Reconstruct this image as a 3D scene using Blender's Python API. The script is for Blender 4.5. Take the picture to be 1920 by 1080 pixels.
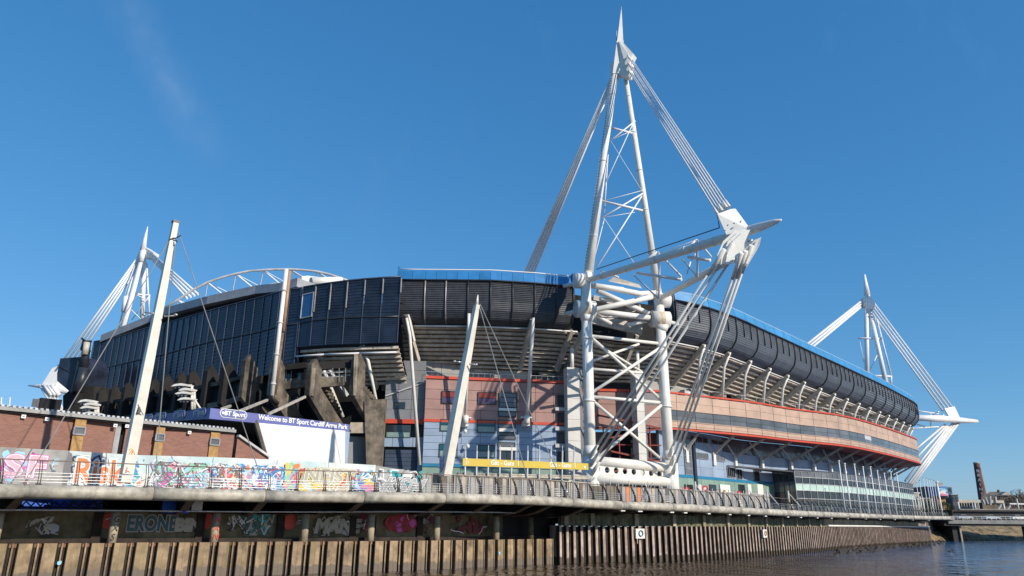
import bpy, math, random
from mathutils import Vector, Matrix
R=math.radians
random.seed(7)
for o in list(bpy.data.objects): bpy.data.objects.remove(o)
scene=bpy.context.scene
COL=scene.collection
# ------------------------------------------------------------ camera
FPX=1370.0; PITCH=math.atan(442.5/FPX); ROLL=0.0073; CZ=3.9
cam_d=bpy.data.cameras.new('camera'); cam=bpy.data.objects.new('camera',cam_d); COL.objects.link(cam)
cam_d.sensor_width=36.0; cam_d.lens=36.0*FPX/1920.0; cam_d.clip_start=0.5; cam_d.clip_end=6000
_f=Vector((0,math.cos(PITCH),math.sin(PITCH))); _u=Vector((0,-math.sin(PITCH),math.cos(PITCH))); _x=Vector((1,0,0))
_cx=_x*math.cos(ROLL)+_u*math.sin(ROLL); _cu=_u*math.cos(ROLL)-_x*math.sin(ROLL)
cam.matrix_world=Matrix(((_cx.x,_cu.x,-_f.x,0),(_cx.y,_cu.y,-_f.y,0),(_cx.z,_cu.z,-_f.z,CZ),(0,0,0,1)))
scene.camera=cam
# ------------------------------------------------------------ sky, sun, exposure
SUN_EL=R(27); SAZ=math.atan2(0.76,-0.65)      # compass angle of the sun, from +Y towards +X
world=bpy.data.worlds.new('World'); scene.world=world; world.use_nodes=True
wn=world.node_tree.nodes; wl=world.node_tree.links; wn.clear()
sky=wn.new('ShaderNodeTexSky'); sky.sky_type='NISHITA'; sky.sun_disc=False
sky.sun_elevation=SUN_EL; sky.sun_rotation=SAZ; sky.altitude=0; sky.air_density=1.0; sky.dust_density=0.25; sky.ozone_density=3.0
hs=wn.new('ShaderNodeHueSaturation'); hs.inputs['Saturation'].default_value=1.12; hs.inputs['Value'].default_value=1.0; hs.inputs['Hue'].default_value=0.502
tc=wn.new('ShaderNodeTexCoord'); mp=wn.new('ShaderNodeMapping'); mp.inputs['Scale'].default_value=(7,7,1.3); mp.inputs['Rotation'].default_value=(0,0.35,0.6)
nz=wn.new('ShaderNodeTexNoise'); nz.inputs['Scale'].default_value=1.6; nz.inputs['Detail'].default_value=7; nz.inputs['Roughness'].default_value=0.6
rp=wn.new('ShaderNodeValToRGB'); rp.color_ramp.elements[0].position=0.58; rp.color_ramp.elements[0].color=(0,0,0,1); rp.color_ramp.elements[1].position=0.85; rp.color_ramp.elements[1].color=(0.03,0.03,0.03,1)
mx=wn.new('ShaderNodeMixRGB'); mx.inputs[2].default_value=(7.5,8.2,9.2,1)
bg=wn.new('ShaderNodeBackground'); bg.inputs['Strength'].default_value=0.10; ow=wn.new('ShaderNodeOutputWorld')
wl.new(sky.outputs[0],hs.inputs['Color']); STREAK=True
wl.new(tc.outputs['Generated'],mp.inputs[0]); wl.new(mp.outputs[0],nz.inputs['Vector']); wl.new(nz.outputs['Fac'],rp.inputs[0])
sep=wn.new('ShaderNodeSeparateColor'); cmb=wn.new('ShaderNodeCombineColor'); wl.new(hs.outputs[0],sep.inputs[0])
for k,(g_,k_) in enumerate(((0.904,0.80),(0.60,1.854),(0.509,3.02))):      # clear saturated blue of a phone photograph
    pw=wn.new('ShaderNodeMath'); pw.operation='POWER'; pw.inputs[1].default_value=g_; ml=wn.new('ShaderNodeMath'); ml.operation='MULTIPLY'; ml.inputs[1].default_value=k_
    wl.new(sep.outputs[k],pw.inputs[0]); wl.new(pw.outputs[0],ml.inputs[0]); wl.new(ml.outputs[0],cmb.inputs[k])
def vecdot(v):
    d=wn.new('ShaderNodeVectorMath'); d.operation='DOT_PRODUCT'; d.inputs[1].default_value=v; wl.new(tc.outputs['Generated'],d.inputs[0]); return d.outputs['Value']
def wm(op,a,b=None,c=None):
    m_=wn.new('ShaderNodeMath'); m_.operation=op
    for q,v in enumerate((a,b,c)):
        if v is None: continue
        if isinstance(v,(int,float)): m_.inputs[q].default_value=v
        else: wl.new(v,m_.inputs[q])
    m_.use_clamp=(op=='SUBTRACT' or op=='MULTIPLY_ADD'); return m_.outputs[0]
# one faint long wisp of cirrus crossing the upper left sky
_c1=(-0.4441,0.6941,0.5665); _c2=(-0.3871,0.8027,0.4538)
_v1=Vector(_c1).normalized(); _v2=Vector(_c2).normalized(); _n=_v1.cross(_v2).normalized(); _m=(_v1+_v2).normalized()
across=wm('SUBTRACT',1.0,wm('MULTIPLY',wm('ABSOLUTE',vecdot(_n)),30.0)); along=wm('MULTIPLY_ADD',vecdot(_m),120.0,-119.0)
nz2=wn.new('ShaderNodeTexNoise'); nz2.inputs['Scale'].default_value=26; nz2.inputs['Detail'].default_value=8; wl.new(tc.outputs['Generated'],nz2.inputs['Vector'])
wisp=wm('MULTIPLY',wm('MULTIPLY',across,along),wm('MULTIPLY',wm('MULTIPLY_ADD',nz2.outputs['Fac'],2.2,-0.6),0.10))
tot=wm('ADD',wisp,rp.outputs[0]); wl.new(tot,mx.inputs[0]); wl.new(cmb.outputs[0],mx.inputs[1]); wl.new(mx.outputs[0],bg.inputs[0]); wl.new(bg.outputs[0],ow.inputs[0])
sun_d=bpy.data.lights.new('sun','SUN'); sun_d.energy=4.6; sun_d.angle=R(0.53); sun_d.color=(1.0,0.90,0.76)
sun=bpy.data.objects.new('sun',sun_d); COL.objects.link(sun)
SV=Vector((math.sin(SAZ)*math.cos(SUN_EL),math.cos(SAZ)*math.cos(SUN_EL),math.sin(SUN_EL)))
sun.rotation_euler=SV.to_track_quat('Z','Y').to_euler()
scene.view_settings.view_transform='Standard'; scene.view_settings.look='None'; scene.view_settings.gamma=1.0
scene.view_settings.use_curve_mapping=False; scene.view_settings.exposure=0.0
# ------------------------------------------------------------ survey helpers (sight lines of the photograph met with a distance or a height)
def _ray(x,y):
    d=_cx*((x-960)/FPX)+_cu*((540-y)/FPX)+_f
    return d
def A(x,y,Y):
    d=_ray(x,y); k=Y/d.y; return Vector((d.x*k,Y,d.z*k+CZ))
def Zp(x,y,z):
    d=_ray(x,y); k=(z-CZ)/d.z; return Vector((d.x*k,d.y*k,z))
def prj(p):
    q=Vector(p)-Vector((0,0,CZ)); d=q.dot(_f); return (960+FPX*q.dot(_cx)/d, 540-FPX*q.dot(_cu)/d)
def zfor(p,y):          # height above point p (x,y) whose picture row is y
    lo,hi=-5,150
    for _ in range(40):
        m=(lo+hi)/2
        if prj((p[0],p[1],m))[1]>y: lo=m
        else: hi=m
    return (lo+hi)/2
def onwall(x,y,a,b):    # sight line met with the vertical plane through plan points a,b
    d=_ray(x,y); n=Vector((b[1]-a[1],-(b[0]-a[0]),0)); k=(n.x*a[0]+n.y*a[1])/(n.x*d.x+n.y*d.y)
    return Vector((d.x*k,d.y*k,d.z*k+CZ))
# ------------------------------------------------------------ materials
def mat(name,col,rough=0.6,metal=0.0,var=0.12,scale=0.6,bump=0.0,bscale=8.0,stain=None,stain_amt=0.0,sscale=0.35,sstretch=(1,1,0.25),col2=None,rnd=0.0,spec=0.5):
    m=bpy.data.materials.new(name); m.use_nodes=True; nt=m.node_tree; n=nt.nodes; l=nt.links
    b=n['Principled BSDF']; b.inputs['Roughness'].default_value=rough; b.inputs['Metallic'].default_value=metal
    b.inputs['Specular IOR Level'].default_value=spec
    g=n.new('ShaderNodeNewGeometry')
    t=n.new('ShaderNodeTexNoise'); t.inputs['Scale'].default_value=scale; t.inputs['Detail'].default_value=8; t.inputs['Roughness'].default_value=0.62
    l.new(g.outputs['Position'],t.inputs['Vector'])
    mixc=n.new('ShaderNodeMixRGB'); c=Vector(col)
    c2=Vector(col2) if col2 else c*(1-2.2*var); c1=c if col2 else c*(1+1.3*var)
    mixc.inputs[1].default_value=(*c2,1); mixc.inputs[2].default_value=(*[min(v,0.95) for v in c1],1)
    r=n.new('ShaderNodeMapRange'); r.inputs[1].default_value=0.33; r.inputs[2].default_value=0.67
    l.new(t.outputs['Fac'],r.inputs[0]); l.new(r.outputs[0],mixc.inputs[0]); out=mixc.outputs[0]
    if stain:
        mp=n.new('ShaderNodeMapping'); mp.inputs['Scale'].default_value=sstretch
        t2=n.new('ShaderNodeTexNoise'); t2.inputs['Scale'].default_value=sscale; t2.inputs['Detail'].default_value=9; t2.inputs['Roughness'].default_value=0.7
        l.new(g.outputs['Position'],mp.inputs[0]); l.new(mp.outputs[0],t2.inputs['Vector'])
        r2=n.new('ShaderNodeMapRange'); r2.inputs[1].default_value=0.66-0.3*stain_amt; r2.inputs[2].default_value=0.78-0.2*stain_amt; r2.inputs[4].default_value=min(1,0.35+0.6*stain_amt)
        l.new(t2.outputs['Fac'],r2.inputs[0])
        m2=n.new('ShaderNodeMixRGB'); l.new(r2.outputs[0],m2.inputs[0]); l.new(out,m2.inputs[1]); m2.inputs[2].default_value=(*stain,1); out=m2.outputs[0]
    if rnd:
        oi=n.new('ShaderNodeObjectInfo'); h=n.new('ShaderNodeHueSaturation'); rr=n.new('ShaderNodeMapRange')
        rr.inputs[3].default_value=1-rnd; rr.inputs[4].default_value=1+rnd
        l.new(oi.outputs['Random'],rr.inputs[0]); l.new(rr.outputs[0],h.inputs['Value']); l.new(out,h.inputs['Color']); out=h.outputs[0]
    l.new(out,b.inputs['Base Color'])
    rv=n.new('ShaderNodeMapRange'); rv.inputs[3].default_value=max(0.02,rough-0.12); rv.inputs[4].default_value=min(1,rough+0.12); l.new(t.outputs['Fac'],rv.inputs[0]); l.new(rv.outputs[0],b.inputs['Roughness'])
    if bump:
        t3=n.new('ShaderNodeTexNoise'); t3.inputs['Scale'].default_value=bscale; t3.inputs['Detail'].default_value=6
        l.new(g.outputs['Position'],t3.inputs['Vector'])
        bp=n.new('ShaderNodeBump'); bp.inputs['Strength'].default_value=min(1,bump); bp.inputs['Distance'].default_value=0.06
        l.new(t3.outputs['Fac'],bp.inputs['Height']); l.new(bp.outputs[0],b.inputs['Normal'])
    return m
M={}
rust=(0.30,0.15,0.06)
M['white']=mat('white_painted_steel',(0.79,0.77,0.71),0.42,var=0.04,scale=0.5,stain=(0.42,0.31,0.19),stain_amt=0.27,sscale=0.8,bump=0.08,bscale=3)
M['white_far']=mat('white_steel_plain',(0.80,0.80,0.79),0.45,var=0.03)
M['cable']=mat('white_cable_tube',(0.70,0.70,0.69),0.35,var=0.06,scale=1.5)
M['cream']=mat('cream_mast_paint',(0.76,0.73,0.64),0.45,var=0.06,scale=0.8,stain=(0.42,0.38,0.30),stain_amt=0.3,sscale=0.9,bump=0.1)
M['wire']=mat('steel_wire',(0.45,0.42,0.37),0.4,metal=0.5,var=0.1)
M['darkwire']=mat('dark_wire',(0.05,0.05,0.06),0.6)
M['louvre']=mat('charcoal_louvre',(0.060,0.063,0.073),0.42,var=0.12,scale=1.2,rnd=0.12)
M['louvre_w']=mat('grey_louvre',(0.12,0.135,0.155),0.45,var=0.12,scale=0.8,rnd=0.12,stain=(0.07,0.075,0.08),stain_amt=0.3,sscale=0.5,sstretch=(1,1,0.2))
M['rib']=mat('dark_rib',(0.03,0.035,0.045),0.4)
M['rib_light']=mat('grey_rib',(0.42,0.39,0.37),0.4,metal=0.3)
M['navy']=mat('navy_panel',(0.019,0.028,0.052),0.33,var=0.25,scale=0.35,rnd=0.35,spec=0.5)
M['navy_rib']=mat('navy_rib',(0.055,0.07,0.11),0.45)
M['blue']=mat('blue_fascia',(0.035,0.20,0.46),0.35,var=0.08,scale=0.5,rnd=0.10)
M['blue_pale']=mat('sky_blue_fascia',(0.065,0.27,0.52),0.3,var=0.06,scale=0.5,rnd=0.06)
M['step']=mat('precast_step',(0.58,0.51,0.42),0.8,var=0.16,scale=0.9,stain=(0.13,0.11,0.09),stain_amt=0.35,rnd=0.10,bump=0.2)
M['raker']=mat('pale_concrete_beam',(0.52,0.48,0.41),0.8,var=0.12,scale=1.0,stain=(0.18,0.16,0.13),stain_amt=0.35,bump=0.2)
M['oldconc']=mat('weathered_concrete',(0.175,0.145,0.11),0.9,var=0.30,scale=0.8,stain=(0.022,0.019,0.017),stain_amt=0.75,sscale=0.35,bump=0.6,bscale=4)
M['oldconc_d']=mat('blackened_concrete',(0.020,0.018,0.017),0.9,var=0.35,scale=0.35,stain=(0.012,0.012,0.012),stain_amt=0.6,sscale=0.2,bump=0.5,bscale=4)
M['oldconc_l']=mat('bare_concrete',(0.38,0.32,0.235),0.9,var=0.2,scale=0.8,stain=(0.10,0.085,0.06),stain_amt=0.45,bump=0.6,bscale=4)
M['red']=mat('dusty_red_panel',(0.40,0.235,0.20),0.5,var=0.07,scale=0.4,rnd=0.08,stain=(0.30,0.17,0.15),stain_amt=0.35,sscale=0.5,sstretch=(1,1,0.2))
M['tan']=mat('salmon_panel',(0.52,0.36,0.265),0.5,var=0.07,scale=0.4,rnd=0.08,stain=(0.42,0.27,0.19),stain_amt=0.35,sscale=0.4,sstretch=(1,1,0.3))
M['redstrip']=mat('bright_red_strip',(0.62,0.075,0.035),0.45,var=0.05)
M['soffit']=mat('red_soffit',(0.36,0.045,0.035),0.5,var=0.10)
M['bluepan']=mat('pale_blue_panel',(0.30,0.385,0.51),0.45,var=0.06,scale=0.4,rnd=0.08,stain=(0.22,0.28,0.38),stain_amt=0.3,sscale=0.5,sstretch=(1,1,0.2))
M['greypan']=mat('grey_panel',(0.23,0.235,0.25),0.55,var=0.06,scale=0.4,rnd=0.06)
M['greylt']=mat('light_grey_wall',(0.36,0.35,0.33),0.7,var=0.08,scale=0.5)
M['pier']=mat('pale_pier_tiles',(0.62,0.61,0.57),0.6,var=0.05,rnd=0.05)
M['green']=mat('muted_green_panel',(0.22,0.33,0.27),0.5,var=0.06,rnd=0.05)
M['teal']=mat('teal_strip',(0.02,0.20,0.36),0.45,var=0.05)
M['glass']=mat('dark_glass',(0.030,0.038,0.045),0.08,var=0.2,scale=0.4,rnd=0.3,spec=0.8)
M['glass_g']=mat('grey_tinted_glass',(0.13,0.135,0.14),0.12,var=0.15,scale=0.3,rnd=0.22,spec=0.8)
M['mint']=mat('mint_spandrel',(0.50,0.66,0.58),0.25,var=0.05,rnd=0.05)
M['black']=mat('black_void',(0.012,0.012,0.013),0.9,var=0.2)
M['frame']=mat('window_frame',(0.30,0.31,0.32),0.5)
M['alu']=mat('aluminium_rail',(0.55,0.55,0.54),0.35,metal=0.6,var=0.08,scale=2)
M['rail_top']=mat('bronze_handrail',(0.20,0.13,0.09),0.5,var=0.2,scale=2)
M['post']=mat('dark_rail_post',(0.035,0.03,0.028),0.55,var=0.2,rnd=0.1)
M['pipe']=mat('weathered_steel_edge',(0.50,0.46,0.38),0.55,metal=0.0,var=0.20,scale=1.3,stain=(0.20,0.17,0.12),stain_amt=0.45,sscale=0.9,sstretch=(1,1,0.5),rnd=0.12,bump=0.3,bscale=3)
M['soffit_d']=mat('dark_deck_steel',(0.035,0.032,0.030),0.8,var=0.3)
M['brown_steel']=mat('brown_steel',(0.16,0.13,0.10),0.6,var=0.2)
M['deck']=mat('boardwalk_timber',(0.25,0.21,0.17),0.8,var=0.2,scale=3)
M['pile']=mat('tan_sheet_pile',(0.345,0.245,0.15),0.75,var=0.28,scale=0.9,stain=(0.20,0.16,0.07),stain_amt=0.65,sscale=1.1,bump=0.35,bscale=5,rnd=0.16)
M['pile_in']=mat('rusted_sheet_pile',(0.034,0.024,0.018),0.85,var=0.35,scale=1.5,bump=0.3,rnd=0.2)  # near-black rust with the shade of the pile recesses put into its colour
M['pile_r']=mat('mauve_rust_pile',(0.50,0.39,0.33),0.75,var=0.20,scale=1.1,stain=(0.14,0.08,0.05),stain_amt=0.5,sscale=0.9,bump=0.3,bscale=5,rnd=0.16)
M['cap']=mat('rust_capping',(0.22,0.115,0.07),0.8,var=0.25,scale=2,bump=0.3)
M['moss']=mat('mossy_concrete',(0.21,0.20,0.13),0.95,scale=1.6,stain=(0.055,0.065,0.018),stain_amt=0.75,sscale=1.6,sstretch=(1,1,0.18),var=0.25,bump=0.5,bscale=3)
M['pilaster']=mat('stained_pilaster',(0.42,0.36,0.26),0.9,var=0.18,scale=1.2,stain=(0.20,0.17,0.10),stain_amt=0.4,bump=0.4)
M['underwall']=mat('stained_river_wall',(0.19,0.16,0.09),0.95,var=0.3,scale=0.5,stain=(0.045,0.05,0.022),stain_amt=0.6,sscale=0.4,bump=0.6,bscale=3)
M['hoard']=mat('weathered_hoarding',(0.36,0.33,0.30),0.85,var=0.16,scale=0.8,stain=(0.20,0.13,0.10),stain_amt=0.4,sscale=0.6,sstretch=(1,1,0.1),rnd=0.22)
M['shutter']=mat('blue_grey_shutter',(0.055,0.08,0.13),0.5)
M['rustpaint']=mat('rust_stained_paint',(0.74,0.68,0.56),0.6,var=0.08,scale=1.5,stain=(0.46,0.26,0.09),stain_amt=0.75,sscale=1.2,bump=0.2)
M['hblue']=mat('blue_hoarding',(0.03,0.13,0.62),0.5)
M['bird']=mat('white_plastic',(0.75,0.76,0.78),0.5)
M['yellow']=mat('yellow_sign',(0.60,0.44,0.05),0.45,var=0.05)
M['wtext']=mat('white_lettering',(0.82,0.82,0.80),0.5,var=0.02)
M['navysign']=mat('navy_sign',(0.055,0.075,0.25),0.45,var=0.06)  # darker copy, the side fascia's shade put into the paint
M['navysign2']=mat('indigo_sign',(0.10,0.12,0.36),0.45,var=0.06)  # lighter copy, sunlight on the front fascia put into the paint
M['board']=mat('white_board',(0.80,0.785,0.72),0.6,var=0.03,scale=0.3,stain=(0.66,0.63,0.55),stain_amt=0.3,sscale=0.2)
M['ybrick']=mat('yellow_brick',(0.44,0.26,0.10),0.85,var=0.14,scale=3)
M['coping']=mat('grey_coping',(0.34,0.33,0.32),0.6,var=0.1)
M['lightgrey']=mat('light_grey_metal',(0.55,0.55,0.54),0.5)
M['roofgrey']=mat('roof_grey',(0.36,0.37,0.39),0.6,var=0.1)
M['redsteel']=mat('oxide_red_steel',(0.26,0.05,0.04),0.6)
M['asph']=mat('ground_paving',(0.13,0.125,0.12),0.9,var=0.15)
M['bank']=mat('rubble_bank',(0.27,0.20,0.11),0.95,var=0.35,scale=0.5,bump=1.0,bscale=1.2)
M['mud']=mat('wet_mud',(0.06,0.045,0.028),0.6,var=0.3,scale=0.6,bump=0.8,bscale=1.0)
M['chimney']=mat('chimney_brick',(0.16,0.075,0.06),0.9,var=0.15,scale=0.4,rnd=0.05)
M['farbrown']=mat('far_brown_masonry',(0.17,0.135,0.10),0.9,var=0.25,scale=0.15)
M['fartan']=mat('far_tan_wall',(0.45,0.40,0.33),0.9,var=0.15,scale=0.2)
M['fardark']=mat('far_dark_cladding',(0.045,0.05,0.065),0.5,var=0.2,scale=0.2)
M['farglass']=mat('far_blue_glass',(0.09,0.13,0.17),0.15,var=0.2,scale=0.2)
M['bridge']=mat('bridge_deck_edge',(0.24,0.235,0.22),0.75,var=0.15,scale=0.5)
M['bridge_d']=mat('dark_railway_girder',(0.035,0.033,0.033),0.8,var=0.2)
M['bark']=mat('bark',(0.12,0.085,0.055),0.9,var=0.2)
M['leaf']=mat('evergreen_leaf',(0.055,0.085,0.022),0.8,var=0.3,scale=2)
M['twig']=mat('twig_brown',(0.16,0.12,0.085),0.9,var=0.2)
M['carpaint']=mat('silver_car_paint',(0.55,0.57,0.60),0.25,metal=0.3)
M['tyre']=mat('tyre',(0.02,0.02,0.02),0.9)
M['red_roundel']=mat('red_roundel',(0.65,0.03,0.04),0.5)
def tide(m,col,z0,z1,wob):      # silt left by the water on the lowest part of the river wall
    nt=m.node_tree; n=nt.nodes; l=nt.links; b=n['Principled BSDF']; old=b.inputs['Base Color'].links[0].from_socket
    g=n.new('ShaderNodeNewGeometry'); s=n.new('ShaderNodeSeparateXYZ'); l.new(g.outputs['Position'],s.inputs[0])
    t=n.new('ShaderNodeTexNoise'); t.inputs['Scale'].default_value=1.6; t.inputs['Detail'].default_value=6; l.new(g.outputs['Position'],t.inputs['Vector'])
    a=n.new('ShaderNodeMath'); a.operation='MULTIPLY_ADD'; a.inputs[1].default_value=wob; l.new(t.outputs['Fac'],a.inputs[0]); l.new(s.outputs['Z'],a.inputs[2])
    r=n.new('ShaderNodeMapRange'); r.inputs[1].default_value=z0+wob*.5; r.inputs[2].default_value=z1+wob*.5; r.inputs[3].default_value=1; r.inputs[4].default_value=0; l.new(a.outputs[0],r.inputs[0])
    x=n.new('ShaderNodeMixRGB'); l.new(r.outputs[0],x.inputs[0]); l.new(old,x.inputs[1]); x.inputs[2].default_value=(*col,1); l.new(x.outputs[0],b.inputs['Base Color'])
tide(M['pile'],(0.17,0.135,0.10),0.62,0.70,1.1); tide(M['pile_r'],(0.12,0.09,0.06),0.55,0.7,.9)
# ------------------------------------------------------------ mesh builder
class MB:
    def __init__(s): s.v=[]; s.f=[]; s.sm=[]; s.mi=[]
    def face(s,pts,smooth=False,mi=0):
        i=len(s.v); s.v+= [Vector(p) for p in pts]; s.f.append(list(range(i,i+len(pts)))); s.sm.append(smooth); s.mi.append(mi)
    def hexa(s,b,t,mi=0):       # b,t four points each
        i=len(s.v); s.v+=[Vector(p) for p in b]+[Vector(p) for p in t]
        for q in ((3,2,1,0),(4,5,6,7),(0,1,5,4),(1,2,6,5),(2,3,7,6),(3,0,4,7)):
            s.f.append([i+k for k in q]); s.sm.append(False); s.mi.append(mi)
        return s
    def slab(s,a,b,z0,z1,th,mi=0,off=0.0):   # wall between plan points a,b, thickness th to the far side, off = shift outward
        a=Vector((a[0],a[1],0)); b=Vector((b[0],b[1],0)); d=(b-a).normalized(); n=Vector((d.y,-d.x,0))   # n: towards the viewer when a is left of b
        a0=a+n*off; b0=b+n*off
        P=lambda p,z:Vector((p.x,p.y,z))
        za0,zb0=(z0 if isinstance(z0,tuple) else (z0,z0)); za1,zb1=(z1 if isinstance(z1,tuple) else (z1,z1))
        return s.hexa([P(a0,za0),P(b0,zb0),P(b0-n*th,zb0),P(a0-n*th,za0)],[P(a0,za1),P(b0,zb1),P(b0-n*th,zb1),P(a0-n*th,za1)],mi)
    def tube(s,a,b,r0,r1=None,n=10,cap=True,mi=0):
        a=Vector(a); b=Vector(b); r1=r0 if r1 is None else r1
        d=(b-a); 
        if d.length<1e-6: return s
        d.normalize(); x=d.orthogonal().normalized(); y=d.cross(x); i=len(s.v)
        for k in range(n):
            t=2*math.pi*k/n; w=x*math.cos(t)+y*math.sin(t); s.v.append(a+w*r0); s.v.append(b+w*r1)
        for k in range(n):
            j=(k+1)%n; s.f.append([i+2*k,i+2*j,i+2*j+1,i+2*k+1]); s.sm.append(n>5); s.mi.append(mi)
        if cap:
            s.f.append([i+2*k for k in range(n-1,-1,-1)]); s.sm.append(False); s.mi.append(mi)
            s.f.append([i+2*k+1 for k in range(n)]); s.sm.append(False); s.mi.append(mi)
        return s
    def pipe(s,pts,rs,n=10,mi=0):
        pts=[Vector(p) for p in pts]; m=len(pts)
        if not isinstance(rs,(list,tuple)): rs=[rs]*m
        i=len(s.v); x=None
        for k,p in enumerate(pts):
            d=((pts[min(k+1,m-1)]-p).normalized()+(p-pts[max(k-1,0)]).normalized()).normalized()
            if x is None: x=d.orthogonal().normalized()
            x=(x-d*x.dot(d)).normalized(); y=d.cross(x)
            for q in range(n):
                t=2*math.pi*q/n; s.v.append(p+(x*math.cos(t)+y*math.sin(t))*rs[k])
        for k in range(m-1):
            for q in range(n):
                j=(q+1)%n; s.f.append([i+k*n+q,i+k*n+j,i+(k+1)*n+j,i+(k+1)*n+q]); s.sm.append(True); s.mi.append(mi)
        s.f.append([i+q for q in range(n-1,-1,-1)]); s.sm.append(False); s.mi.append(mi)
        s.f.append([i+(m-1)*n+q for q in range(n)]); s.sm.append(False); s.mi.append(mi)
        return s
    def bar(s,a,b,w,h,up=(0,0,1),w1=None,h1=None,mi=0):   # box beam; w sideways, h along up
        a=Vector(a); b=Vector(b); d=(b-a).normalized(); u=Vector(up); x=d.cross(u)
        if x.length<1e-4: x=d.cross(Vector((1,0,0)))
        x.normalize(); u=x.cross(d).normalized(); w1=w if w1 is None else w1; h1=h if h1 is None else h1
        q=lambda p,w,h:[p-x*w/2-u*h/2,p+x*w/2-u*h/2,p+x*w/2+u*h/2,p-x*w/2+u*h/2]
        A_=q(a,w,h); B_=q(b,w1,h1); return s.hexa(A_,B_,mi)
    def prism(s,poly,off,mi=0):   # polygon (list of points) extruded by vector off
        off=Vector(off); i=len(s.v); n=len(poly); s.v+=[Vector(p) for p in poly]+[Vector(p)+off for p in poly]
        s.f.append([i+k for k in range(n-1,-1,-1)]); s.f.append([i+n+k for k in range(n)])
        s.sm+= [False,False]; s.mi+=[mi,mi]
        for k in range(n):
            j=(k+1)%n; s.f.append([i+k,i+j,i+n+j,i+n+k]); s.sm.append(False); s.mi.append(mi)
        return s
    def box(s,c,sx,sy,sz,rot=0.0,mi=0):
        c=Vector(c); ca,sa=math.cos(rot),math.sin(rot)
        P=lambda x,y,z:Vector((c.x+x*ca-y*sa,c.y+x*sa+y*ca,c.z+z)); x,y,z=sx/2,sy/2,sz/2
        return s.hexa([P(-x,-y,-z),P(x,-y,-z),P(x,y,-z),P(-x,y,-z)],[P(-x,-y,z),P(x,-y,z),P(x,y,z),P(-x,y,z)],mi)
    def ball(s,c,rx,ry,rz,n=10,mi=0):
        c=Vector(c); i=len(s.v); m=n//2
        for a in range(m+1):
            ph=math.pi*a/m
            for b in range(n):
                t=2*math.pi*b/n; s.v.append(c+Vector((rx*math.sin(ph)*math.cos(t),ry*math.sin(ph)*math.sin(t),rz*math.cos(ph))))
        for a in range(m):
            for b in range(n):
                j=(b+1)%n; s.f.append([i+a*n+b,i+(a+1)*n+b,i+(a+1)*n+j,i+a*n+j]); s.sm.append(True); s.mi.append(mi)
        return s
    def mesh(s,name,mats,origin):
        me=bpy.data.meshes.new(name); o=Vector(origin)
        me.from_pydata([tuple(v-o) for v in s.v],[],s.f)
        for m in (mats if isinstance(mats,(list,tuple)) else [mats]): me.materials.append(M[m] if isinstance(m,str) else m)
        me.polygons.foreach_set('use_smooth',s.sm)
        if any(s.mi): me.polygons.foreach_set('material_index',s.mi)
        me.validate(); me.update(); return me
    def build(s,name,mats,parent=None,**props):
        if parent is not None:
            o_=origin_of(parent); me=s.mesh(name,mats,o_); ob=bpy.data.objects.new(name,me); COL.objects.link(ob); ob.parent=parent; ORG[ob.name]=o_
        else:
            lo=[min(v[k] for v in s.v) for k in range(3)]; hi=[max(v[k] for v in s.v) for k in range(3)]
            o_=Vector(((lo[0]+hi[0])/2,(lo[1]+hi[1])/2,lo[2])) if props.get('kind')!='structure' else Vector((0,0,0))
            me=s.mesh(name,mats,o_); ob=bpy.data.objects.new(name,me); COL.objects.link(ob); ob.location=o_; ORG[ob.name]=o_
        for k,v in props.items(): ob[k]=v
        return ob
ORG={}
def origin_of(ob): return ORG[ob.name]
def thing(name,loc,label,cat,group=None):
    e=bpy.data.objects.new(name,None); COL.objects.link(e); e.location=Vector(loc); e.empty_display_size=0.3; ORG[e.name]=Vector(loc)
    e['label']=label; e['category']=cat
    if group: e['group']=group
    return e
def structure(mb,name,m): return mb.build(name,m,None,kind='structure')
def smoothpath(pts,step):     # Catmull-Rom through points (any dimension), resampled at equal steps
    P=[Vector(p) for p in pts]; out=[]
    for i in range(len(P)-1):
        p0=P[max(i-1,0)]; p1=P[i]; p2=P[i+1]; p3=P[min(i+2,len(P)-1)]
        for k in range(24):
            t=k/24; out.append(0.5*((2*p1)+(p2-p0)*t+(2*p0-5*p1+4*p2-p3)*t*t+(3*p1-p0-3*p2+p3)*t**3))
    out.append(P[-1])
    L=[0]
    for a,b in zip(out,out[1:]): L.append(L[-1]+((b-a).xy.length))
    n=max(1,round(L[-1]/step)); res=[]; j=0
    for k in range(n+1):
        d=L[-1]*k/n
        while j<len(L)-2 and L[j+1]<d: j+=1
        t=(d-L[j])/max(1e-9,L[j+1]-L[j]); res.append(out[j].lerp(out[j+1],min(1,t)))
    return res
def normals(path):            # towards the right-hand side of travel reversed: outward = viewer side for left-to-right paths
    N=[]
    for k in range(len(path)):
        d=(path[min(k+1,len(path)-1)]-path[max(k-1,0)]); d=Vector((d.x,d.y,0)).normalized(); N.append(Vector((d.y,-d.x,0)))
    return N
def text_mesh(body,size,bold=0.0,shear=0.0,spacing=1.0,extr=0.0,align='LEFT',ywid=1.0):
    cu=bpy.data.curves.new('t','FONT'); cu.body=body; cu.size=size; cu.offset=bold; cu.shear=shear; cu.space_character=spacing; cu.extrude=extr; cu.align_x=align; cu.resolution_u=3
    ob=bpy.data.objects.new('t',cu); COL.objects.link(ob); dg=bpy.context.evaluated_depsgraph_get(); dg.update()
    me=bpy.data.meshes.new_from_object(ob.evaluated_get(dg)); bpy.data.objects.remove(ob); bpy.data.curves.remove(cu); return me
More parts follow.
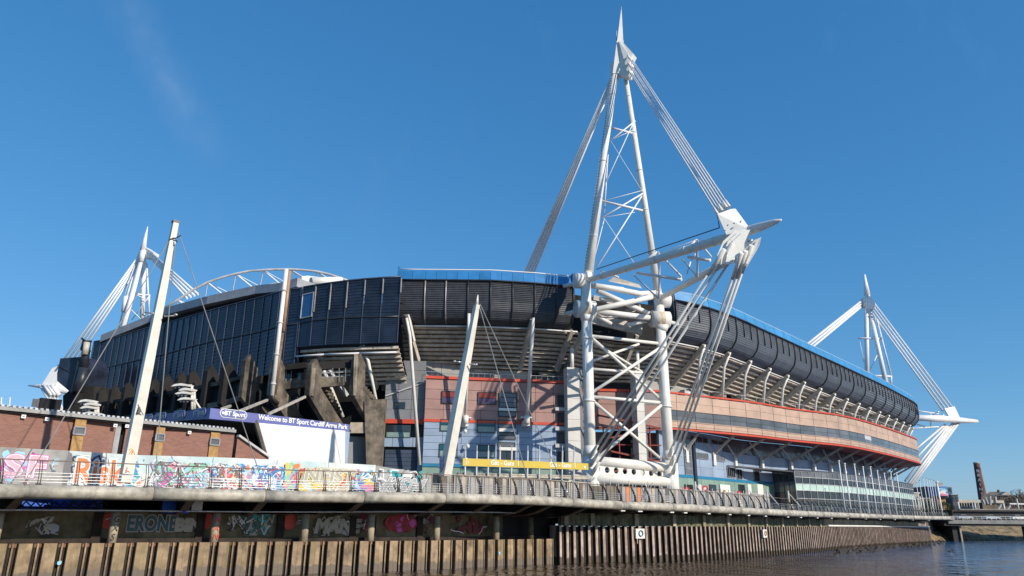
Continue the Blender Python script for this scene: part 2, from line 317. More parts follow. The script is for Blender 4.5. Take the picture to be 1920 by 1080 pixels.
def place_text(body,origin,ux,uz,size,m,name,parent=None,bold=0.0,shear=0.0,spacing=1.0,extr=0.004,align='LEFT',sx=1.0,**props):
    me=text_mesh(body,size,bold,shear,spacing,extr,align); ux=Vector(ux).normalized(); uz=Vector(uz).normalized(); nn=ux.cross(uz)
    if parent is not None: o_=origin_of(parent)
    else: o_=Vector(origin)
    org=Vector(origin)-o_
    for v in me.vertices:
        c=v.co.copy(); v.co=org+ux*c.x*sx+uz*c.y+nn*c.z
    me.materials.clear(); me.materials.append(M[m]); me.name=name
    ob=bpy.data.objects.new(name,me); COL.objects.link(ob)
    if parent is not None: ob.parent=parent; ORG[ob.name]=o_
    else: ob.location=o_; ORG[ob.name]=o_
    for k,v in props.items(): ob[k]=v
    return ob
def add_text(mb,body,origin,ux,uz,size,mi=0,bold=0.0,shear=0.0,spacing=1.0,align='LEFT',sx=1.0,lift=0.0):
    me=text_mesh(body,size,bold,shear,spacing,0.0,align); ux=Vector(ux).normalized(); uz=Vector(uz).normalized(); nn=ux.cross(uz); i=len(mb.v); O=Vector(origin)+nn*lift
    for v in me.vertices: mb.v.append(O+ux*v.co.x*sx+uz*v.co.y)
    for p in me.polygons: mb.f.append([i+k for k in p.vertices]); mb.sm.append(False); mb.mi.append(mi)
    bpy.data.meshes.remove(me)
# ============================================================ water, ground, river wall line
WALLPX=[(0,1060,51),(480,1060,60.5),(650,1060,64.5),(840,1060,71),(1048,1055,82),(1300,1050,92.5),(1500,1038,117),(1640,1024,155),(1745,1010,196)]
WALL=[A(x,y,Y).xy for x,y,Y in WALLPX]
WALL=[WALL[0]+(WALL[0]-WALL[1])*1.3]+WALL          # carried on past the left edge of the picture
WP=[Vector((w.x,w.y,0)) for w in WALL]
def river_material():
    m=bpy.data.materials.new('river_water'); m.use_nodes=True; n=m.node_tree.nodes; l=m.node_tree.links; b=n['Principled BSDF']
    g=n.new('ShaderNodeNewGeometry')
    b.inputs['Roughness'].default_value=0.04; b.inputs['IOR'].default_value=1.33
    t=n.new('ShaderNodeTexNoise'); t.inputs['Scale'].default_value=0.05; t.inputs['Detail'].default_value=4
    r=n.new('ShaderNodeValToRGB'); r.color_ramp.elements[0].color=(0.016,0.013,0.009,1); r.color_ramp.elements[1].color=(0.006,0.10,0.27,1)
    # base colour paints reflections: brown by the piles, sky blue further out
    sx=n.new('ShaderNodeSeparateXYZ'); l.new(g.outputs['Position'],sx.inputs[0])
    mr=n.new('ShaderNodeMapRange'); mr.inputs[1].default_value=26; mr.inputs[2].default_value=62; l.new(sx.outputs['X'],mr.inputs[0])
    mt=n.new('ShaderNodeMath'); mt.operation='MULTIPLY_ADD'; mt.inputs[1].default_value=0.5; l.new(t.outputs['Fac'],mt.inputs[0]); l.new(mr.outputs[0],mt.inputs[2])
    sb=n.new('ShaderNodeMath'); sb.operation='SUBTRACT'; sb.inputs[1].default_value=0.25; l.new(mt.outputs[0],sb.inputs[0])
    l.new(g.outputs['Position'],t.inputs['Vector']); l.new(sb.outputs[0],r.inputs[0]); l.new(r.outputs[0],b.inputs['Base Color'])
    mp=n.new('ShaderNodeMapping'); mp.inputs['Rotation'].default_value=(0,0,-0.9); mp.inputs['Scale'].default_value=(1.0,0.45,1)
    t1=n.new('ShaderNodeTexNoise'); t1.inputs['Scale'].default_value=1.0; t1.inputs['Detail'].default_value=5; t1.inputs['Roughness'].default_value=0.6; t1.inputs['Distortion'].default_value=0.6
    t2=n.new('ShaderNodeTexNoise'); t2.inputs['Scale'].default_value=0.30; t2.inputs['Detail'].default_value=4
    l.new(g.outputs['Position'],mp.inputs[0]); l.new(mp.outputs[0],t1.inputs['Vector']); l.new(mp.outputs[0],t2.inputs['Vector'])
    ad=n.new('ShaderNodeMath'); ad.operation='ADD'; mu=n.new('ShaderNodeMath'); mu.operation='MULTIPLY'; mu.inputs[1].default_value=7.0
    l.new(t2.outputs['Fac'],mu.inputs[0]); l.new(t1.outputs['Fac'],ad.inputs[0]); l.new(mu.outputs[0],ad.inputs[1])
    bp=n.new('ShaderNodeBump'); bp.inputs['Strength'].default_value=1.0; bp.inputs['Distance'].default_value=0.12
    l.new(ad.outputs[0],bp.inputs['Height']); l.new(bp.outputs[0],b.inputs['Normal']); return m
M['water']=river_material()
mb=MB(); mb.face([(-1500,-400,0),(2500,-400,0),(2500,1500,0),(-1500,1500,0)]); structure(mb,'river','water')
GZ=6.3
INN=[WP[k]-normals(WP)[k]*5.0 for k in range(len(WP))]
mb=MB()
land=[Vector((p.x,p.y,0)) for p in INN]
far=[(150,262),(320,300),(700,330),(2400,500),(2400,4500),(-2400,4500),(-2400,30)]
ring=[(p.x,p.y) for p in land]+far
mb.face([(x,y,GZ) for x,y in ring][::1])
n_=len(land)
for a,b in zip(ring[n_-1:n_+3],ring[n_:n_+4]): mb.face([(a[0],a[1],-1),(b[0],b[1],-1),(b[0],b[1],GZ),(a[0],a[1],GZ)])
structure(mb,'ground','asph')
# ============================================================ the stadium
ST=thing('stadium',(40,150,GZ),'huge stadium with charcoal louvred rim, salmon pink curved front and pale blue lower walls','stadium')
def zfrac(a,b,t): return a+(b-a)*t
# --- louvred rim
def rim_panel(name,pa,pb,na,nb,prof,nsl,m,lip=0.13,**k):
    # prof: list of (out,dz); pa/pb have z at the top
    L=[0]
    for p,q in zip(prof,prof[1:]): L.append(L[-1]+math.hypot(q[0]-p[0],q[1]-p[1]))
    S=[]
    for i in range(nsl+1):
        d=L[-1]*i/nsl; j=0
        while j<len(L)-2 and L[j+1]<d: j+=1
        t=(d-L[j])/(L[j+1]-L[j]); S.append((zfrac(prof[j][0],prof[j+1][0],t),zfrac(prof[j][1],prof[j+1][1],t)))
    mb=MB()
    q=lambda P,N,o,z: Vector((P.x+N.x*o,P.y+N.y*o,P.z+z))
    for i in range(nsl):
        o0,z0=S[i]; o1,z1=S[i+1]
        dx,dz=o1-o0,z1-z0; l_=math.hypot(dx,dz); ox,oz=-dz/l_*lip,dx/l_*lip     # outward normal of the profile
        mb.face([q(pa,na,o0,z0),q(pa,na,o1+ox,z1+oz),q(pb,nb,o1+ox,z1+oz),q(pb,nb,o0,z0)])
        mb.face([q(pa,na,o1+ox,z1+oz),q(pa,na,o1,z1),q(pb,nb,o1,z1),q(pb,nb,o1+ox,z1+oz)])
    for i in range(0,nsl,4):          # back of the panel, so that it is solid from behind
        o0,z0=S[i]; o1,z1=S[min(i+4,nsl)]
        mb.face([q(pb,nb,o0-.35,z0),q(pb,nb,o1-.35,z1+.2),q(pa,na,o1-.35,z1+.2),q(pa,na,o0-.35,z0)])
    return mb.build(name,m,ST,**k)
def rib(p,n,prof,w,m,name='rib',o=0.2,par=None):
    mb=MB(); pts=[Vector((p.x+n.x*(q[0]+o),p.y+n.y*(q[0]+o),p.z+q[1])) for q in prof]
    mb.pipe(pts,w,6); return mb.build(name,m,par or ST)
PROF_N=[(0,0),(0.15,-1.6),(0.15,-3.2),(-0.15,-4.6),(-1.1,-5.8),(-2.6,-6.4)]
cx=[748,798,837,878,920,961,1002,1043,1074]
def ctop(x): # picture row of the louvre top
    xs=[748,922,1002,1073]; ys=[525.5,527,532,538]
    for a,b,c,d in zip(xs,xs[1:],ys,ys[1:]):
        if x<=b or b==xs[-1]: return c+(d-c)*(x-a)/(b-a)
CP=[Zp(x,ctop(x),40.3) for x in cx]; CN=normals(CP)
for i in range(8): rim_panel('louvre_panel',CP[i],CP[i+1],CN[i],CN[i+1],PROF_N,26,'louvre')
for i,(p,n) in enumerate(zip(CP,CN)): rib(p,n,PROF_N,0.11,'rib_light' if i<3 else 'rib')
def fascia(path,N,m,h,setback,name='fascia_panel',thick=0.3):
    for i in range(len(path)-1):
        mb=MB(); a,b=path[i],path[i+1]; na,nb=N[i],N[i+1]
        P=lambda p,n,o,z: Vector((p.x+n.x*o,p.y+n.y*o,p.z+z))
        g=0.012; a2=a.lerp(b,g); b2=b.lerp(a,g)
        mb.hexa([P(a2,na,.2,.1),P(b2,nb,.2,.1),P(b2,nb,-3,.1),P(a2,na,-3,.1)],[P(a2,na,.2-setback,h),P(b2,nb,.2-setback,h),P(b2,nb,-3,h),P(a2,na,-3,h)])
        mb.build(name,m,ST)
CPf=[]
for a,b in zip(CP,CP[1:]): CPf+= [a,a.lerp(b,.5)]
CPf.append(CP[-1]); fascia(CPf,normals(CPf),'blue',1.75,0.5)
mb=MB(); mb.pipe([Vector((p.x,p.y,p.z+.03))+n*.3 for p,n in zip(CPf,normals(CPf))],.13,6); mb.build('edge_strip','rib',ST)
mb=MB(); mb.pipe([Vector((p.x,p.y,p.z+2.05))-n*.6 for p,n in zip(CPf,normals(CPf))],.10,6); mb.build('handrail','white_far',ST)
for p,n in ((CP[0],CN[0]),(CP[-1],CN[-1])):      # blue end plates and dark box ends
    mb=MB(); s_=Vector((.25,0,0)) if p is CP[-1] else Vector((-.25,0,0)); q=lambda o,z: Vector((p.x+n.x*o,p.y+n.y*o,p.z+z))
    mb.prism([q(.35,.1),q(.35,1.2),q(.1,2.3),q(-.6,2.4),q(-3,2.0),q(-3,.1)],s_); mb.build('end_plate','blue',ST)
    mb=MB(); mb.prism([q(a,b) for a,b in PROF_N]+[q(-6,-6.4),q(-6,0)],s_); mb.build('end_wall','black' if p is CP[-1] else 'rib',ST)
# west side
WPX=[(1265,564,40.3),(1313,574,40.0),(1380,597,39.6),(1424,617,39.2),(1484,644,38.7),(1533,667,38.2),(1560,679,37.9),(1650,721,37.3),(1700,747.5,37.05),(1716,758,37.0)]
W0=[Zp(*p) for p in WPX]; W0+=[Vector((117.4,213,37)),Vector((117.6,222,37)),Vector((114,232,37)),Vector((104,243,37))]
WR=smoothpath(W0,7.45); WN=normals(WR)
PROF_W=[(0,0),(0.1,-1.5),(0.05,-3.0),(-0.35,-4.3),(-1.3,-5.4),(-2.9,-6.0)]
for i in range(len(WR)-1):
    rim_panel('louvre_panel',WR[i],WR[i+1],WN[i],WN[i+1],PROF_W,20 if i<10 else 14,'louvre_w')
    for t in (1/3,2/3):
        p=WR[i].lerp(WR[i+1],t); n=WN[i].lerp(WN[i+1],t); rib(p,n,PROF_W[:3],.10,'rib','short_rib')
for p,n in zip(WR,WN): rib(p,n,PROF_W,0.15,'rib')
WRf=smoothpath(W0,3.725); fascia(WRf,normals(WRf),'blue_pale',1.9,0.45)
mb=MB(); mb.pipe([Vector((p.x,p.y,p.z+.03))+n*.28 for p,n in zip(WRf,normals(WRf))],.16,6); mb.build('edge_strip','rib',ST)
mb=MB(); mb.pipe([Vector((p.x,p.y,p.z+1.95))-n*.3 for p,n in zip(WRf,normals(WRf))],.05,5); mb.build('edge_cap','cable',ST)
p,n=WR[0],WN[0]; d_=(WR[0]-WR[1]).normalized()*.3; q=lambda o,z: Vector((p.x+n.x*o,p.y+n.y*o,p.z+z))
mb=MB(); mb.prism([q(a,b) for a,b in PROF_W]+[q(-7,-6),q(-7,1.9),q(-.3,1.9)],d_); mb.build('end_wall','rib',ST)
# --- stepped underside of the upper tier
def steps(P,N,o0,z0,rows,run,drop,m='step',name='terrace_step'):
    # P: plan stations with z of the top row
    for i in range(len(P)-1):
        a,b,na,nb=P[i],P[i+1],N[i],N[i+1]
        for k in range(rows):
            mb=MB(); q=lambda p,n,o,z: Vector((p.x+n.x*o,p.y+n.y*o,p.z+z)); o=o0-run*k; z=z0-drop*k
            rb_=drop*.74
            mb.hexa([q(a,na,o,z-rb_),q(b,nb,o,z-rb_),q(b,nb,o-.16,z-rb_),q(a,na,o-.16,z-rb_)],[q(a,na,o,z),q(b,nb,o,z),q(b,nb,o-.16,z),q(a,na,o-.16,z)])
            mb.hexa([q(a,na,o-.162,z-rb_+.01),q(b,nb,o-.162,z-rb_+.01),q(b,nb,o-run-.25,z-rb_+.01),q(a,na,o-run-.25,z-rb_+.01)],[q(a,na,o-.162,z-rb_+.12),q(b,nb,o-.162,z-rb_+.12),q(b,nb,o-run-.25,z-rb_+.12),q(a,na,o-run-.25,z-rb_+.12)])
            mb.build(name,m,ST)
        mb=MB(); oe=o0-run*rows; ze=z0-drop*rows; mb.face([q(a,na,o0-.9,z0+.3),q(b,nb,o0-.9,z0+.3),q(b,nb,oe-.9,ze+.3),q(a,na,oe-.9,ze+.3)]); mb.build('tier_underside','black',ST)  # black sheet added to paint the shade in the gaps between rows
CS=[Zp(x,ctop(x),40.3) for x in (752,765,878,1000,1090)]; SN=normals(CS); CS[0]=CS[0]
steps(CS,SN,-3.0,-6.6,11,.74,.54)
mb=MB()
for a,b,na,nb in zip(CS,CS[1:],SN,SN[1:]): mb.tube(a+na*-2.4+Vector((0,0,-6.75)),b+nb*-2.4+Vector((0,0,-6.75)),.14,n=8)
mb.build('tie_rail','white_far',ST)
# behind the mast: the rows carry on to the west side
mid=[CS[-1],Zp(1170,560,40.3),Vector((WR[0].x,WR[0].y,40.3))]; mn=normals(mid)
steps(mid,[SN[-1],mn[1],WN[0]],-3.0,-6.6,11,.74,.54)
steps(WR[:-2],WN[:-2],-3.2,-6.4,9,.80,.56)
# rakers and props, west side
OT=25.5     # height of the pink front's top edge
def prop(tip,knee,foot,r=.24,**k):
    mb=MB(); mb.pipe([tip,knee,foot],[r*.8,r,r*.9],8); return mb.build('prop','white',ST,**k)
for i,(p,n) in enumerate(zip(WR[:-2],WN[:-2])):
    q=lambda o,z: Vector((p.x+n.x*o,p.y+n.y*o,z))
    zt=p.z
    mb=MB(); mb.bar(q(-1.7,zt-6.25),q(-10.2,zt-12.3),.5,.75); mb.build('raker','raker',ST)
    if i>0: prop(q(-1.5,zt-6.1),q(-3.0,zt-8.6),q(-4.0,OT-.6),.25)
for i in range(len(WR)-3):
    mb=MB(); a,b,na,nb=WR[i],WR[i+1],WN[i],WN[i+1]; mb.tube(a+na*-2.6+Vector((0,0,-6.5)),b+nb*-2.6+Vector((0,0,-6.5)),.13,n=6); mb.build('tie_rail','white_far',ST)
# concourse wall and floor behind the props
mb=MB(); 
for i in range(len(WR)-2):
    a=WR[i]-WN[i]*10.4; b=WR[i+1]-WN[i+1]*10.4; mb.slab(a,b,OT-3,WR[i].z-11.2,.4)
mb.build('concourse_wall','greylt',ST)
rnd=random.Random(3)
for i in range(1,len(WR)-3):      # plant cabinets, doors and openings on the concourse
    a,b,na=WR[i],WR[i+1],WN[i]
    for k in range(3):
        t=(k+rnd.random()*.7+.15)/3; c=a.lerp(b,t)-na*(9.6 if rnd.random()<.5 else 7.4); h=rnd.uniform(.9,2.6); w=rnd.uniform(.9,2.6)
        mb=MB(); mb.box((c.x,c.y,OT-1+h/2),w,1.0,h+1,math.atan2((b-a).y,(b-a).x)); mb.build(rnd.choice(['plant_cabinet','doorway','kiosk']),rnd.choice(['black','greypan','lightgrey','fardark','lightgrey']),ST)
# --- pink front with its glazed strip
OPX=[(1240,732.5),(1253,734.5),(1400,752),(1480,765),(1580,779),(1650,798),(1700,815.5),(1719,824)]
O0=[Zp(x,y,OT) for x,y in OPX]; e=O0[-1]; O0+=[e+Vector((2.0,6.5,0)),e+Vector((.6,13.5,0)),e+Vector((-6,21,0)),e+Vector((-16,27,0))]
OPT=smoothpath(O0,4.1); ON=normals(OPT)
def zrow(pl,i):    # rows at station i follow the photograph's lines at the near end and the far end
    return pl
ZR=[25.45,23.55,21.55,20.75,19.95][:0]
OB=19.25
lev=[OT-.35,23.85,22.55,21.55,20.65,19.95-.0,OB+.32]   # two cladding rows, two glazing rows, one-two cladding rows
for i in range(len(OPT)-1):
    a,b=OPT[i],OPT[i+1]; g=.05/ (b-a).length; a2=a.lerp(b,g); b2=b.lerp(a,g)
    def cell(z0,z1,name,m,off=0.0):
        mb=MB(); mb.slab(a2,b2,z0+.02,z1-.02,.25,off=off); return mb.build(name,m,ST)
    cell(lev[1],lev[0],'cladding_panel','tan'); cell(lev[2],lev[1],'cladding_panel','tan')
    cell(lev[3],lev[2],'window_pane','glass_g' if i!=15 else 'lightgrey',-.08); cell(lev[4],lev[3],'window_pane','glass_g',-.08)
    cell(lev[5],lev[4],'cladding_panel','tan'); cell(lev[6],lev[5],'cladding_panel','tan')
def band(P,N,z0,z1,th,off,name,m):
    mb=MB()
    for a,b,na,nb in zip(P,P[1:],N,N[1:]):
        q=lambda p,n,o,z: Vector((p.x+n.x*o,p.y+n.y*o,z))
        mb.hexa([q(a,na,off,z0),q(b,nb,off,z0),q(b,nb,off-th,z0),q(a,na,off-th,z0)],[q(a,na,off,z1),q(b,nb,off,z1),q(b,nb,off-th,z1),q(a,na,off-th,z1)])
    return mb.build(name,m,ST)
band(OPT,ON,OT-.22,OT+.05,.5,.16,'red_edge_strip','redstrip')
band(OPT,ON,OB-.1,OB+.2,.4,.18,'red_edge_strip','redstrip')
band(OPT,ON,lev[4]-.06,lev[4]+.06,.3,.10,'sill_strip','tan'); band(OPT,ON,lev[2]-.05,lev[2]+.05,.3,.08,'sill_strip','tan')
band(OPT,ON,OB,OT-.3,.4,-.35,'backing_wall','greypan')
# balcony floor, handrail
band(OPT,ON,OT-.6,OT-.4,9,-.4,'concourse_floor','greylt')
mb=MB()
for i,(p,n) in enumerate(zip(OPT[:-4],ON)):
    mb.tube(Vector((p.x,p.y,OT))-n*.6,Vector((p.x,p.y,OT+1.1))-n*.6,.035,n=5)
mb.pipe([Vector((p.x,p.y,OT+1.1))-n*.6 for p,n in zip(OPT,ON)],.035,5); mb.build('handrail','cable',ST)
# --- red soffit, blue inner wall, tree-like struts
IN=7.6
mb=MB()
for i in range(len(OPT)-1):
    a,b,na,nb=OPT[i],OPT[i+1],ON[i],ON[i+1]
    w0=min(IN,1.2+i*1.0); w1=min(IN,1.2+(i+1)*1.0)
    mb.hexa([a*1+Vector((0,0,0))+na*0-Vector((0,0,OT-OB+.02)),b-Vector((0,0,OT-OB+.02)),Vector((b.x,b.y,OB+.45))-nb*w1,Vector((a.x,a.y,OB+.45))-na*w0],[Vector((a.x,a.y,OB+.1)),Vector((b.x,b.y,OB+.1)),Vector((b.x,b.y,OB+.65))-nb*w1,Vector((a.x,a.y,OB+.65))-na*w0])
mb.build('soffit','soffit',ST)
BW=[p-n*min(IN,1.2+i*1.0) for i,(p,n) in enumerate(zip(OPT,ON))]
BWN=normals(BW)
zt=OB+.4
ZB1,ZB2,ZB3=17.2,12.6,11.9       # under-soffit glazing / blue / teal
def wallcells(P,i0,i1,z0,z1,name,m,off=0.0,sub=1,rows=1,gap=.03):
    for i in range(i0,i1):
        for s in range(sub):
            a=P[i].lerp(P[i+1],s/sub); b=P[i].lerp(P[i+1],(s+1)/sub); L=(b-a).length; a2=a.lerp(b,gap/L); b2=b.lerp(a,gap/L)
            for r in range(rows):
                mb=MB(); mb.slab(a2,b2,z0+(z1-z0)*r/rows+gap/2,z0+(z1-z0)*(r+1)/rows-gap/2,.2,off=off); mb.build(name,m,ST)
# station index nearest to a picture column
def idx(P,xp,z): return min(range(len(P)),key=lambda k: abs(prj((P[k].x,P[k].y,z))[0]-xp) if k<len(P)-3 else 1e9)
_q=BW[idx(BW,1494,15)]; ZB1=zfor(_q,861); zND=zfor(_q,867.5); _q=BW[idx(BW,1300,12)]; ZB2=zfor(_q,890.5); ZB3=zfor(_q,896); print('levels',ZB1,zND,ZB2,ZB3)
iA=idx(BW,1362,15); iB=idx(BW,1438,10); iC=idx(BW,1487,10); iE=len(BW)-2
wallcells(BW,0,iA,ZB2,zt,'wall_panel','bluepan',rows=5)
wallcells(BW,iA,iE,ZB1,zt,'window_pane','glass_g',sub=2,rows=2,off=-.05)
wallcells(BW,iA,iB,ZB2,ZB1,'wall_panel','bluepan',rows=3); wallcells(BW,iB,iE,zfor(BW[iC],888),ZB1,'wall_panel','bluepan',rows=2)
band(BW,BWN,6.3,zt,.3,-.25,'backing_wall','greypan')
band(BW[:iB+1],BWN,ZB3,ZB2,.3,.14,'teal_strip','teal')
wallcells(BW,0,iB,ZB3-1.6,ZB3,'wall_panel','green',off=.08)
wallcells(BW,0,iB,6.3,ZB3-1.6,'ground_floor_wall','greylt')
rnd=random.Random(5)
def boxon(P,xa,ya,xb,yb,name,m,off,i0=None,th=.2,mull=0,trans=0,par=ST,frm='frame'):
    # rectangular item on the wall line P given by its picture corners
    k=idx(P,(xa+xb)/2,12) if i0 is None else i0
    best=None
    for j in range(len(P)-1):
        u0=prj((P[j].x,P[j].y,12))[0]; u1=prj((P[j+1].x,P[j+1].y,12))[0]
        if u0<=(xa+xb)/2<=u1: best=j; break
    j=best if best is not None else min(k,len(P)-2)
    wa,wb=P[j],P[j+1]; d=Vector(((wb-wa).y,-(wb-wa).x,0)).normalized()*off
    p0=onwall(xa,ya,wa+d,wb+d); p1=onwall(xb,yb,wa+d,wb+d); z1=max(p0.z,onwall(xa,ya,wa+d,wb+d).z); z0=onwall(xa,yb,wa+d,wb+d).z
    mb=MB(); mb.slab(p0,p1,z0,z1,th); ob=mb.build(name,m,par)
    if mull or trans:
        mb=MB(); 
        for s in range(mull+1):
            q=p0.lerp(p1,s/max(1,mull)); r_=(p1-p0).normalized()*.05; mb.slab(q-r_,q+r_,z0,z1,.1,off=.06)
        for s in range(trans+1):
            z=z0+(z1-z0)*s/max(1,trans); mb.slab(p0,p1,z-.05,z+.05,.08,off=.05)
        o2=mb.build('frame',frm,ob)
    return ob
boxon(BW,1281,818,1298,889,'stair_window','glass_g',.15,mull=1,trans=6)
boxon(BW,1301,818,1304,925,'downpipe','rib',.2)
boxon(BW,1306,818,1327,829,'window_pane','glass',.12,mull=2,trans=1)
boxon(BW,1334,824,1358,832,'window_pane','glass',.12,mull=2,trans=1)
boxon(BW,1305,848,1328,859,'window_pane','glass_g',.12,mull=2,trans=1)
boxon(BW,1336,853,1359,863,'window_pane','glass_g',.12,mull=2,trans=1)
boxon(BW,1363,876,1379,894,'window_pane','glass',.12,mull=4,trans=1); boxon(BW,1381,880,1392,898,'window_pane','glass',.12,mull=2,trans=1); boxon(BW,1413,880,1425,902,'window_pane','glass',.12,mull=1,trans=1)
for a,b,mm,nm in ((1283,1302,'black','doorway'),(1306,1318,'pier','wall_pier'),(1330,1346,'glass','doorway'),(1350,1372,'board','wall_pier'),(1356,1363,'ybrick','notice_board'),(1384,1400,'glass','doorway'),(1402,1412,'board','wall_pier'),(1420,1434,'board','wall_pier')):
    boxon(BW,a,908 if nm!='notice_board' else 918,b,950,nm,mm,.15 if nm!='notice_board' else .25)
# struts carried on brackets
SP=smoothpath(O0,8.25); SNn=normals(SP)
sw=lambda k: min(IN,1.6+k*2.0)
for k in range(1,len(SP)-2):
    p,n=SP[k],SNn[k]; w=sw(k)
    d=(SP[k+1]-SP[k]).normalized()
    node=Vector((p.x,p.y,zND))-n*(w-.5); tip=Vector((p.x,p.y,OB+.05))-n*.9+d*1.2; side=Vector((p.x,p.y,OB+.2))-n*(w-.5)-d*3.2
    mb=MB(); mb.bar(node,tip,.34,.5,w1=.28,h1=.3); mb.build('strut','raker',ST)
    mb=MB(); mb.bar(node,side,.30,.36,w1=.2,h1=.2); mb.build('strut','lightgrey',ST)
    mb=MB(); mb.bar(Vector((node.x,node.y,zND-2.0)),node+Vector((0,0,.25)),.55,.55,up=(n.x,n.y,0)); mb.build('bracket_post','white',ST)
# --- glass pavilion under the overhang
PV=[]
for i in range(len(OPT)): PV.append(OPT[i]-ON[i]*2.6)
PVN=normals(PV)
jC=idx(PV,1487,10); jE=idx(PV,1690,10)
# leave the far end rounded
zP=zfor(PV[jC],883); zM1=zfor(PV[jC],906.5); zM0=zfor(PV[jC],919)
PVp=[PV[k] for k in range(jC,min(jE+4,len(PV)))]
PVn=normals(PVp)
for i in range(len(PVp)-1):
    for s in (0,1):
        a=PVp[i].lerp(PVp[i+1],s*.5); b=PVp[i].lerp(PVp[i+1],s*.5+.5); g=.02; a2=a.lerp(b,g); b2=b.lerp(a,g)
        for z0,z1,m_ in ((zP-1.1,zP,'glass_g'),(zM1,zP-1.1,'glass'),(zM0,zM1,'mint'),(zM0-1.5,zM0,'glass'),(6.3,zM0-1.5,'glass')):
            mb=MB(); mb.slab(a2,b2,z0+.02,z1-.02,.12,off=(.06 if m_=='mint' else 0)); mb.build('glass_pane' if m_!='mint' else 'mint_panel',m_,ST)
        mb=MB(); mb.slab(a,a.lerp(b,.03),6.3,zP,.15,off=.12); mb.build('mullion','lightgrey',ST)
for z in (zP,zP-1.1,zM1,zM0,zM0-1.5): band(PVp,PVn,z-.04,z+.05,.2,.14,'transom','lightgrey')
band(PVp,PVn,zP,zP+.3,7.8,.15,'roof_edge','fardark')
# dark glazed return wall left of the pavilion
ra=PVp[0]; rb=BW[iB]
for s in range(4):
    a=rb.lerp(ra,s/4); b=rb.lerp(ra,(s+1)/4)
    for r in range(4):
        mb=MB(); mb.slab(a.lerp(b,.02),b.lerp(a,.02),6.3+r*(zP-6.3)/4,6.3+(r+1)*(zP-6.3)/4-.04,.12); mb.build('glass_pane','glass_g' if r==2 else 'glass',ST)
for s in range(5):
    a=rb.lerp(ra,s/4); mb=MB(); mb.box((a.x,a.y,10.1),.14,.14,7.6); mb.build('mullion','rib',ST)
# entrance canopy wedge
wa,wb=BW[iB-1],BW[iB]
c0=onwall(1363,872,BW[iA],BW[iB]); nB=BWN[iB]
c1=Vector((PVp[0].x,PVp[0].y,zP+.02)); c0=Vector((c0.x,c0.y,zfor(c0,872))); c1b=BW[iC]
mb=MB(); mb.hexa([c0+Vector((0,0,-.25)),c1+Vector((0,0,-.25)),Vector((c1b.x,c1b.y,zP-.2)),c0+Vector((.6,.4,-.25))],[c0,c1,Vector((c1b.x,c1b.y,zP+.02)),c0+Vector((.6,.4,0))]); mb.build('entrance_canopy','fardark',ST)
# ============================================================ stadium, river corner block
W1a=A(800,707,112.4); zRT=W1a.z; W1b=Zp(1068,717,zRT)
dW=(W1b-W1a); dW.z=0; LW=dW.length; dW.normalize(); nW=Vector((dW.y,-dW.x,0))
def w1(x,y): p=onwall(x,y,W1a,W1b); return (p-W1a).dot(dW),p.z
def W1P(u,off=0.0): return Vector((W1a.x,W1a.y,0))+dW*u+nW*off
zRM=w1(797,788)[1]; zBB=w1(795,869)[1]
def w1box(x0,y0,x1,y1,name,m,off=.0,th=.25,par=ST):
    xm=(x0+x1)/2; ym=(y0+y1)/2
    u0=w1(x0,ym)[0]; u1=w1(x1,ym)[0]; z1=w1(xm,y0)[1]; z0=w1(xm,y1)[1]
    mb=MB(); mb.slab(W1P(u0),W1P(u1),z0,z1,th,off=off); return mb.build(name,m,par),(u0,u1,z0,z1)
UL=w1(797,750)[0]; UR=w1(1071,750)[0]
mb=MB(); mb.slab(W1P(UL+.05),W1P(UR),GZ,zRT-.2,9.5,off=-.25); mb.build('block_core','greypan',ST)
def grid(u0,u1,nc,z0,z1,nr,m,off=0.0):
    for c in range(nc):
        for r in range(nr):
            a=u0+(u1-u0)*c/nc; b=u0+(u1-u0)*(c+1)/nc; g=.025
            mb=MB(); mb.slab(W1P(a+g),W1P(b-g),z0+(z1-z0)*r/nr+g,z0+(z1-z0)*(r+1)/nr-g,.22,off=off); mb.build('wall_panel',m,ST)
grid(UL,UR,8,zRM+.2,zRT-.3,4,'red'); grid(UL,UR,8,zBB,zRM-.2,6,'bluepan',.1)
for z in (zRT,zRM):
    mb=MB(); mb.slab(W1P(UL-.05),W1P(UR+.05),z-.22,z+.20,.4,off=.22); mb.build('red_edge_strip','redstrip',ST)
mb=MB(); mb.slab(W1P(UL),W1P(UR),zBB-.45,zBB,.4,off=.16); mb.build('teal_strip','teal',ST)
grid(UL,UR,8,GZ,zBB-.46,2,'green')
def win(x0,y0,x1,y1,ms,rows=2,cols=1,off=.16,name='window'):
    xm=(x0+x1)/2; ym=(y0+y1)/2; u0=w1(x0,ym)[0]; u1=w1(x1,ym)[0]; z1=w1(xm,y0)[1]; z0=w1(xm,y1)[1]
    mb=MB(); mb.slab(W1P(u0),W1P(u1),z0,z1,.2,off=off); wnd=mb.build(name,'black',ST)
    for r in range(rows):
        for c in range(cols):
            a=u0+(u1-u0)*c/cols; b=u0+(u1-u0)*(c+1)/cols; mb=MB()
            mb.slab(W1P(a+.05),W1P(b-.05),z1-(z1-z0)*(r+1)/rows+.04,z1-(z1-z0)*r/rows-.04,.08,off=off+.03); mb.build('pane',ms[r%len(ms)],wnd)
    mb=MB()
    for z in (z0,z1): mb.slab(W1P(u0-.06),W1P(u1+.06),z-.06,z+.06,.2,off=off+.10)
    for u in (u0,u1): mb.slab(W1P(u-.06),W1P(u+.06),z0,z1,.2,off=off+.09)
    mb.build('frame','fardark',wnd)
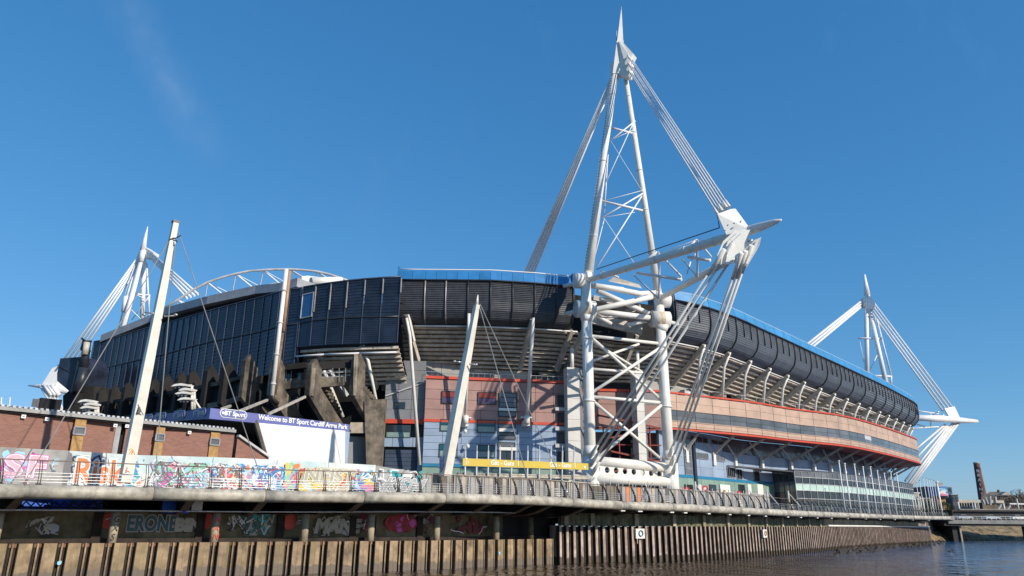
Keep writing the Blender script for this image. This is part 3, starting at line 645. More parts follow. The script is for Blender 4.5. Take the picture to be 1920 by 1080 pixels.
M['redglass']=mat('red_reflecting_glass',(0.30,0.05,0.025),0.15); M['plumglass']=mat('plum_glass',(0.10,0.06,0.12),0.15); M['tealglass']=mat('teal_glass',(0.01,0.10,0.13),0.12); M['greenglass']=mat('sage_glass',(0.26,0.36,0.33),0.25)
win(829,734,857,756,['redglass','plumglass']); win(897,736,930,758,['redglass','plumglass'])
win(826,787,843,808,['tealglass','greenglass']); win(895,788,928,811,['tealglass','greenglass'])
win(824,833,857,857,['tealglass','greenglass']); win(894,835,927,858,['tealglass','greenglass'],cols=1)
win(936,737,968,764,['glass_g','greypan'],rows=3); win(935,772,967,781,['glass_g'],rows=1)
win(934,788,966,803,['glass_g'],rows=2); win(934,811,966,824,['glass','glass_g'],rows=2); win(934,830,965,838,['glass_g'],rows=1); win(934,846,965,862,['glass'],rows=1,cols=2)
for y0,y1 in ((766,771),(804,810),(839,845)): w1box(935,y0,967,y1,'balcony_front','board' if y0>800 else 'white_far',off=.45,th=.5)
for x0,y0,x1,y1 in ((1046,742,1069,764),(1046,776,1069,800),(1045,812,1069,832),(1045,848,1069,864)): win(x0,y0,x1,y1,['glass'],rows=1,cols=2)
for y0,y1 in ((765,771),(801,808),(833,840)): w1box(1040,y0,1069,y1,'balcony_front','lightgrey',off=.6,th=.7)
w1box(989,790,1013,864,'window_pane','glass_g',off=.05) if False else None
# CCTV domes on brackets
for x,y in ((871,810),(876,838)):
    u,z=w1(x,y); p=W1P(u,1.0); mb=MB(); mb.ball((p.x,p.y,z),.28,.28,.32); mb.tube(W1P(u-.7,.1)+Vector((0,0,z+.2)),p+Vector((0,0,z+.35)),.06,n=6); mb.build('camera_dome','white_far',ST)
# recessed grey wall above the block, and its right return
gb=9.0
g0=W1P(w1(722,700)[0]-.5,-gb*.55); g1=W1P(w1(1048,700)[0]+.6,-gb*.8)
zs=CS[2].z-6.6-11*.54
def gwall(a,b,z0,z1,nc,nr,m,name='wall_panel'):
    a=Vector((a.x,a.y,0)); b=Vector((b.x,b.y,0))
    for c in range(nc):
        for r in range(nr):
            p=a.lerp(b,c/nc); q_=a.lerp(b,(c+1)/nc); g=.03/(q_-p).length
            mb=MB(); mb.slab(p.lerp(q_,g),q_.lerp(p,g),z0+(z1-z0)*r/nr+.02,z0+(z1-z0)*(r+1)/nr-.02,.2); mb.build(name,m,ST)
gwall(g0,g1,zRT-1.5,zs+1.2,9,3,'greylt')
gr=W1P(w1(1069,700)[0]+.4,-.4); gwall(g1,gr,zRT-.2,zs+1.5,2,3,'greypan')
mb=MB(); a=W1P(w1(945,700)[0],-4); b=W1P(w1(1020,700)[0],-4)
mb.slab(a,b,zRT,zRT+2.3,.2); mb.build('corrugated_screen','fartan',ST)
w1o=w1(1012,708)[0]
mb=MB(); mb.slab(W1P(w1o-.6,-3.2),W1P(w1o+.5,-3.2),zRT-.2,zRT+2.1,.3); mb.build('doorway','black',ST)
mb=MB(); mb.slab(W1P(w1o+1.0,-3.0),W1P(w1o+2.2,-3.0),zRT-.2,zRT+1.1,.3); mb.build('plant_cabinet','fardark',ST)
mb=MB()
for k in range(26):
    u=UL+(UR-UL)*k/25; mb.tube(W1P(u,-.6)+Vector((0,0,zRT)),W1P(u,-.6)+Vector((0,0,zRT+1.0)),.03,n=4)
mb.tube(W1P(UL,-.6)+Vector((0,0,zRT+1.0)),W1P(UR,-.6)+Vector((0,0,zRT+1.0)),.035,n=4); mb.build('handrail','alu',ST)
# pale piers carrying the props by the tower
for xa,xb,yt,Y in ((1065,1092,688,114),(1196,1214,694,119.5)):
    a=A(xa,800,Y); b=A(xb-4,800,Y+.5); zt_=A(xa,yt,Y).z; n_=int((zt_-GZ)/1.6)
    for r in range(n_):
        mb=MB(); z0=GZ+(zt_-GZ)*r/n_; z1=GZ+(zt_-GZ)*(r+1)/n_; mb.slab(a,b,z0+.02,z1-.02,1.8); mb.build('pier_tile','pier',ST)
    mb=MB(); t=a.lerp(b,.45); mb.tube(Vector((t.x,t.y+.6,zt_)),Vector((t.x,t.y+.6,zt_+3.3)),.32,n=10); mb.build('prop','white',ST)
    mb=MB(); mb.bar(Vector((t.x,t.y+.3,zt_+6.2)),Vector((t.x-2.2,t.y+5,zt_+.6)),.6,.9); mb.build('raker','raker',ST)
    mb=MB(); mb.slab(b,b+Vector((0.7,2.2,0)),GZ,zt_,.3); mb.build('pier_return','greypan',ST)
# rakers and props in front of the corner block
def rk(x0,y0,Y0,x1,y1,Y1,w=.5,h=.8,m='raker'):
    mb=MB(); mb.bar(A(x0,y0,Y0),A(x1,y1,Y1),w,h); mb.build('raker',m,ST)
rk(757,588,110.2,787,692,116.5,.75,.9); rk(764,590,109.8,775,640,112,.5,.6,'white'); prop(A(762,596,109.4),A(768,628,110.2),A(787,872,111.4),.27)
rk(880,590,109.4,872,690,116.5); prop(A(879,588,109),A(879,625,109.2),A(873,782,110.9),.27)
rk(998,600,111,975,692,118,.6,.9); prop(A(1000,596,110.6),A(998,625,110.8),A(988,782,112.8),.30)
for x,y,Y in ((873,782,110.9),(988,782,112.8)):
    c=A(x,y,Y); u=(c-W1a).dot(dW); mb=MB(); zz=c.z
    mb.slab(W1P(u-.5,1.9),W1P(u+.5,1.9),zz-1.3,zz-.5,1.9); mb.slab(W1P(u-.9,2.1),W1P(u+.9,2.1),zz-.1,zz+.05,2.0); mb.tube(c-Vector((0,0,1)),c+Vector((0,0,.2)),.45,n=10)
    mb.build('bracket','white',ST)
rk(1094,622,112.5,1062,688,120,.6,.9)
# --- left grey bay between the block and the old stand
G0=onwall(718,800,W1a,W1b); G0=A(719,790,113.2); G1=W1P(UL+.02,-1.2); G0z=G0
GL=[Vector((G0.x,G0.y,0)),Vector((G1.x,G1.y,0))]
def gz(x,y): return onwall(x,y,GL[0],GL[1])
def gslab(x0,y0,x1,y1,name,m,off=0,th=.3):
    p0=gz(x0,(y0+y1)/2); p1=gz(x1,(y0+y1)/2); z1=gz((x0+x1)/2,y0).z; z0=gz((x0+x1)/2,y1).z
    mb=MB(); mb.slab(p0,p1,z0,z1,th,off=off); return mb.build(name,m,ST)
zm=gz(755,790).z
gwall(GL[0],GL[1],zm+.3,gz(760,676).z,3,6,'greypan')
mb=MB(); mb.slab(GL[0],GL[1],zm-.35,zm+.3,.4,off=.25); mb.build('red_edge_strip','redstrip',ST)
mb=MB(); mb.slab(GL[0],GL[1],GZ,zm-.35,.5,off=-.9); mb.build('recess_wall','fardark',ST)
gwall(GL[0]+nW*.05,GL[1]+nW*.05,gz(760,838).z,gz(760,820).z,4,1,'bluepan')
gslab(723,797,770,821,'window_pane','glass',.1); gslab(725,811,768,820,'balcony_front','greenglass',.2)
k0,k1=gz(722,842),gz(787,842); zt2=k0.z; zb2=GZ; nslat=14
for s in range(nslat):
    mb=MB(); a=zb2+(zt2-zb2)*s/nslat; mb.slab(k0,k1,a,a+(zt2-zb2)/nslat-.04,.15,off=-.5); mb.build('shutter_slat','shutter',ST)
gslab(783,820,792,900,'door_jamb','bluepan',.2)
mb=MB(); p0=gz(722,752); p1=gz(800,717); mb.bar(Vector((p0.x,p0.y,gz(724,743).z))+nW*.2,Vector((p1.x,p1.y,gz(798,716).z))+nW*.2,.15,.16); mb.build('sloping_trim','lightgrey',ST)  # pale bar painting the slanting edge of sunlight on the grey wall
gslab(738,754,760,766,'window_pane','glass',.1); gslab(741,757,747,761,'lit_blind','ybrick',.16)
# --- behind the tower: pink wall, stair void with red steelwork, upper void between the rim boxes
T1=W1P(w1(1069,750)[0]+1.5,-5.5); T2=Vector((OPT[0].x,OPT[0].y,0))
T1=Vector((T1.x,T1.y,0))
for c in range(4):
    for r in range(8):
        a=T1.lerp(T2,c/4); b=T1.lerp(T2,(c+1)/4); z0=GZ+2+(OT-.3-GZ-2)*r/8; z1=GZ+2+(OT-.3-GZ-2)*(r+1)/8
        mb=MB(); mb.slab(a.lerp(b,.01),b.lerp(a,.01),z0+.03,z1-.03,.2,off=-3.2 if r<5 else 0); mb.build('wall_panel','red' if (r+c)%5 else 'greypan',ST)
mb=MB(); mb.slab(T1,T2,OT-.3,OT+.1,.4,off=.2); mb.build('red_edge_strip','redstrip',ST)
mb=MB(); 
for c in range(7):
    p=T1.lerp(T2,c/6)+Vector((0,0,0)); 
    mb.tube((p.x,p.y-1.0,GZ),(p.x,p.y-1.0,19.6),.12,n=6)
for f in range(5):
    z=8.2+f*2.7; a=T1.lerp(T2,.05); b=T1.lerp(T2,.95); mb.tube((a.x,a.y-1,z),(b.x,b.y-1,z),.10,n=6)
    a2,b2=(a,b) if f%2 else (b,a); mb.bar(Vector((a2.x,a2.y-1.4,z)),Vector((b2.x,b2.y-1.4,z+2.7)),.2,.28)
mb.build('stair_steelwork','redsteel',ST)
mb=MB(); a=T1.lerp(T2,.45); b=T1.lerp(T2,.75); mb.slab(a,b,GZ,19,.3,off=-2.0); mb.build('stair_recess','black',ST)
e0=CP[-1]; e1=WR[0]
mb=MB(); a=Vector((e0.x,e0.y,0))-CN[-1]*3.4; b=Vector((e1.x,e1.y,0))-WN[0]*3.4; mb.slab(a,b,33.0,40.2,.4); mb.build('back_panel','black',ST)
mb=MB(); a2=Vector((e0.x+1.0,e0.y+1.6,0)); b2=Vector((e1.x-1.0,e1.y+1.5,0))
pm=A(1105,596,113.5); pn=A(1203,619,116.5); mb.bar(pm,pn,.5,1.7); mb.build('curved_beam','raker',ST)
for x0,y0,x1,y1 in ((1112,558,1160,570),(1175,585,1200,575)):
    mb=MB(); mb.bar(A(x0,y0,112.6),A(x1,y1,114),.4,.8); mb.build('cross_beam','raker',ST)
mb=MB(); mb.hexa([A(1140,527,120),A(1204,541,122),A(1204,541,130),A(1140,527,128)],[A(1150,519,120),A(1198,533,122),A(1198,533,130),A(1150,519,128)]); mb.build('roof_beam','raker',ST)
# ============================================================ north side facade
FX=[(563,539,606,651),(596,534,600,648),(654,526,595.6,645.5),(700,522,594.5,644),(748,519.5,593.5,642.5)]
F2=[(Zp(x,ym,33.6),yt,ym,yb) for x,yt,ym,yb in FX]
def zz(p,y): return zfor((p.x,p.y),y)
F2v=[Vector((p.x,p.y,zz(p,yt),zz(p,yb))) if False else (Vector((p.x,p.y,0)),zz(p,yt),p.z,zz(p,yb)) for p,yt,ym,yb in F2]
FX1=[(167,643,689,740),(200,638,681,735),(265,614.5,673,728),(292,608,662,724),(350,592,650,712),(400,579,640,700),(480,558,624,680),(521,547,613,662),(560,541,606.5,652)]
FX1=[(167,641,694,740),(200,635,689,735),(265,616,674,728),(310,604,664,720),(350,593,652.5,712),(400,579,640,700),(480,558,624,680),(521,547,613,662),(560,540,606.5,652)]
F1=[]
for x,yt,ym,yb in FX1:
    p=Zp(x,ym,33.6); F1.append((Vector((p.x,p.y,0)),zz(p,yt),33.6,zz(p,yb)))
def fpath(F,step):
    pts=[(f[0].x,f[0].y,i) for i,f in enumerate(F)]
    r=smoothpath([Vector((a,b,c)) for a,b,c in pts],step); out=[]
    for v in r:
        i=min(int(v.z),len(F)-2); t=v.z-i
        out.append((Vector((v.x,v.y,0)),)+tuple(F[i][k]+(F[i+1][k]-F[i][k])*t for k in (1,2,3)))
    return out
# the pictures' rows give each line's height; keep them smooth
P1=fpath(F1,2.35); P2=fpath(F2v,3.0)
def fac(P,lowz=None):
    for a,b in zip(P,P[1:]):
        for z0a,z0b,z1a,z1b in ((a[2]+.12,b[2]+.12,a[1],b[1]),((a[3] if lowz is None else min(a[3],lowz)),(b[3] if lowz is None else min(b[3],lowz)),a[2]-.12,b[2]-.12)):
            g=.03; A_=a[0].lerp(b[0],g); B_=b[0].lerp(a[0],g); n=12
            mb=MB(); d=(B_-A_).normalized(); N=Vector((d.y,-d.x,0))
            mb.slab(A_,B_,(z0a,z0b),(z1a,z1b),.3)
            for s in range(n):        # pressed corrugations, joined with the panel they belong to
                t0=(s+.15)/n; t1=(s+.65)/n
                mb.slab(A_,B_,(z0a+(z1a-z0a)*t0,z0b+(z1b-z0b)*t0),(z0a+(z1a-z0a)*t1,z0b+(z1b-z0b)*t1),.05,off=.06)
            mb.build('facade_panel','navy',ST)
    for k,a in enumerate(P):
        b=P[min(k+1,len(P)-1)]; c=P[max(k-1,0)]; d=(b[0]-c[0]).normalized(); N=Vector((d.y,-d.x,0)); p=a[0]+N*.12
        mb=MB(); mb.tube((p.x,p.y,a[3] if lowz is None else min(a[3],lowz)),(p.x,p.y,a[1]),.09,n=4); mb.build('vertical_rib','navy_rib',ST)
    mb=MB(); mb.pipe([Vector((a[0].x,a[0].y-.1,a[2])) for a in P],.14,6); mb.build('horizontal_rail','rib',ST)
    mb=MB(); mb.pipe([Vector((a[0].x,a[0].y-.1,a[1]+.05)) for a in P],.13,6); mb.build('top_rail','navy_rib',ST)
fac(P1,26.0); fac(P2)
# pale strips painting the sun's glint on the upper part of the ribs
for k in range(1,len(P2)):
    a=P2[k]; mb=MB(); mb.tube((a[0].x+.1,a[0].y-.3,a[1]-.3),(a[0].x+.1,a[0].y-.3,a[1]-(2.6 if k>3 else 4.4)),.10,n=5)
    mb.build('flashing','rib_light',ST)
# window with the reflected sky put into its blue colour
a,b=P2[0][0],P2[1][0]; zt1,zt0=P2[0][1]-1.3,P2[0][2]+.7
M['skyglass']=mat('blue_mirror_film',(0.03,0.13,0.30),0.25,var=0.03)
mb=MB(); mb.slab(a.lerp(b,.08),b.lerp(a,.04),zt0,zt1,.1,off=.22); w_=mb.build('mirror_window','skyglass',ST)
mb=MB()
for z in (zt0,zt1): mb.slab(a.lerp(b,.05),b.lerp(a,.01),z-.07,z+.07,.12,off=.3)
for t in (.07,.96): q_=a.lerp(b,t); r_=(b-a).normalized()*.08; mb.slab(q_-r_,q_+r_,zt0,zt1,.12,off=.3)
mb.build('frame','lightgrey',w_)
# roof edge above the far part
RX=[(189,628),(286,589),(305,578),(389,555),(480,535),(525,530),(558,520.6)]
F1n=[F1[1],F1[2],F1[3],F1[5],F1[6],F1[7],F1[8]]
RE=[]
for (x,y),f in zip(RX,F1n):
    c=A(x,y,f[0].y+1.5); RE.append(Vector((c.x,c.y,c.z)))
for i in range(len(RE)-1):
    for s in (0,1):
        a=RE[i].lerp(RE[i+1],s/2); b=RE[i].lerp(RE[i+1],s/2+.5); mb=MB(); hgt=1.5
        mb.slab(a.lerp(b,.01),b.lerp(a,.01),(a.z-hgt,b.z-hgt),(a.z,b.z),4); mb.build('roof_edge_panel','roofgrey',ST)
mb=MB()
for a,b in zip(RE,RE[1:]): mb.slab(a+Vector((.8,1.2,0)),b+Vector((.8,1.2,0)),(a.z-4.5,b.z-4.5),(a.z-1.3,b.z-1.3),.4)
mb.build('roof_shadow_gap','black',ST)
# roof sheet
C=Vector((15,175,36))
mb=MB(); rim=[Vector((p.x,p.y,36.5))-n*4 for p,n in zip(WR,WN)]
left=[Vector((p[0].x,p[0].y+2.5,36.5)) for p in (P1+P2)]
ringp=left+[Vector((p.x,p.y+3,36.5)) for p in CP[1:]]+rim+[Vector((60,265,36.5)),Vector((-20,270,36.5)),Vector((-90,215,36.5))]
for a,b in zip(ringp,ringp[1:]+ringp[:1]): mb.face([a,b,C])
mb.build('roof','roofgrey',ST)
# step rows, rails and rakers under the lifted facade
SP2=[Vector((a[0].x,a[0].y,a[3])) for a in P2[::2]]; SP2.append(Vector((P2[-1][0].x,P2[-1][0].y,P2[-1][3]))) if (len(P2)%2==0) else None
SPn=normals(SP2); steps(SP2,SPn,-.6,-.35,9,.8,.52)
mb=MB()
for a,b,na,nb in zip(SP2,SP2[1:],SPn,SPn[1:]): mb.tube(a+na*.2+Vector((0,0,-1.5)),b+nb*.2+Vector((0,0,-1.5)),.14,n=8)
mb.build('tie_rail','white_far',ST)
rk(678,648,108.3,706,728,114.5,.6,.9); prop(A(686,668,108.8),A(690,676,109),A(713,790,111.5),.26)
rk(545,660,112.5,562,692,115,.6,1.3,'lightgrey'); rk(598,661,110.5,617,684,113,.6,1.2,'lightgrey'); rk(617,694,111,650,742,114,.6,.6,'lightgrey'); prop(A(607,695,108.5),A(609,700,108.7),A(643,782,111),.30)
mb=MB()   # end of the lifted facade is closed with a slatted return
a=P1[-1][0]; b=P2[0][0]; mb.slab(a,b,26,P2[0][1]-.3,.4,off=-.05); mb.build('return_panel','navy',ST)
mb=MB(); a=SP2[0]; b=SP2[-1]; mb.slab(Vector((a.x-6,a.y+11,0)),Vector((b.x+2,b.y+9.5,0)),GZ,25.5,.5); mb.build('back_wall','black',ST)
mb=MB(); mb.slab(Vector((F1[0][0].x,F1[0][0].y+2,0)),Vector((F1[8][0].x,F1[8][0].y+3,0)),GZ,30,.5); mb.build('back_wall','black',ST)
# roof arch trusses
ARC=[(305,580),(340,558),(375,536),(410,522),(460,509.5),(500,506),(545,505),(600,510),(640,522),(668,532)]
def arch(pts,Y0,Y1,dy):
    T=[A(x,y+dy,Y0+(Y1-Y0)*i/(len(pts)-1)) for i,(x,y) in enumerate(pts)]
    T=smoothpath(T,2.9)
    mb=MB(); mb.pipe(T,.27,8); mb.build('arch_chord','lightgrey',ST)
    back=[t+Vector((3,7,-.6)) for t in T]; mb=MB(); mb.pipe(back,.2,6); mb.build('arch_chord','white_far',ST)
    for k in range(1,len(T)-1,2):
        a=T[k]
        for dx in (-1,1):
            j=k+dx; b=T[j]; mb=MB(); mb.tube(a,Vector((b.x+1.5,b.y+3,a.z-3.3)),.15,.15,n=6,cap=False); mb.build('arch_brace','white_far',ST)
        mb=MB(); mb.tube(back[k],Vector((a.x+1.5,a.y+3,a.z-3.3)),.13,n=6,cap=False); mb.tube(a,back[k],.10,n=5); mb.build('arch_brace','white_far',ST)
    mb=MB(); mb.pipe([Vector((t.x+1.5,t.y+3,t.z-3.4)) for t in T],.2,6); mb.build('arch_chord','white_far',ST)
arch(ARC,150,150,0)
mb=MB(); a=A(566,527,117); b=A(640,520,119); mb.hexa([A(566,535,117),A(640,535,119),A(640,535,123),A(566,535,121)],[A(566,518,117),A(578,517,118),A(640,524,123),A(566,520,121)]); mb.build('roof_rail_beam','board',ST)
mb=MB(); mb.tube(A(583,528,115.8),A(640,527,119),.75,n=14); t_=mb.build('roof_tube','board',ST)
mb=MB(); c=A(582.6,528,115.78); d=(A(640,527,119)-A(583,528,115.8)).normalized(); mb.tube(c-d*.05,c,.55,n=12); mb.build('tube_opening','roofgrey',t_)
# rail light posts on the roof edge behind
# ============================================================ old concrete grandstand with its blades
CG=thing('concrete_grandstand',A(500,760,100).to_3d()*1.0,'blackened old concrete grandstand with a row of jutting blade walls under the navy facade','grandstand')
D=Vector((-.56,-.83,0)).normalized(); SD=Vector((.83,-.56,0)).normalized()
def blade(tx,ty,Y,yshoulder,ylow,xb,m='oldconc',th=.95,topslope=-2.2,l=9.0,yb=None,mt=None):
    tip=A(tx,ty,Y); zt=tip.z; zk=zfor((tip.x,tip.y),ylow); b=A(tx,ty,Y)
    P=lambda d,z: Vector((tip.x,tip.y,0))-D*d+Vector((0,0,z))
    run=l; zb=zk-run*1.0
    poly=[P(0,zt-.9),P(0,zk),P(run,zb),P(run+3,zb),P(run+2.4,zb+1.4),P(2.1,zk+1.2),P(1.9,zt-1.4),P(.8,zt)]
    mb=MB(); mb.prism(poly,SD*th); ob=mb.build('blade_wall',m,CG); return tip,zt,zk
tips=[]
B3=blade(660,662,103.5,0,742,0,m='oldconc',l=3.0,topslope=-.8)
B2=blade(577,672,101.0,0,742,0,m='oldconc',l=9)
B1=blade(508,668,101.5,0,741,0,m='oldconc',l=9)
tips=[(655,742),(573,742),(507,741)]
# lower column under the right-hand blade
p=A(690,800,105); mb=MB(); mb.hexa([A(688,905,104.5),A(712,905,105.5),A(716,905,107),A(692,905,106)],[A(683,752,104.5),A(722,748,105.5),A(726,748,107),A(687,752,106)]); mb.build('column','oldconc',CG)
mb=MB(); mb.hexa([A(655,812,104.2),A(690,812,105),A(692,812,106),A(657,812,105.2)],[A(657,792,104.2),A(688,792,105),A(690,792,106),A(659,792,105.2)]); mb.build('cross_beam','oldconc_l',CG)
mb=MB(); mb.slab(A(652,850,106),A(692,850,107),GZ,A(670,818,106).z,.4); mb.build('infill_wall','greypan',CG)
# blade faces painted paler where the sun strikes them
for pts,dd in (([(586,690),(591,690),(587,742),(578,742)],0),([(664,664),(671,664),(667,742),(662,740)],0)):
    Yb=100.6 if pts[0][0]<600 else 103.0
    q=[A(x,y,Yb) for x,y in pts]; mb=MB(); mb.prism(q,Vector((0,.25,0))); mb.build('bare_face','oldconc_l',CG)
# broken stair edges on the lower slopes
def stairs(x0,y0,Y0,x1,y1,Y1,n,w=1.2):
    a=A(x0,y0,Y0); b=A(x1,y1,Y1)
    for k in range(n):
        c=a.lerp(b,(k+.5)/n); mb=MB(); s=(a.z-b.z)/n; mb.box((c.x,c.y,c.z),w,1.1,s*1.02,math.atan2(SD.y,SD.x)); mb.build('stair_block','oldconc',CG)
stairs(603,716,103.5,632,775,108,9); stairs(672,720,104.5,708,762,107.5,9)
# beams and glazing between the blades
def beam(x0,y0,Y0,x1,y1,Y1,h,m='oldconc',d=.8,name='cross_beam'):
    mb=MB(); mb.bar(A(x0,y0,Y0),A(x1,y1,Y1),d,h); mb.build(name,m,CG)
beam(590,687,103,658,683,105,1.1,'oldconc_d'); beam(590,719,103,658,714,105,1.3,'oldconc')
beam(523,691,104,577,685,103.5,.8,'oldconc_d'); beam(522,725,104,575,719,103.5,1.1,'oldconc')
mb=MB(); mb.hexa([A(525,722,105),A(575,716,104.5),A(575,716,105),A(525,722,105.5)],[A(527,695,105),A(577,690,104.5),A(577,690,105),A(527,695,105.5)])
mb.build('window_band','glass',CG)
for k in range(6):
    x=527+k*9.5; mb=MB(); mb.tube(A(x-1,722,104.8),A(x+1,694,104.8),.07,n=4); mb.build('window_bar','frame',CG)
for k in range(5):
    mb=MB(); x=600+k*12; mb.tube(A(x,716,103.6),A(x,690,103.6),.05,n=4); mb.build('broken_rod','frame',CG)
beam(592,700,103.4,655,697,104.8,.12,'frame',.1,'hand_rail'); beam(592,708,103.4,655,705,104.8,.12,'frame',.1,'hand_rail')
# the long blackened part to the left: blades along the facade line
base=[(A(456,664,103.5)),(A(417,677,105.5)),(A(384,684,108)),(A(352,692,111)),(A(330,697,113.5)),(A(303,702,117)),(A(281,708,120)),(A(257,712,123.5)),(A(231,716,127.5)),(A(207,721,132)),(A(183,727,137)),(A(160,733,142))]
for k,t in enumerate(base):
    zlow=t.z-6.3
    P=lambda d,z: Vector((t.x,t.y,0))-D*d+Vector((0,0,z))
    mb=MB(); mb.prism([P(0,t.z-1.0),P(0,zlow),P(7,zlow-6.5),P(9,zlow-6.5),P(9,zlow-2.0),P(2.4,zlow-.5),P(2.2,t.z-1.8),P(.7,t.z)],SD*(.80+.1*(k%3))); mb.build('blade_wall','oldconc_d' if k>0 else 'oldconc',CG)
    if k<len(base)-1:
        u=base[k+1]
        for dz,h,dd in ((-3.0,.55,1.0),(-6.2,.75,.8)):
            a=Vector((u.x,u.y,u.z+dz))-D*dd; b=Vector((t.x,t.y,t.z+dz))-D*dd; mb=MB(); mb.bar(a,b,.5,h); mb.build('window_sill','oldconc_d' if k>3 else 'oldconc',CG)
        a=Vector((u.x,u.y,0))-D*1.5; b=Vector((t.x,t.y,0))-D*1.5; mb=MB(); mb.slab(a,b,(u.z-6,t.z-6),(u.z-3.2,t.z-3.2),.2); mb.build('window_pane','glass',CG)
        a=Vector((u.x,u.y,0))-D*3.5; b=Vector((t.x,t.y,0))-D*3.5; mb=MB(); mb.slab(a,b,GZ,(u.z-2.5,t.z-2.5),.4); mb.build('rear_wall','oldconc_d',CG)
t=base[0]; p=A(520,700,108); mb=MB(); mb.slab(Vector((t.x,t.y,0))-D*5,Vector((p.x,p.y,0)),GZ,t.z-3,.4); mb.build('rear_wall','oldconc_d',CG)
mb=MB(); mb.prism([A(118,770,140),A(118,742,140),A(142,722,140),A(176,724,140),A(176,780,140)],Vector((2,3,0))); mb.build('end_wall','oldconc_d',CG)
# flues on the stand
FL=thing('flue_pipe',A(510,742,99.8),'tall white flue pipe strapped beside a brown one on the old concrete stand','pipe')
mb=MB(); top=A(537,505,99.8); b=A(510,742,99.8); b=Vector((top.x,top.y,b.z)); 
x_=top.x; mb.tube(A(510,742,99.8),A(537,505,99.8),.30,n=12); mb.build('white_pipe','white',FL)
for y in (545,605,665,720):
    xx=537-(y-505)*27/237; c=A(xx,y,99.8); mb=MB(); mb.tube(c-Vector((0,0,.12)),c+Vector((0,0,.12)),.38,n=12); mb.build('pipe_collar','lightgrey',FL)
M['tanpipe']=mat('tan_pipe_paint',(0.40,0.24,0.14),0.5,var=.1)
mb=MB(); mb.tube(A(531,622,100.4),A(543,508,100.4),.26,n=12); mb.build('brown_pipe','tanpipe',FL)
mb=MB(); mb.tube(A(515,740,100.6),A(530,622,100.6),.24,n=10); mb.build('brown_pipe','rail_top',FL)
mb=MB(); mb.pipe([A(510,740,99.8),A(513,750,100.2),A(520,757,101)],.30,10); mb.build('pipe_elbow','post',FL)
# dark screen box and lattice pole left of the facade
SB=thing('screen_box',A(130,735,141),'big navy back of a screen box beside the lattice pole at the facade end','screen')
mb=MB(); mb.prism([A(107,700,139),A(113,672,139),A(152,669,139),A(160,690,139),A(146,728,139),A(134,737,139),A(107,714,139)],Vector((2.5,4,0))); mb.build('casing','navysign' if False else 'navy',SB)
mb=MB(); mb.bar(A(108,684,138.8),A(152,708,138.8),.1,.15); mb.build('seam','rib',SB)
LP=thing('lattice_pole',A(148,735,137),'black pole with curved arms and a lattice ladder at the stand end','pole')
mb=MB(); mb.tube(A(147,735,137),A(158,690,137),.9,n=10); mb.tube(A(158,690,137),A(163,640,137),.75,n=10); mb.build('pole','rib',LP)
mb=MB(); mb.tube(A(159,665,136.2),A(163,642,136.2),.55,n=10); mb.build('pale_sleeve','raker',LP)
for x0,y0,x1,y1 in ((153,634,160,640),(160,640,172,640),(152,655,160,662),(160,662,170,658),(152,655,157,637)):
    mb=MB(); mb.bar(A(x0,y0,136.5),A(x1,y1,136.5),.2,.35); mb.build('arm','post',LP)
mb=MB()
for k in range(7):
    ya=735-k*9; xa=134+k*2.0; mb.tube(A(xa,ya,137),A(xa+12,ya-9,137),.07,n=4); mb.tube(A(xa+14,ya,137),A(xa+2,ya-9,137),.07,n=4)
mb.tube(A(134,735,137),A(148,672,137),.1,n=4); mb.tube(A(155,735,137),A(168,680,137),.1,n=4); mb.build('ladder','rib',LP)
# ============================================================ masts
def leg(par,a,b,r0,r1,name='leg',m='white',n=14): mb=MB(); mb.tube(a,b,r0,r1,n=n); return mb.build(name,m,par)
MN=thing('mast',A(1170,905,108),'tallest white steel mast on its braced river tower with holed plate beam, front centre right','mast','white stadium masts')
P1y,P2y=107.0,113.0
nodeA=A(1098,527,P1y); nodeB=A(1235,561,P2y); drumA=A(1100,580,P1y); drumB=A(1240,599,P2y); footA=A(1104,905,P1y); footB=A(1250,912,P2y)
footA=Vector((drumA.x,drumA.y,GZ)); footB=Vector((drumB.x,drumB.y,GZ))
leg(MN,footA,nodeA,.82,.78,'tower_column',n=18); leg(MN,footB,nodeB,.82,.78,'tower_column',n=18)
for p,dn in ((drumA,Vector((-1.0,-.10,0))),(drumB,Vector((-1.0,-.1,0)))):
    mb=MB(); q=p; mb.tube(q+Vector((-1.65,-.25,0)),q+Vector((1.25,.2,0)),1.34,n=22); d_=mb.build('drum_node','white',MN)
    mb=MB(); mb.tube(q+Vector((-1.8,-.28,0)),q+Vector((-1.65,-.25,0)),1.2,n=22); mb.build('drum_rim','lightgrey',d_)
    mb=MB(); mb.tube(q+Vector((0,0,-2.0)),q+Vector((0,0,-1.1)),.80,1.15,n=16); mb.build('collar','white',MN)
mb=MB(); mb.tube(nodeA+Vector((-1.8,-.2,0)),nodeA+Vector((-.4,0,0)),1.2,n=20); mb.build('drum_node','white',MN)
mb=MB(); mb.tube(nodeB+Vector((-.4,-.2,-.2)),nodeB+Vector((1.7,.3,-.2)),1.15,n=20); mb.build('drum_node','white',MN)
for p in (nodeA,drumA): leg(MN,p,p+Vector((-3.2,2.6,0)),.35,.3,'stub')
for p in (drumB,): leg(MN,p,p+Vector((3.3,3,0)),.35,.3,'stub')
for p in (drumA,drumB):
    mb=MB(); mb.tube(p+Vector((-.62,-.08,0)),p+Vector((.32,.05,0)),1.352,n=22,cap=False); mb.build('rusted_band','rustpaint',MN)
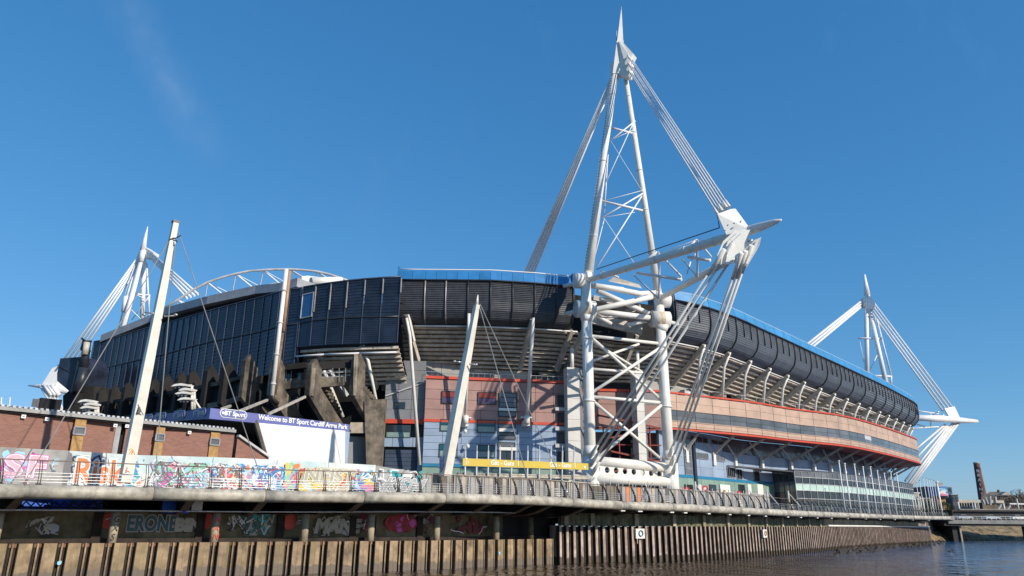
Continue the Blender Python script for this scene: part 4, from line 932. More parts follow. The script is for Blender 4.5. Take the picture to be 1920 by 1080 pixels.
# plinth columns, plain collars
for p,z in ((footA,A(1104,836,P1y).z),(footB,A(1250,845,P2y).z)):
    mb=MB(); mb.tube((p.x,p.y,GZ),(p.x,p.y,z-1.5),1.25,1.2,n=14); mb.tube((p.x,p.y,z-1.5),(p.x,p.y,z),1.2,.84,n=14); mb.build('column_base','white',MN)
for p in (drumA,drumB):
    for z in (p.z-4.6,p.z-14): mb=MB(); mb.tube((p.x,p.y,z-.12),(p.x,p.y,z+.12),.92,n=16); mb.build('collar','white',MN)
# mast legs
headY=114.6
ha=A(1153,140,headY); hb=A(1172,138,headY+1.0); la=A(1104,512,107.6); lb=A(1233,545,112.6)
leg(MN,nodeA,la,.85,.70); leg(MN,la,ha,.70,.52); leg(MN,nodeB,lb,.8,.60); leg(MN,lb,hb,.60,.44)
mb=MB()    # row of climbing rungs on the left leg
for k in range(70):
    c=la.lerp(ha,(k+.5)/70)+Vector((-.76+.2*k/70,-.15,0)); mb.box(c,.18,.18,.22)
mb.build('climbing_rungs','greylt',MN,kind='stuff')
tip=A(1165,18,115.2); c1=A(1159,78,115); 
mb=MB()
def ring4(c,w,d): return [c+Vector((-w,-d,0)),c+Vector((w,-d,0)),c+Vector((w,d,0)),c+Vector((-w,d,0))]
mb.hexa(ring4(A(1162,82,115),.58,.6),ring4(tip,.05,.05)); mb.build('spire','white',MN)
mb=MB(); mb.hexa(ring4(A(1158,142,114.8),1.0,.8),ring4(A(1162,80,115),.62,.65)); mb.build('mast_head','white',MN)
mb=MB(); mb.prism([A(1160,76,114.0),A(1164,75,114.0),A(1187,100,113),A(1183,108,113),A(1178,142,113),A(1164,142,114)],Vector((.9,1.4,0))); mb.build('cable_plate','white',MN)
mb=MB(); mb.prism([A(1156,108,114.6),A(1156,150,114.6),A(1145,145,115.4),A(1144,120,115.4)],Vector((.5,.8,0))); mb.build('cable_plate','white',MN)
for a_,b_,ra_,rb_ in ((la,ha,.70,.52),(lb,hb,.60,.44)):
    for t in (.0,.16,.34,.52,.70,.88):
        c_=a_.lerp(b_,t); d_=(b_-a_).normalized(); r_=ra_+(rb_-ra_)*t; mb=MB(); mb.tube(c_-d_*.07,c_+d_*.07,r_+.06,n=14); mb.build('flange','rustpaint' if t in (.0,.52) else 'white',MN)
# aerials on top
leg(MN,tip,A(1165,12,115.2),.05,.03,'aerial','lightgrey',5); leg(MN,A(1156,80,114.8),A(1156,58,114.8),.08,.05,'aerial','lightgrey',5)
def rod(par,x0,y0,Y0,x1,y1,Y1,r=.12,m='white_far',name='brace',n=6): mb=MB(); mb.tube(A(x0,y0,Y0),A(x1,y1,Y1),r,n=n); return mb.build(name,m,par)
def yl(y): return la.y+(ha.y-la.y)*(512-y)/372
for r in ((1148,240,1186,250,.20),(1129,377,1205,395,.20)): rod(MN,r[0],r[1],yl(r[1]),r[2],r[3],yl(r[3])+1.5,r[4])
for x0,y0,x1,y1,r in ((1147,262,1191,227,.13),(1133,349,1189,227,.08),(1145,264,1207,363,.045),(1131,407,1205,363,.14),(1113,490,1133,410,.08),(1120,500,1203,368,.12),(1131,407,1190,495,.06),(1140,290,1133,400,.10),(1131,377,1205,357,.05),(1147,262,1189,243,.05),(1131,408,1190,398,.05),(1230,545,1190,560,.1)):
    rod(MN,x0,y0,yl(y0)+(.4 if x0<1160 else 1.5),x1,y1,yl(y1)+1.3,r)
# stays, six tubes outward
hd=(A(1352,402,86.5),A(1376,386,87.5))
for k in range(3):
    for s in (0,1):
        a=A(1177+k*1.0+s*5,104+k*14+s*3,113.0+s*1.2); b=A(1346+(2-k)*8.5+s*5,402-(2-k)*6-s*2,86.5+(2-k)*.5+s*.9); mb=MB(); mb.tube(a,b,.105,n=8); mb.build('stay_cable','cable',MN)
        mb=MB(); d=(b-a).normalized(); mb.tube(a,a+d*1.6,.20,.17,n=8); mb.build('socket','white',MN)
        mb=MB(); mb.tube(b-d*1.6,b,.16,.20,n=8); mb.build('socket','white',MN)
for k in range(4):
    a=A(1141+k*1.7,174-k*9,115.3+.4*(3-k)); b=A(999-k*5.6,515,140); mb=MB(); mb.tube(a,b,.23,n=8); mb.build('stay_cable','white_far',MN)
# outrigger booms
bt=A(1465,412,81.5); bh=A(1392,437,86.6)
mb=MB(); mb.pipe([nodeA,nodeA.lerp(bh,.5),bh,bh.lerp(bt,.35),bh.lerp(bt,.85),bt],[.42,.56,.62,.60,.34,.10],14); mb.build('boom','white',MN)
for t,r_ in ((.12,.50),(.3,.56),(.5,.60),(.68,.62),(.85,.65)):
    c_=nodeA.lerp(bh,t); d_=(bh-nodeA).normalized(); mb=MB(); mb.tube(c_-d_*.06,c_+d_*.06,r_,n=14); mb.build('flange','rustpaint' if t==.5 else 'white',MN)
bj=A(1372,486,88.5)
mb=MB(); mb.pipe([nodeB,nodeB.lerp(bj,.5),bj],[.38,.50,.48],14); mb.build('boom','white',MN)
mb=MB(); mb.tube(bj,A(1410,452,85.2),.48,.4,n=12); mb.build('boom','white',MN)
# head block where the stays are anchored
hp=[A(1346,398,86.4),A(1361,436,85.8),A(1386,428,85.6),A(1408,424,85.8),A(1406,414,86.5),A(1386,391,87.6),A(1376,390,87.6)]
mb=MB(); mb.prism([A(1345,401,86.2),A(1362,440,85.6),A(1404,430,85.2),A(1403,424,85.6),A(1379,391,87.2),A(1370,392,87.0)],Vector((.9,2.3,.1))); mb.build('anchor_block','white',MN)
for x,y in ((1364,423),(1376,419),(1388,416)):
    mb=MB(); mb.tube(A(x,y,84.9),A(x,y,84.9)+Vector((0,-.2,0)),.10,n=8); mb.build('bolt','greypan',MN)
for dx,Y in ((0,85.4),(9,85.0),(18,84.6)):       # curved gusset plates under the block
    mb=MB(); mb.prism([A(1356+dx,452,Y),A(1378+dx,432,Y),A(1392+dx,430,Y),A(1378+dx,466,Y),A(1352+dx,494,Y),A(1342+dx,496,Y),A(1345+dx,478,Y)],Vector((.1,.3,0))); mb.build('gusset_plate','white',MN)
mb=MB(); mb.prism([A(1374,483,85.2),A(1400,455,84.6),A(1425,446,84.4),A(1421,462,84.4),A(1400,497,84.8),A(1392,500,85)],Vector((.3,1.2,0))); mb.build('gusset_plate','white',MN)
mb=MB(); mb.prism([A(1418,452,83.9),A(1427,444,83.8),A(1424,458,83.8),A(1402,495,84.2),A(1398,494,84.2)],Vector((.1,.3,0))); mb.build('gusset_plate','white',MN)
# tie-down bundles
for k,(tx,ty,bx,by) in enumerate(((1334,505,1109,852),(1350,495,1110,868),(1370,487,1112,885))):
    for s in (0,):
        a=A(tx+s*4,ty+s*2.5,85.8+.4*k+.3*s); b=A(bx+s*2.5,by+s*3.5,105.6+.2*s); mb=MB(); mb.tube(a,b,.17,n=8); mb.build('tie_down_cable','white',MN)
        d=(b-a).normalized(); mb=MB(); mb.tube(a-d*3.0,a+d*.9,.30,.22,n=10); mb.build('socket','white',MN); mb=MB(); mb.tube(b-d*1.9,b+d*.3,.20,.34,n=8); mb.build('socket','white',MN)
for k,(tx,ty,bx,by) in enumerate(((1377,512,1256,852),(1385,510,1259,868),(1395,500,1262,885))):
    for s in (0,):
        a=A(tx+s*4.2,ty+s*1.5,85.6+.3*s); b=A(bx+s*4,by+s*1.5,111.2+.2*s); mb=MB(); mb.tube(a,b,.17,n=8); mb.build('tie_down_cable','white',MN)
        d=(b-a).normalized(); mb=MB(); mb.tube(a-d*3.0,a+d*.9,.30,.22,n=10); mb.build('socket','white',MN); mb=MB(); mb.tube(b-d*1.9,b+d*.3,.20,.34,n=8); mb.build('socket','white',MN)
# booms' light truss
def by1(x): return nodeA.y+(bh.y-nodeA.y)*(x-1098)/(1392-1098)
for x0,y0,x1,y1,r in ((1195,512,1278,524,.22),(1290,482,1332,488,.22),(1306,449,1308,521,.16),(1288,466,1306,449,.14),(1306,449,1334,482,.12),(1201,494,1233,472,.14),(1233,472,1278,520,.13),(1187,515,1236,561,.12),(1253,493,1278,519,.13),(1279,486,1308,520,.12),(1288,514,1295,490,.10),(1236,475,1236,560,.14),(1295,490,1308,470,.08),(1234,476,1306,450,.06),(1306,451,1350,447,.05),(1125,508,1160,520,.13)):
    rod(MN,x0,y0,by1(x0)+.8,x1,y1,by1(x1)+1.6,r)
rod(MN,1118,505,106.8,1349,427,87,.07,'darkwire','cable'); rod(MN,1345,404,86,1349,427,86.4,.06,'darkwire','cable')
# tower bracing
def tw(x): return P1y+(P2y-P1y)*(x-1100)/140
for x0,y0,x1,y1,r,o in ((1108,630,1235,644,.25,0),(1108,692,1205,699,.22,1.5),(1110,744,1240,755,.25,0),(1108,632,1240,750,.24,.2),(1110,736,1238,652,.24,-.3),(1108,678,1198,645,.20,1.8),(1110,640,1203,697,.20,1.8),(1112,752,1238,860,.24,.2),(1116,862,1240,760,.24,-.3),
    (1110,536,1168,543,.42,1.0),(1120,545,1225,592,.42,.9),(1110,582,1222,557,.42,-.2),(1112,583,1226,597,.46,.3),(1118,592,1146,607,.3,1.2),(1177,609,1222,600,.3,1.2),(1125,560,1160,566,.3,1.6),(1112,598,1170,592,.14,2)):
    rod(MN,x0,y0,tw(x0)+o,x1,y1,tw(x1)+o,r,'white','tower_brace',12)
mb=MB(); mb.pipe([A(1115,536,P1y+1),A(1150,541,109.8),A(1200,551,111.8),A(1238,549,113)],.46,12); mb.build('tower_brace','white',MN)
# holed plate beam
za=A(1118,864,P1y-.4); zb=A(1240,876,P2y-.6); zc=A(1112,897,P1y-.6); zd=A(1246,903,P2y-.8)
mb=MB(); mb.tube(za+Vector((-1.2,-.4,0)),zb+Vector((.6,.3,0)),.72,n=16); mb.ball(zb+Vector((.6,.3,0)),.72,.72,.72,12); mb.build('beam_tube','white',MN)
mb=MB(); mb.tube(zc+Vector((-1.2,-.4,0)),zd+Vector((.4,.2,0)),.75,n=16); mb.ball(zd+Vector((.4,.2,0)),.75,.75,.75,12); mb.build('beam_tube','white',MN)
e=(zb-za); e.z=0; L=e.length; e.normalize(); en=Vector((e.y,-e.x,0)); o0=Vector((za.x,za.y,0))+en*.1; zt_,zb_=za.z-.3,zc.z+.4; zt2,zb2=zb.z-.3,zd.z+.4
NH=8; hr=.44
mb=MB()
for k in range(NH):
    u0=-.6+(L+.9)*k/NH; u1=-.6+(L+.9)*(k+1)/NH; um=(u0+u1)/2
    def zt3(u): return zt_+(zt2-zt_)*u/L
    def zb3(u): return zb_+(zb2-zb_)*u/L
    zm_=(zt3(um)+zb3(um))/2; N_=16
    ringi=[(um+hr*math.cos(2*math.pi*q/N_+math.pi/N_),zm_+hr*math.sin(2*math.pi*q/N_+math.pi/N_)) for q in range(N_)]
    outer=[]
    for q in range(N_):
        a=2*math.pi*q/N_+math.pi/N_; dx,dz=math.cos(a),math.sin(a); w=(u1-u0)/2; h=(zt3(um)-zb3(um))/2; s=min(w/abs(dx) if abs(dx)>1e-6 else 9,h/abs(dz) if abs(dz)>1e-6 else 9); outer.append((um+dx*s,zm_+dz*s))
    def V(u,z,f=0): return o0+e*u-en*f+Vector((0,0,z))
    corners={}
    for q in range(N_):
        j=(q+1)%N_
        mb.face([V(*ringi[q]),V(*ringi[j]),V(*outer[j]),V(*outer[q])]); mb.face([V(*ringi[q],.3),V(*outer[q],.3),V(*outer[j],.3),V(*ringi[j],.3)])
        mb.face([V(*ringi[j]),V(*ringi[q]),V(*ringi[q],.3),V(*ringi[j],.3)],True)
        if abs(outer[q][0]-outer[j][0])>1e-3 and abs(outer[q][1]-outer[j][1])>1e-3:
            cxn=(u1 if outer[q][0]+outer[j][0]>2*um else u0, zt3(um) if outer[q][1]+outer[j][1]>2*zm_ else zb3(um))
            cxn=((u1 if max(outer[q][0],outer[j][0])>um else u0),(zm_+(zt3(um)-zb3(um))/2 if max(outer[q][1],outer[j][1])>zm_ else zm_-(zt3(um)-zb3(um))/2))
            mb.face([V(*outer[q]),V(*outer[j]),V(*cxn)]); mb.face([V(*outer[j],.3),V(*outer[q],.3),V(*cxn,.3)])
mb.build('holed_plate','white',MN)
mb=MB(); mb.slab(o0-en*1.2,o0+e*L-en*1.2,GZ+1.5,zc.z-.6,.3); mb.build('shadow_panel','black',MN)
# --- the two far masts
def rod3(par,x0,y0,x1,y1,Y0,Y1,r,name,m='white_far',n=6,r1=None): mb=MB(); mb.tube(A(x0,y0,Y0),A(x1,y1,Y1),r,r1,n=n); return mb.build(name,m,par)
ME=thing('mast',A(245,700,224),'distant white mast rising behind the far left end of the grey roof edge','mast','white stadium masts')
rod3(ME,268,470,277,425,224,224,1.0,'spire',r1=.12,n=8); rod3(ME,266,492,269,470,224,224,1.15,'mast_head',n=8,r1=1.0)
mb=MB(); mb.prism([A(269,462,224),A(288,474,222),A(283,483,222),A(272,484,224)],Vector((1,2,0))); mb.build('cable_plate','white_far',ME)
mb=MB(); mb.prism([A(262,470,225),A(256,482,226),A(258,494,226),A(264,492,225)],Vector((1,2,0))); mb.build('cable_plate','white_far',ME)
rod3(ME,265,492,229,622,224,218,.85,'leg'); rod3(ME,270,492,267,600,224,226,.75,'leg')
rod3(ME,275,494,280,596,226,228,.3,'brace'); rod3(ME,251,551,281,554,222,227,.3,'brace'); rod3(ME,237,560,249,520,221,223,.3,'brace'); rod3(ME,233,585,237,556,221,221,.9,'brace'); rod3(ME,222,618,236,560,221,221,.25,'brace')
for x0,y0,x1,y1 in ((252,551,281,565),(281,553,247,600),(245,580,268,602),(281,552,278,600),(232,560,255,490)): rod3(ME,x0,y0,x1,y1,222,225,.14,'brace')
for k in range(4): rod3(ME,279+k*1.0,470+k*4.5,372-k*7,552+k*2.5,223,185,.28,'stay_cable')
for k in range(4): rod3(ME,256+k*1.5,486+k*4,108+k*9,690-k*2+k*2,225,226,.28,'stay_cable')
bt2=[A(140,736,228),A(105,728,228),A(80,724,229),A(53,723,230)]; mb=MB(); mb.pipe(bt2,[1.0,1.1,.8,.15],8); mb.build('boom','white_far',ME)
mb=MB(); mb.prism([A(78,722,227),A(104,722,227),A(116,704,227),A(110,686,227),A(98,690,227)],Vector((1.5,3,0))); mb.build('anchor_block','white_far',ME)
for k in range(5): rod3(ME,74+k*5,722,112+k*5,782+k*3,228,226,.35,'tie_down_cable','cable')
for k in range(3): rod3(ME,84+k*6,722,98+k*7,742,227,227,.7,'gusset_plate')
MS=thing('mast',A(1650,730,266),'distant white mast beyond the far right end of the louvred rim','mast','white stadium masts')
rod3(MS,1626,553,1621,515,268.8,268.8,1.2,'spire',r1=.35,n=8); rod3(MS,1629,590,1626,552,268,268.8,1.2,'mast_head',n=8,r1=1.0)
mb=MB(); mb.prism([A(1624,553,268),A(1612,562,270),A(1615,575,270),A(1626,576,268)],Vector((1,2,0))); mb.build('cable_plate','white_far',MS)
mb=MB(); mb.prism([A(1626,550,267),A(1641,567,265),A(1640,578,265),A(1628,580,267)],Vector((1,2,0))); mb.build('cable_plate','white_far',MS)
rod3(MS,1625,580,1626,715,268,266,.85,'leg'); rod3(MS,1630,580,1664,730,268,262,.85,'leg')
for x0,y0,x1,y1,r in ((1610,634,1655,635,.35),(1629,704,1672,706,.35),(1644,598,1671,704,.3),(1671,706,1671,725,.3),(1628,700,1645,665,.18),(1612,640,1620,680,.12),(1640,596,1655,636,.2),(1655,636,1642,600,.1)): rod3(MS,x0,y0,x1,y1,266,267,r,'brace')
for k in range(3): rod3(MS,1616,564+k*5,1506+k*5,651+k*3,270,230,.42,'stay_cable')
for k in range(4): rod3(MS,1639-k*1.2,568+k*6.5,1786-k*6,764+k*2.2,266,270.5,.29,'stay_cable')
mb=MB(); mb.pipe([A(1716,783,258),A(1760,785,264),A(1800,788,269),A(1832,790,272)],[1.0,1.3,1.1,.6],10); mb.build('boom','white_far',MS)
mb=MB(); mb.prism([A(1771,766,269),A(1790,762,270),A(1800,784,270),A(1782,785,269)],Vector((1.5,3,0))); mb.build('anchor_block','white_far',MS)
for x0,y0,x1,y1 in ((1719,770,1760,776),(1760,772,1746,780),(1705,804,1760,800),(1746,793,1770,778),(1720,796,1745,802),(1745,775,1745,802)): rod3(MS,x0,y0,x1,y1,262,266,.22,'brace')
for k in range(3): rod3(MS,1788+k*5,792,1692+k*3,922+k*3,270,255,.45,'tie_down_cable','cable')
for k in range(4): rod3(MS,1772+k*3,796+k*2,1698-k*.5,858+k*22,268,258,.38,'tie_down_cable','cable')
rod3(MS,1692,966,1693,922,254,254,1.4,'column_base'); rod3(MS,1690,935,1697,912,255,255,.8,'column_base')
# ============================================================ Arms Park brick building
def quadwall(x0,y0,Y0,x1,y1,Y1,zb,th,name,m,par,off=0.0):
    a=A(x0,y0,Y0); b=A(x1,y1,Y1); mb=MB(); mb.slab(a,b,zb,(a.z,b.z),th,off=off); return mb.build(name,m,par)
def brickmat(name,c1,c2,mortar,scale):
    m=mat(name,c1,0.85,var=0.12,scale=0.7); nt=m.node_tree; n=nt.nodes; l=nt.links; b=n['Principled BSDF']
    g=n.new('ShaderNodeNewGeometry'); mp=n.new('ShaderNodeMapping'); mp.vector_type='POINT'; mp.inputs['Rotation'].default_value=(R(90),0,0)
    sx=n.new('ShaderNodeSeparateXYZ'); cb=n.new('ShaderNodeCombineXYZ'); ad=n.new('ShaderNodeMath'); ad.operation='MULTIPLY_ADD'; ad.inputs[1].default_value=0.78; mu=n.new('ShaderNodeMath'); mu.operation='MULTIPLY'; mu.inputs[1].default_value=0.78
    l.new(g.outputs['Position'],sx.inputs[0]); l.new(sx.outputs['Y'],mu.inputs[0]); l.new(sx.outputs['X'],ad.inputs[0]); l.new(mu.outputs[0],ad.inputs[2]); l.new(ad.outputs[0],cb.inputs['X']); l.new(sx.outputs['Z'],cb.inputs['Y'])
    br=n.new('ShaderNodeTexBrick'); br.inputs['Scale'].default_value=scale; br.inputs['Color1'].default_value=(*c1,1); br.inputs['Color2'].default_value=(*c2,1); br.inputs['Mortar'].default_value=(*mortar,1); br.inputs['Mortar Size'].default_value=0.012; br.inputs['Brick Width'].default_value=0.55; br.inputs['Row Height'].default_value=0.19
    l.new(cb.outputs[0],br.inputs['Vector'])
    old=b.inputs['Base Color'].links[0].from_socket; mx_=n.new('ShaderNodeMixRGB'); mx_.inputs[0].default_value=0.72; l.new(old,mx_.inputs[1]); l.new(br.outputs['Color'],mx_.inputs[2]); l.new(mx_.outputs[0],b.inputs['Base Color']); return m
M['brick']=brickmat('brown_brick',(0.30,0.145,0.105),(0.22,0.10,0.08),(0.30,0.22,0.18),1.3)
BB=thing('brick_building',A(230,860,70),'long low brown brick building with yellow brick window strips behind the graffiti wall','building')
bA=A(-120,751,57.6); bB=A(440,808,78); zB=12.75
bA=Zp(-60,763.5,zB); bB=Zp(440,812,zB); bM1=Zp(228,793,zB); bM2=Zp(238,794,zB)
mb=MB(); mb.slab(bA,bM1,GZ,zB,6); mb.build('brick_wall','brick',BB)
mb=MB(); mb.slab(bM2,bB,GZ,zB,6); mb.build('brick_wall','brick',BB)
mb=MB(); mb.slab(bM1,bM2,GZ,zB,5.6,off=-.4); mb.build('recess','black',BB)
mb=MB(); c=bM1.lerp(bM2,.1); mb.box((c.x-.1,c.y-.3,(GZ+zB)/2),.35,.3,zB-GZ); mb.build('downpipe','lightgrey',BB)
dB=(bB-bA); LB=dB.length; dB.normalize(); nB_=Vector((dB.y,-dB.x,0))
mb=MB(); mb.slab(bA,bB,zB+.02,zB+.28,7,off=.30); mb.build('coping','coping',BB)
mb=MB(); mb.slab(bA,bB,zB-.12,zB+.0,.3,off=.14); mb.build('dark_joint','black',BB)
mb=MB(); nfl=int(LB/.42)
for k in range(nfl):
    p=bA+dB*(k*.42+.1); mb.slab(p,p+dB*.22,zB+.285,zB+.48,1.8,off=.34)
mb.build('roof_corrugation','lightgrey',BB,kind='stuff')
mb=MB(); mb.slab(bA,bB,zB+.28,zB+.33,6,off=.25); mb.build('roof_sheet','roofgrey',BB)
for x0,x1,yt,wy0,wy1 in ((139,160,783,801,815),(294,310,799,814,827),(397,414,808,823,835)):
    xm=(x0+x1)/2; a=onwall(x0,800,bA,bB); b=onwall(x1,800,bA,bB); mb=MB(); mb.slab(a,b,GZ,zB-.12,.15,off=.08); mb.build('yellow_brick_strip','ybrick',BB)
    za=onwall(xm,wy0,bA,bB).z; zb2_=onwall(xm,wy1,bA,bB).z; mb=MB(); mb.slab(a,b,zb2_,za,.1,off=.10); w=mb.build('window','glass_g',BB)
    mb=MB(); 
    for z in (za,zb2_): mb.slab(a,b,z-.06,z+.06,.15,off=.2)
    for p in (a,b): mb.slab(p-dB*.06,p+dB*.06,zb2_,za,.15,off=.19)
    mb.build('frame','frame',w)
for x,y in ((44,781),(88,786),(216,798),(355,811),(238,799)):
    p=onwall(x,y,bA,bB); mb=MB(); mb.slab(p-dB*.17,p+dB*.17,p.z-.15,p.z+.15,.1,off=.08); v=mb.build('air_vent','white_far',BB)
    mb=MB(); mb.slab(p-dB*.07,p+dB*.07,p.z-.03,p.z+.03,.02,off=.10); mb.build('vent_slot','rib',v)
# gable end piece after a dark gap
gA=bB+dB*.1; gB=Zp(446,815,zB)
mb=MB(); mb.slab(bB+dB*.02,gB+dB*1.0,GZ,zB-.3,4,off=-1.2); mb.build('dark_gap','black',BB)
ga=onwall(446,815,bA,bB); gb_=onwall(503,858,bA,bB); gz0=ga.z-.2; gz1=onwall(503,858,bA,bB).z
mb=MB(); mb.slab(ga,gb_,GZ,(gz0,gz1),.5); mb.build('gable_wall','brick',BB)
mb=MB(); mb.bar(Vector((ga.x,ga.y,gz0+.1))+nB_*.05,Vector((gb_.x,gb_.y,gz1+.08))+nB_*.05,.6,.22); mb.build('gable_coping','lightgrey',BB)
# black speaker box on its roof
SX=thing('black_box',Zp(92,765,13.3)+Vector((0,0,-.0)),'black box standing on the roof of the brick building at far left','box')
c=Zp(92,759,13.75); mb=MB(); mb.box((c.x,c.y,c.z),1.65,1.2,.95,.75); mb.build('cabinet','black',SX); mb=MB(); mb.box((c.x-.3,c.y-.75,c.z),1.3,.05,.7,.75); mb.build('grille','fardark',SX)
for x in (2,18):
    mb=MB(); mb.tube(Zp(x,762,13.1),A(x+1,745,Zp(x,762,13.1).y),.05,n=5); o=mb.build('roof_spike','white_far'); o['label']='thin white aerial stub on the brick roof near the left edge, '+('leftmost of two' if x==2 else 'right one of two'); o['category']='aerial'; o['group']='aerial stubs on the brick roof'
# ============================================================ ground club canopy and board
CA=thing('club_canopy',A(480,800,84),'deep navy canopy with white lettering welcoming visitors above the white board','canopy')
f0=A(395,765,81); f1=A(656,796,92.5); f0b=zfor((f0.x,f0.y),785); f1b=zfor((f1.x,f1.y),809)
mb=MB(); mb.slab(f0,f1,(f0b,f1b),(f0.z,f1.z),1.0); mb.build('front_fascia','navysign2',CA)
l0=A(225,786,100); l0b=zfor((l0.x,l0.y),797)
mb=MB(); mb.slab(l0,f0+Vector((-.02,.05,0)),(l0b,f0b),(l0.z,f0.z),.5); mb.build('side_fascia','navysign',CA)
mb=MB(); q=[Vector((l0.x+.2,l0.y+.6,l0b+.05)),Vector((f0.x+.3,f0.y+1.0,f0b+.05)),Vector((f1.x,f1.y+.9,f1b+.05)),Vector((f1.x-3.4,f1.y+12,f1b+.3)),Vector((l0.x+9,l0.y+9,l0b+.3))]
mb.prism(q,Vector((0,0,.3))); mb.build('canopy_roof','soffit_d',CA)
ux=(Vector((f1.x,f1.y,f1.z))-Vector((f0.x,f0.y,f0.z))).normalized(); zz_=Vector((0,0,1))
fn=Vector((ux.y,-ux.x,0)).normalized()
def onf(x,y): return onwall(x,y,f0,f1)+fn*.02
o=onf(483,790); o=onf(483,790.5); place_text('Welcome to BT Sport Cardiff Arms Park',onf(484,785.8),ux,zz_,.80,'wtext','lettering',CA,bold=.022,sx=.86)
def pill(cpt,ux,w,h,parent,m,name='badge',nn=None,rim=None,lift=.02):
    pts=[]; N_=10; r=h/2
    for s in (1,-1):
        for k in range(N_+1):
            t=-math.pi/2+math.pi*k/N_; pts.append((s*((w/2-r)+r*math.cos(t)),s*r*math.sin(t)))
    mb=MB(); mb.prism([cpt+ux*x+Vector((0,0,z)) for x,z in pts],-nn*.03 if nn else Vector((0,-.03,0))); mb.v=[v+nn*lift for v in mb.v]; return mb.build(name,m,parent)
c=onf(438,776.5); b_=pill(c,ux,3.1,.98,CA,'wtext','badge',fn); pill(c,ux,2.94,.84,CA,'navysign2','badge',fn,lift=.05)
b_=place_text('BT Sport',c+ux*.12+fn*.08+Vector((0,0,-.21)),ux,zz_,.68,'wtext','lettering',CA,bold=.03,align='CENTER',sx=.95)
mb=MB(); cc=c-ux*1.22+fn*.08; mb.tube(cc,cc+fn*.01,.16,n=14); mb.build('round_emblem','wtext',CA)
us=(Vector((f0.x,f0.y,f0.z))-Vector((l0.x,l0.y,l0.z))).normalized(); sn=Vector((us.y,-us.x,0)).normalized()
for x,y in ((374,773.5),(336,777.5),(301,781),(276,784)):
    c=onwall(x,y,l0,f0)+sn*.04; pill(c,us,3.5,.98,CA,'bluepan','badge',sn,lift=.03); pill(c,us,3.36,.86,CA,'navysign','badge',sn,lift=.06)
    place_text('BT Sport',c+sn*.09+Vector((0,0,-.26)),us,zz_,.74,'lightgrey','lettering',CA,bold=.02,align='CENTER')
for x0,y0,Y0,x1,y1,Y1 in ((449,771,84,501,750,98),(504,776,86.5,572,744,98),(416,767,83,432,761,96)):
    mb=MB(); mb.bar(A(x0,y0,Y0),A(x1,y1,Y1),.28,.28); mb.build('stay_bar','raker',CA)
mb=MB(); p=A(480,788,84.6); q=A(500,857,84.6); mb.bar(q,p,.3,.3); mb.bar(A(495,857,84.9),A(475,787,84.9),.15,.15); mb.build('truss_post','brown_steel',CA)
WB=thing('white_board',A(570,870,88),'large blank white board under the navy canopy','board')
w0=onwall(484,795,f0,f1)+fn*.15; w1_=onwall(646,812,f0,f1)+fn*.15
mb=MB(); tl=w0; tr=w1_; bl=onwall(505,868,f0,f1)+fn*.15; br=onwall(645,872,f0,f1)+fn*.15
tz=lambda p: f0b+(f1b-f0b)*((p.xy-f0.xy).length/(f1.xy-f0.xy).length)+.02
mb.prism([bl,br,Vector((tr.x,tr.y,tz(tr))),Vector((tl.x,tl.y,tz(tl)))],-fn*.3); mb.build('sheet','board',WB)
mb=MB(); a=w1_; b=onwall(655,812,f0,f1)+fn*.1; mb.slab(a,b,8.3,f1b-.05,.3); mb.build('side_strip','bluepan',WB)
for t in (.33,.66):
    a=bl.lerp(br,t); mb=MB(); mb.slab(a-ux*.015,a+ux*.015,bl.z,f0b-.6,.02,off=.012); mb.build('joint','lightgrey',WB)
# floodlight clusters on slim posts
def flood(px,py0,py1,Y,pts,lab):
    T=thing('floodlight',A(px,py1,Y),lab,'floodlight','floodlight clusters by the old stand')
    mb=MB(); mb.tube(A(px,py1,Y),A(px,py0,Y),.17,n=8); mb.tube(A(px+4.5,py1,Y+1),A(px+4,py0+10,Y+1),.2,n=8); mb.tube(A(px+3,py0+22,Y),A(px+17,py1,Y),.14,n=6); mb.build('post','cream',T)
    for x,y,w,dr in pts:
        a=A(x,y,Y-.5); mb=MB(); 
        P=[A(x-w,y+2.4+dr,Y-.9),A(x-w*.5,y-1.0,Y-.9),A(x+w*.3,y-2.6,Y-.9),A(x+w,y-.5,Y-.9),A(x+w*.8,y+2.2,Y-.9),A(x,y+1.8,Y-.9),A(x-w*.6,y+3.2,Y-.9)]
        mb.prism(P,Vector((.6,.9,0))); s=mb.build('lamp_shade','white',T)
        mb=MB()
        for k in range(3): mb.ball(A(x-w*.4+k*w*.5,y+4.2,Y-.5),.22,.22,.26,8)
        mb.build('lamp','greypan',s)
        mb=MB(); mb.tube(A(x+w*.8,y+1,Y-.4),A(px,y+1.5,Y),.09,n=5); mb.build('arm','cream',T)
flood(360,725,768,92,((335,721,15,1),(345,729.5,11,0),(340,736,13,0),(344,747,12,1)),'white floodlight cluster on a post just right of the leaning cream mast')
flood(179,753,779,92,((157,751,12,1),(165,757,9,0),(160,763,11,0),(164,774,11,1)),'white floodlight cluster on a post above the brick roof, far left')
# ============================================================ graffiti wall along the walkway
GP=[(-120,831,46,0),(0,838,54.0,0),(130,845,58.2,0),(250,853,61.5,0),(400,857,65.3,0),(520,862,68.4,0),(705,872,73.4,0)]
_ga=A(0,838,54.0); _gb=A(705,872,73.4)
GPt=[onwall(x,y,_ga,_gb) for x,y,Y,_ in GP]
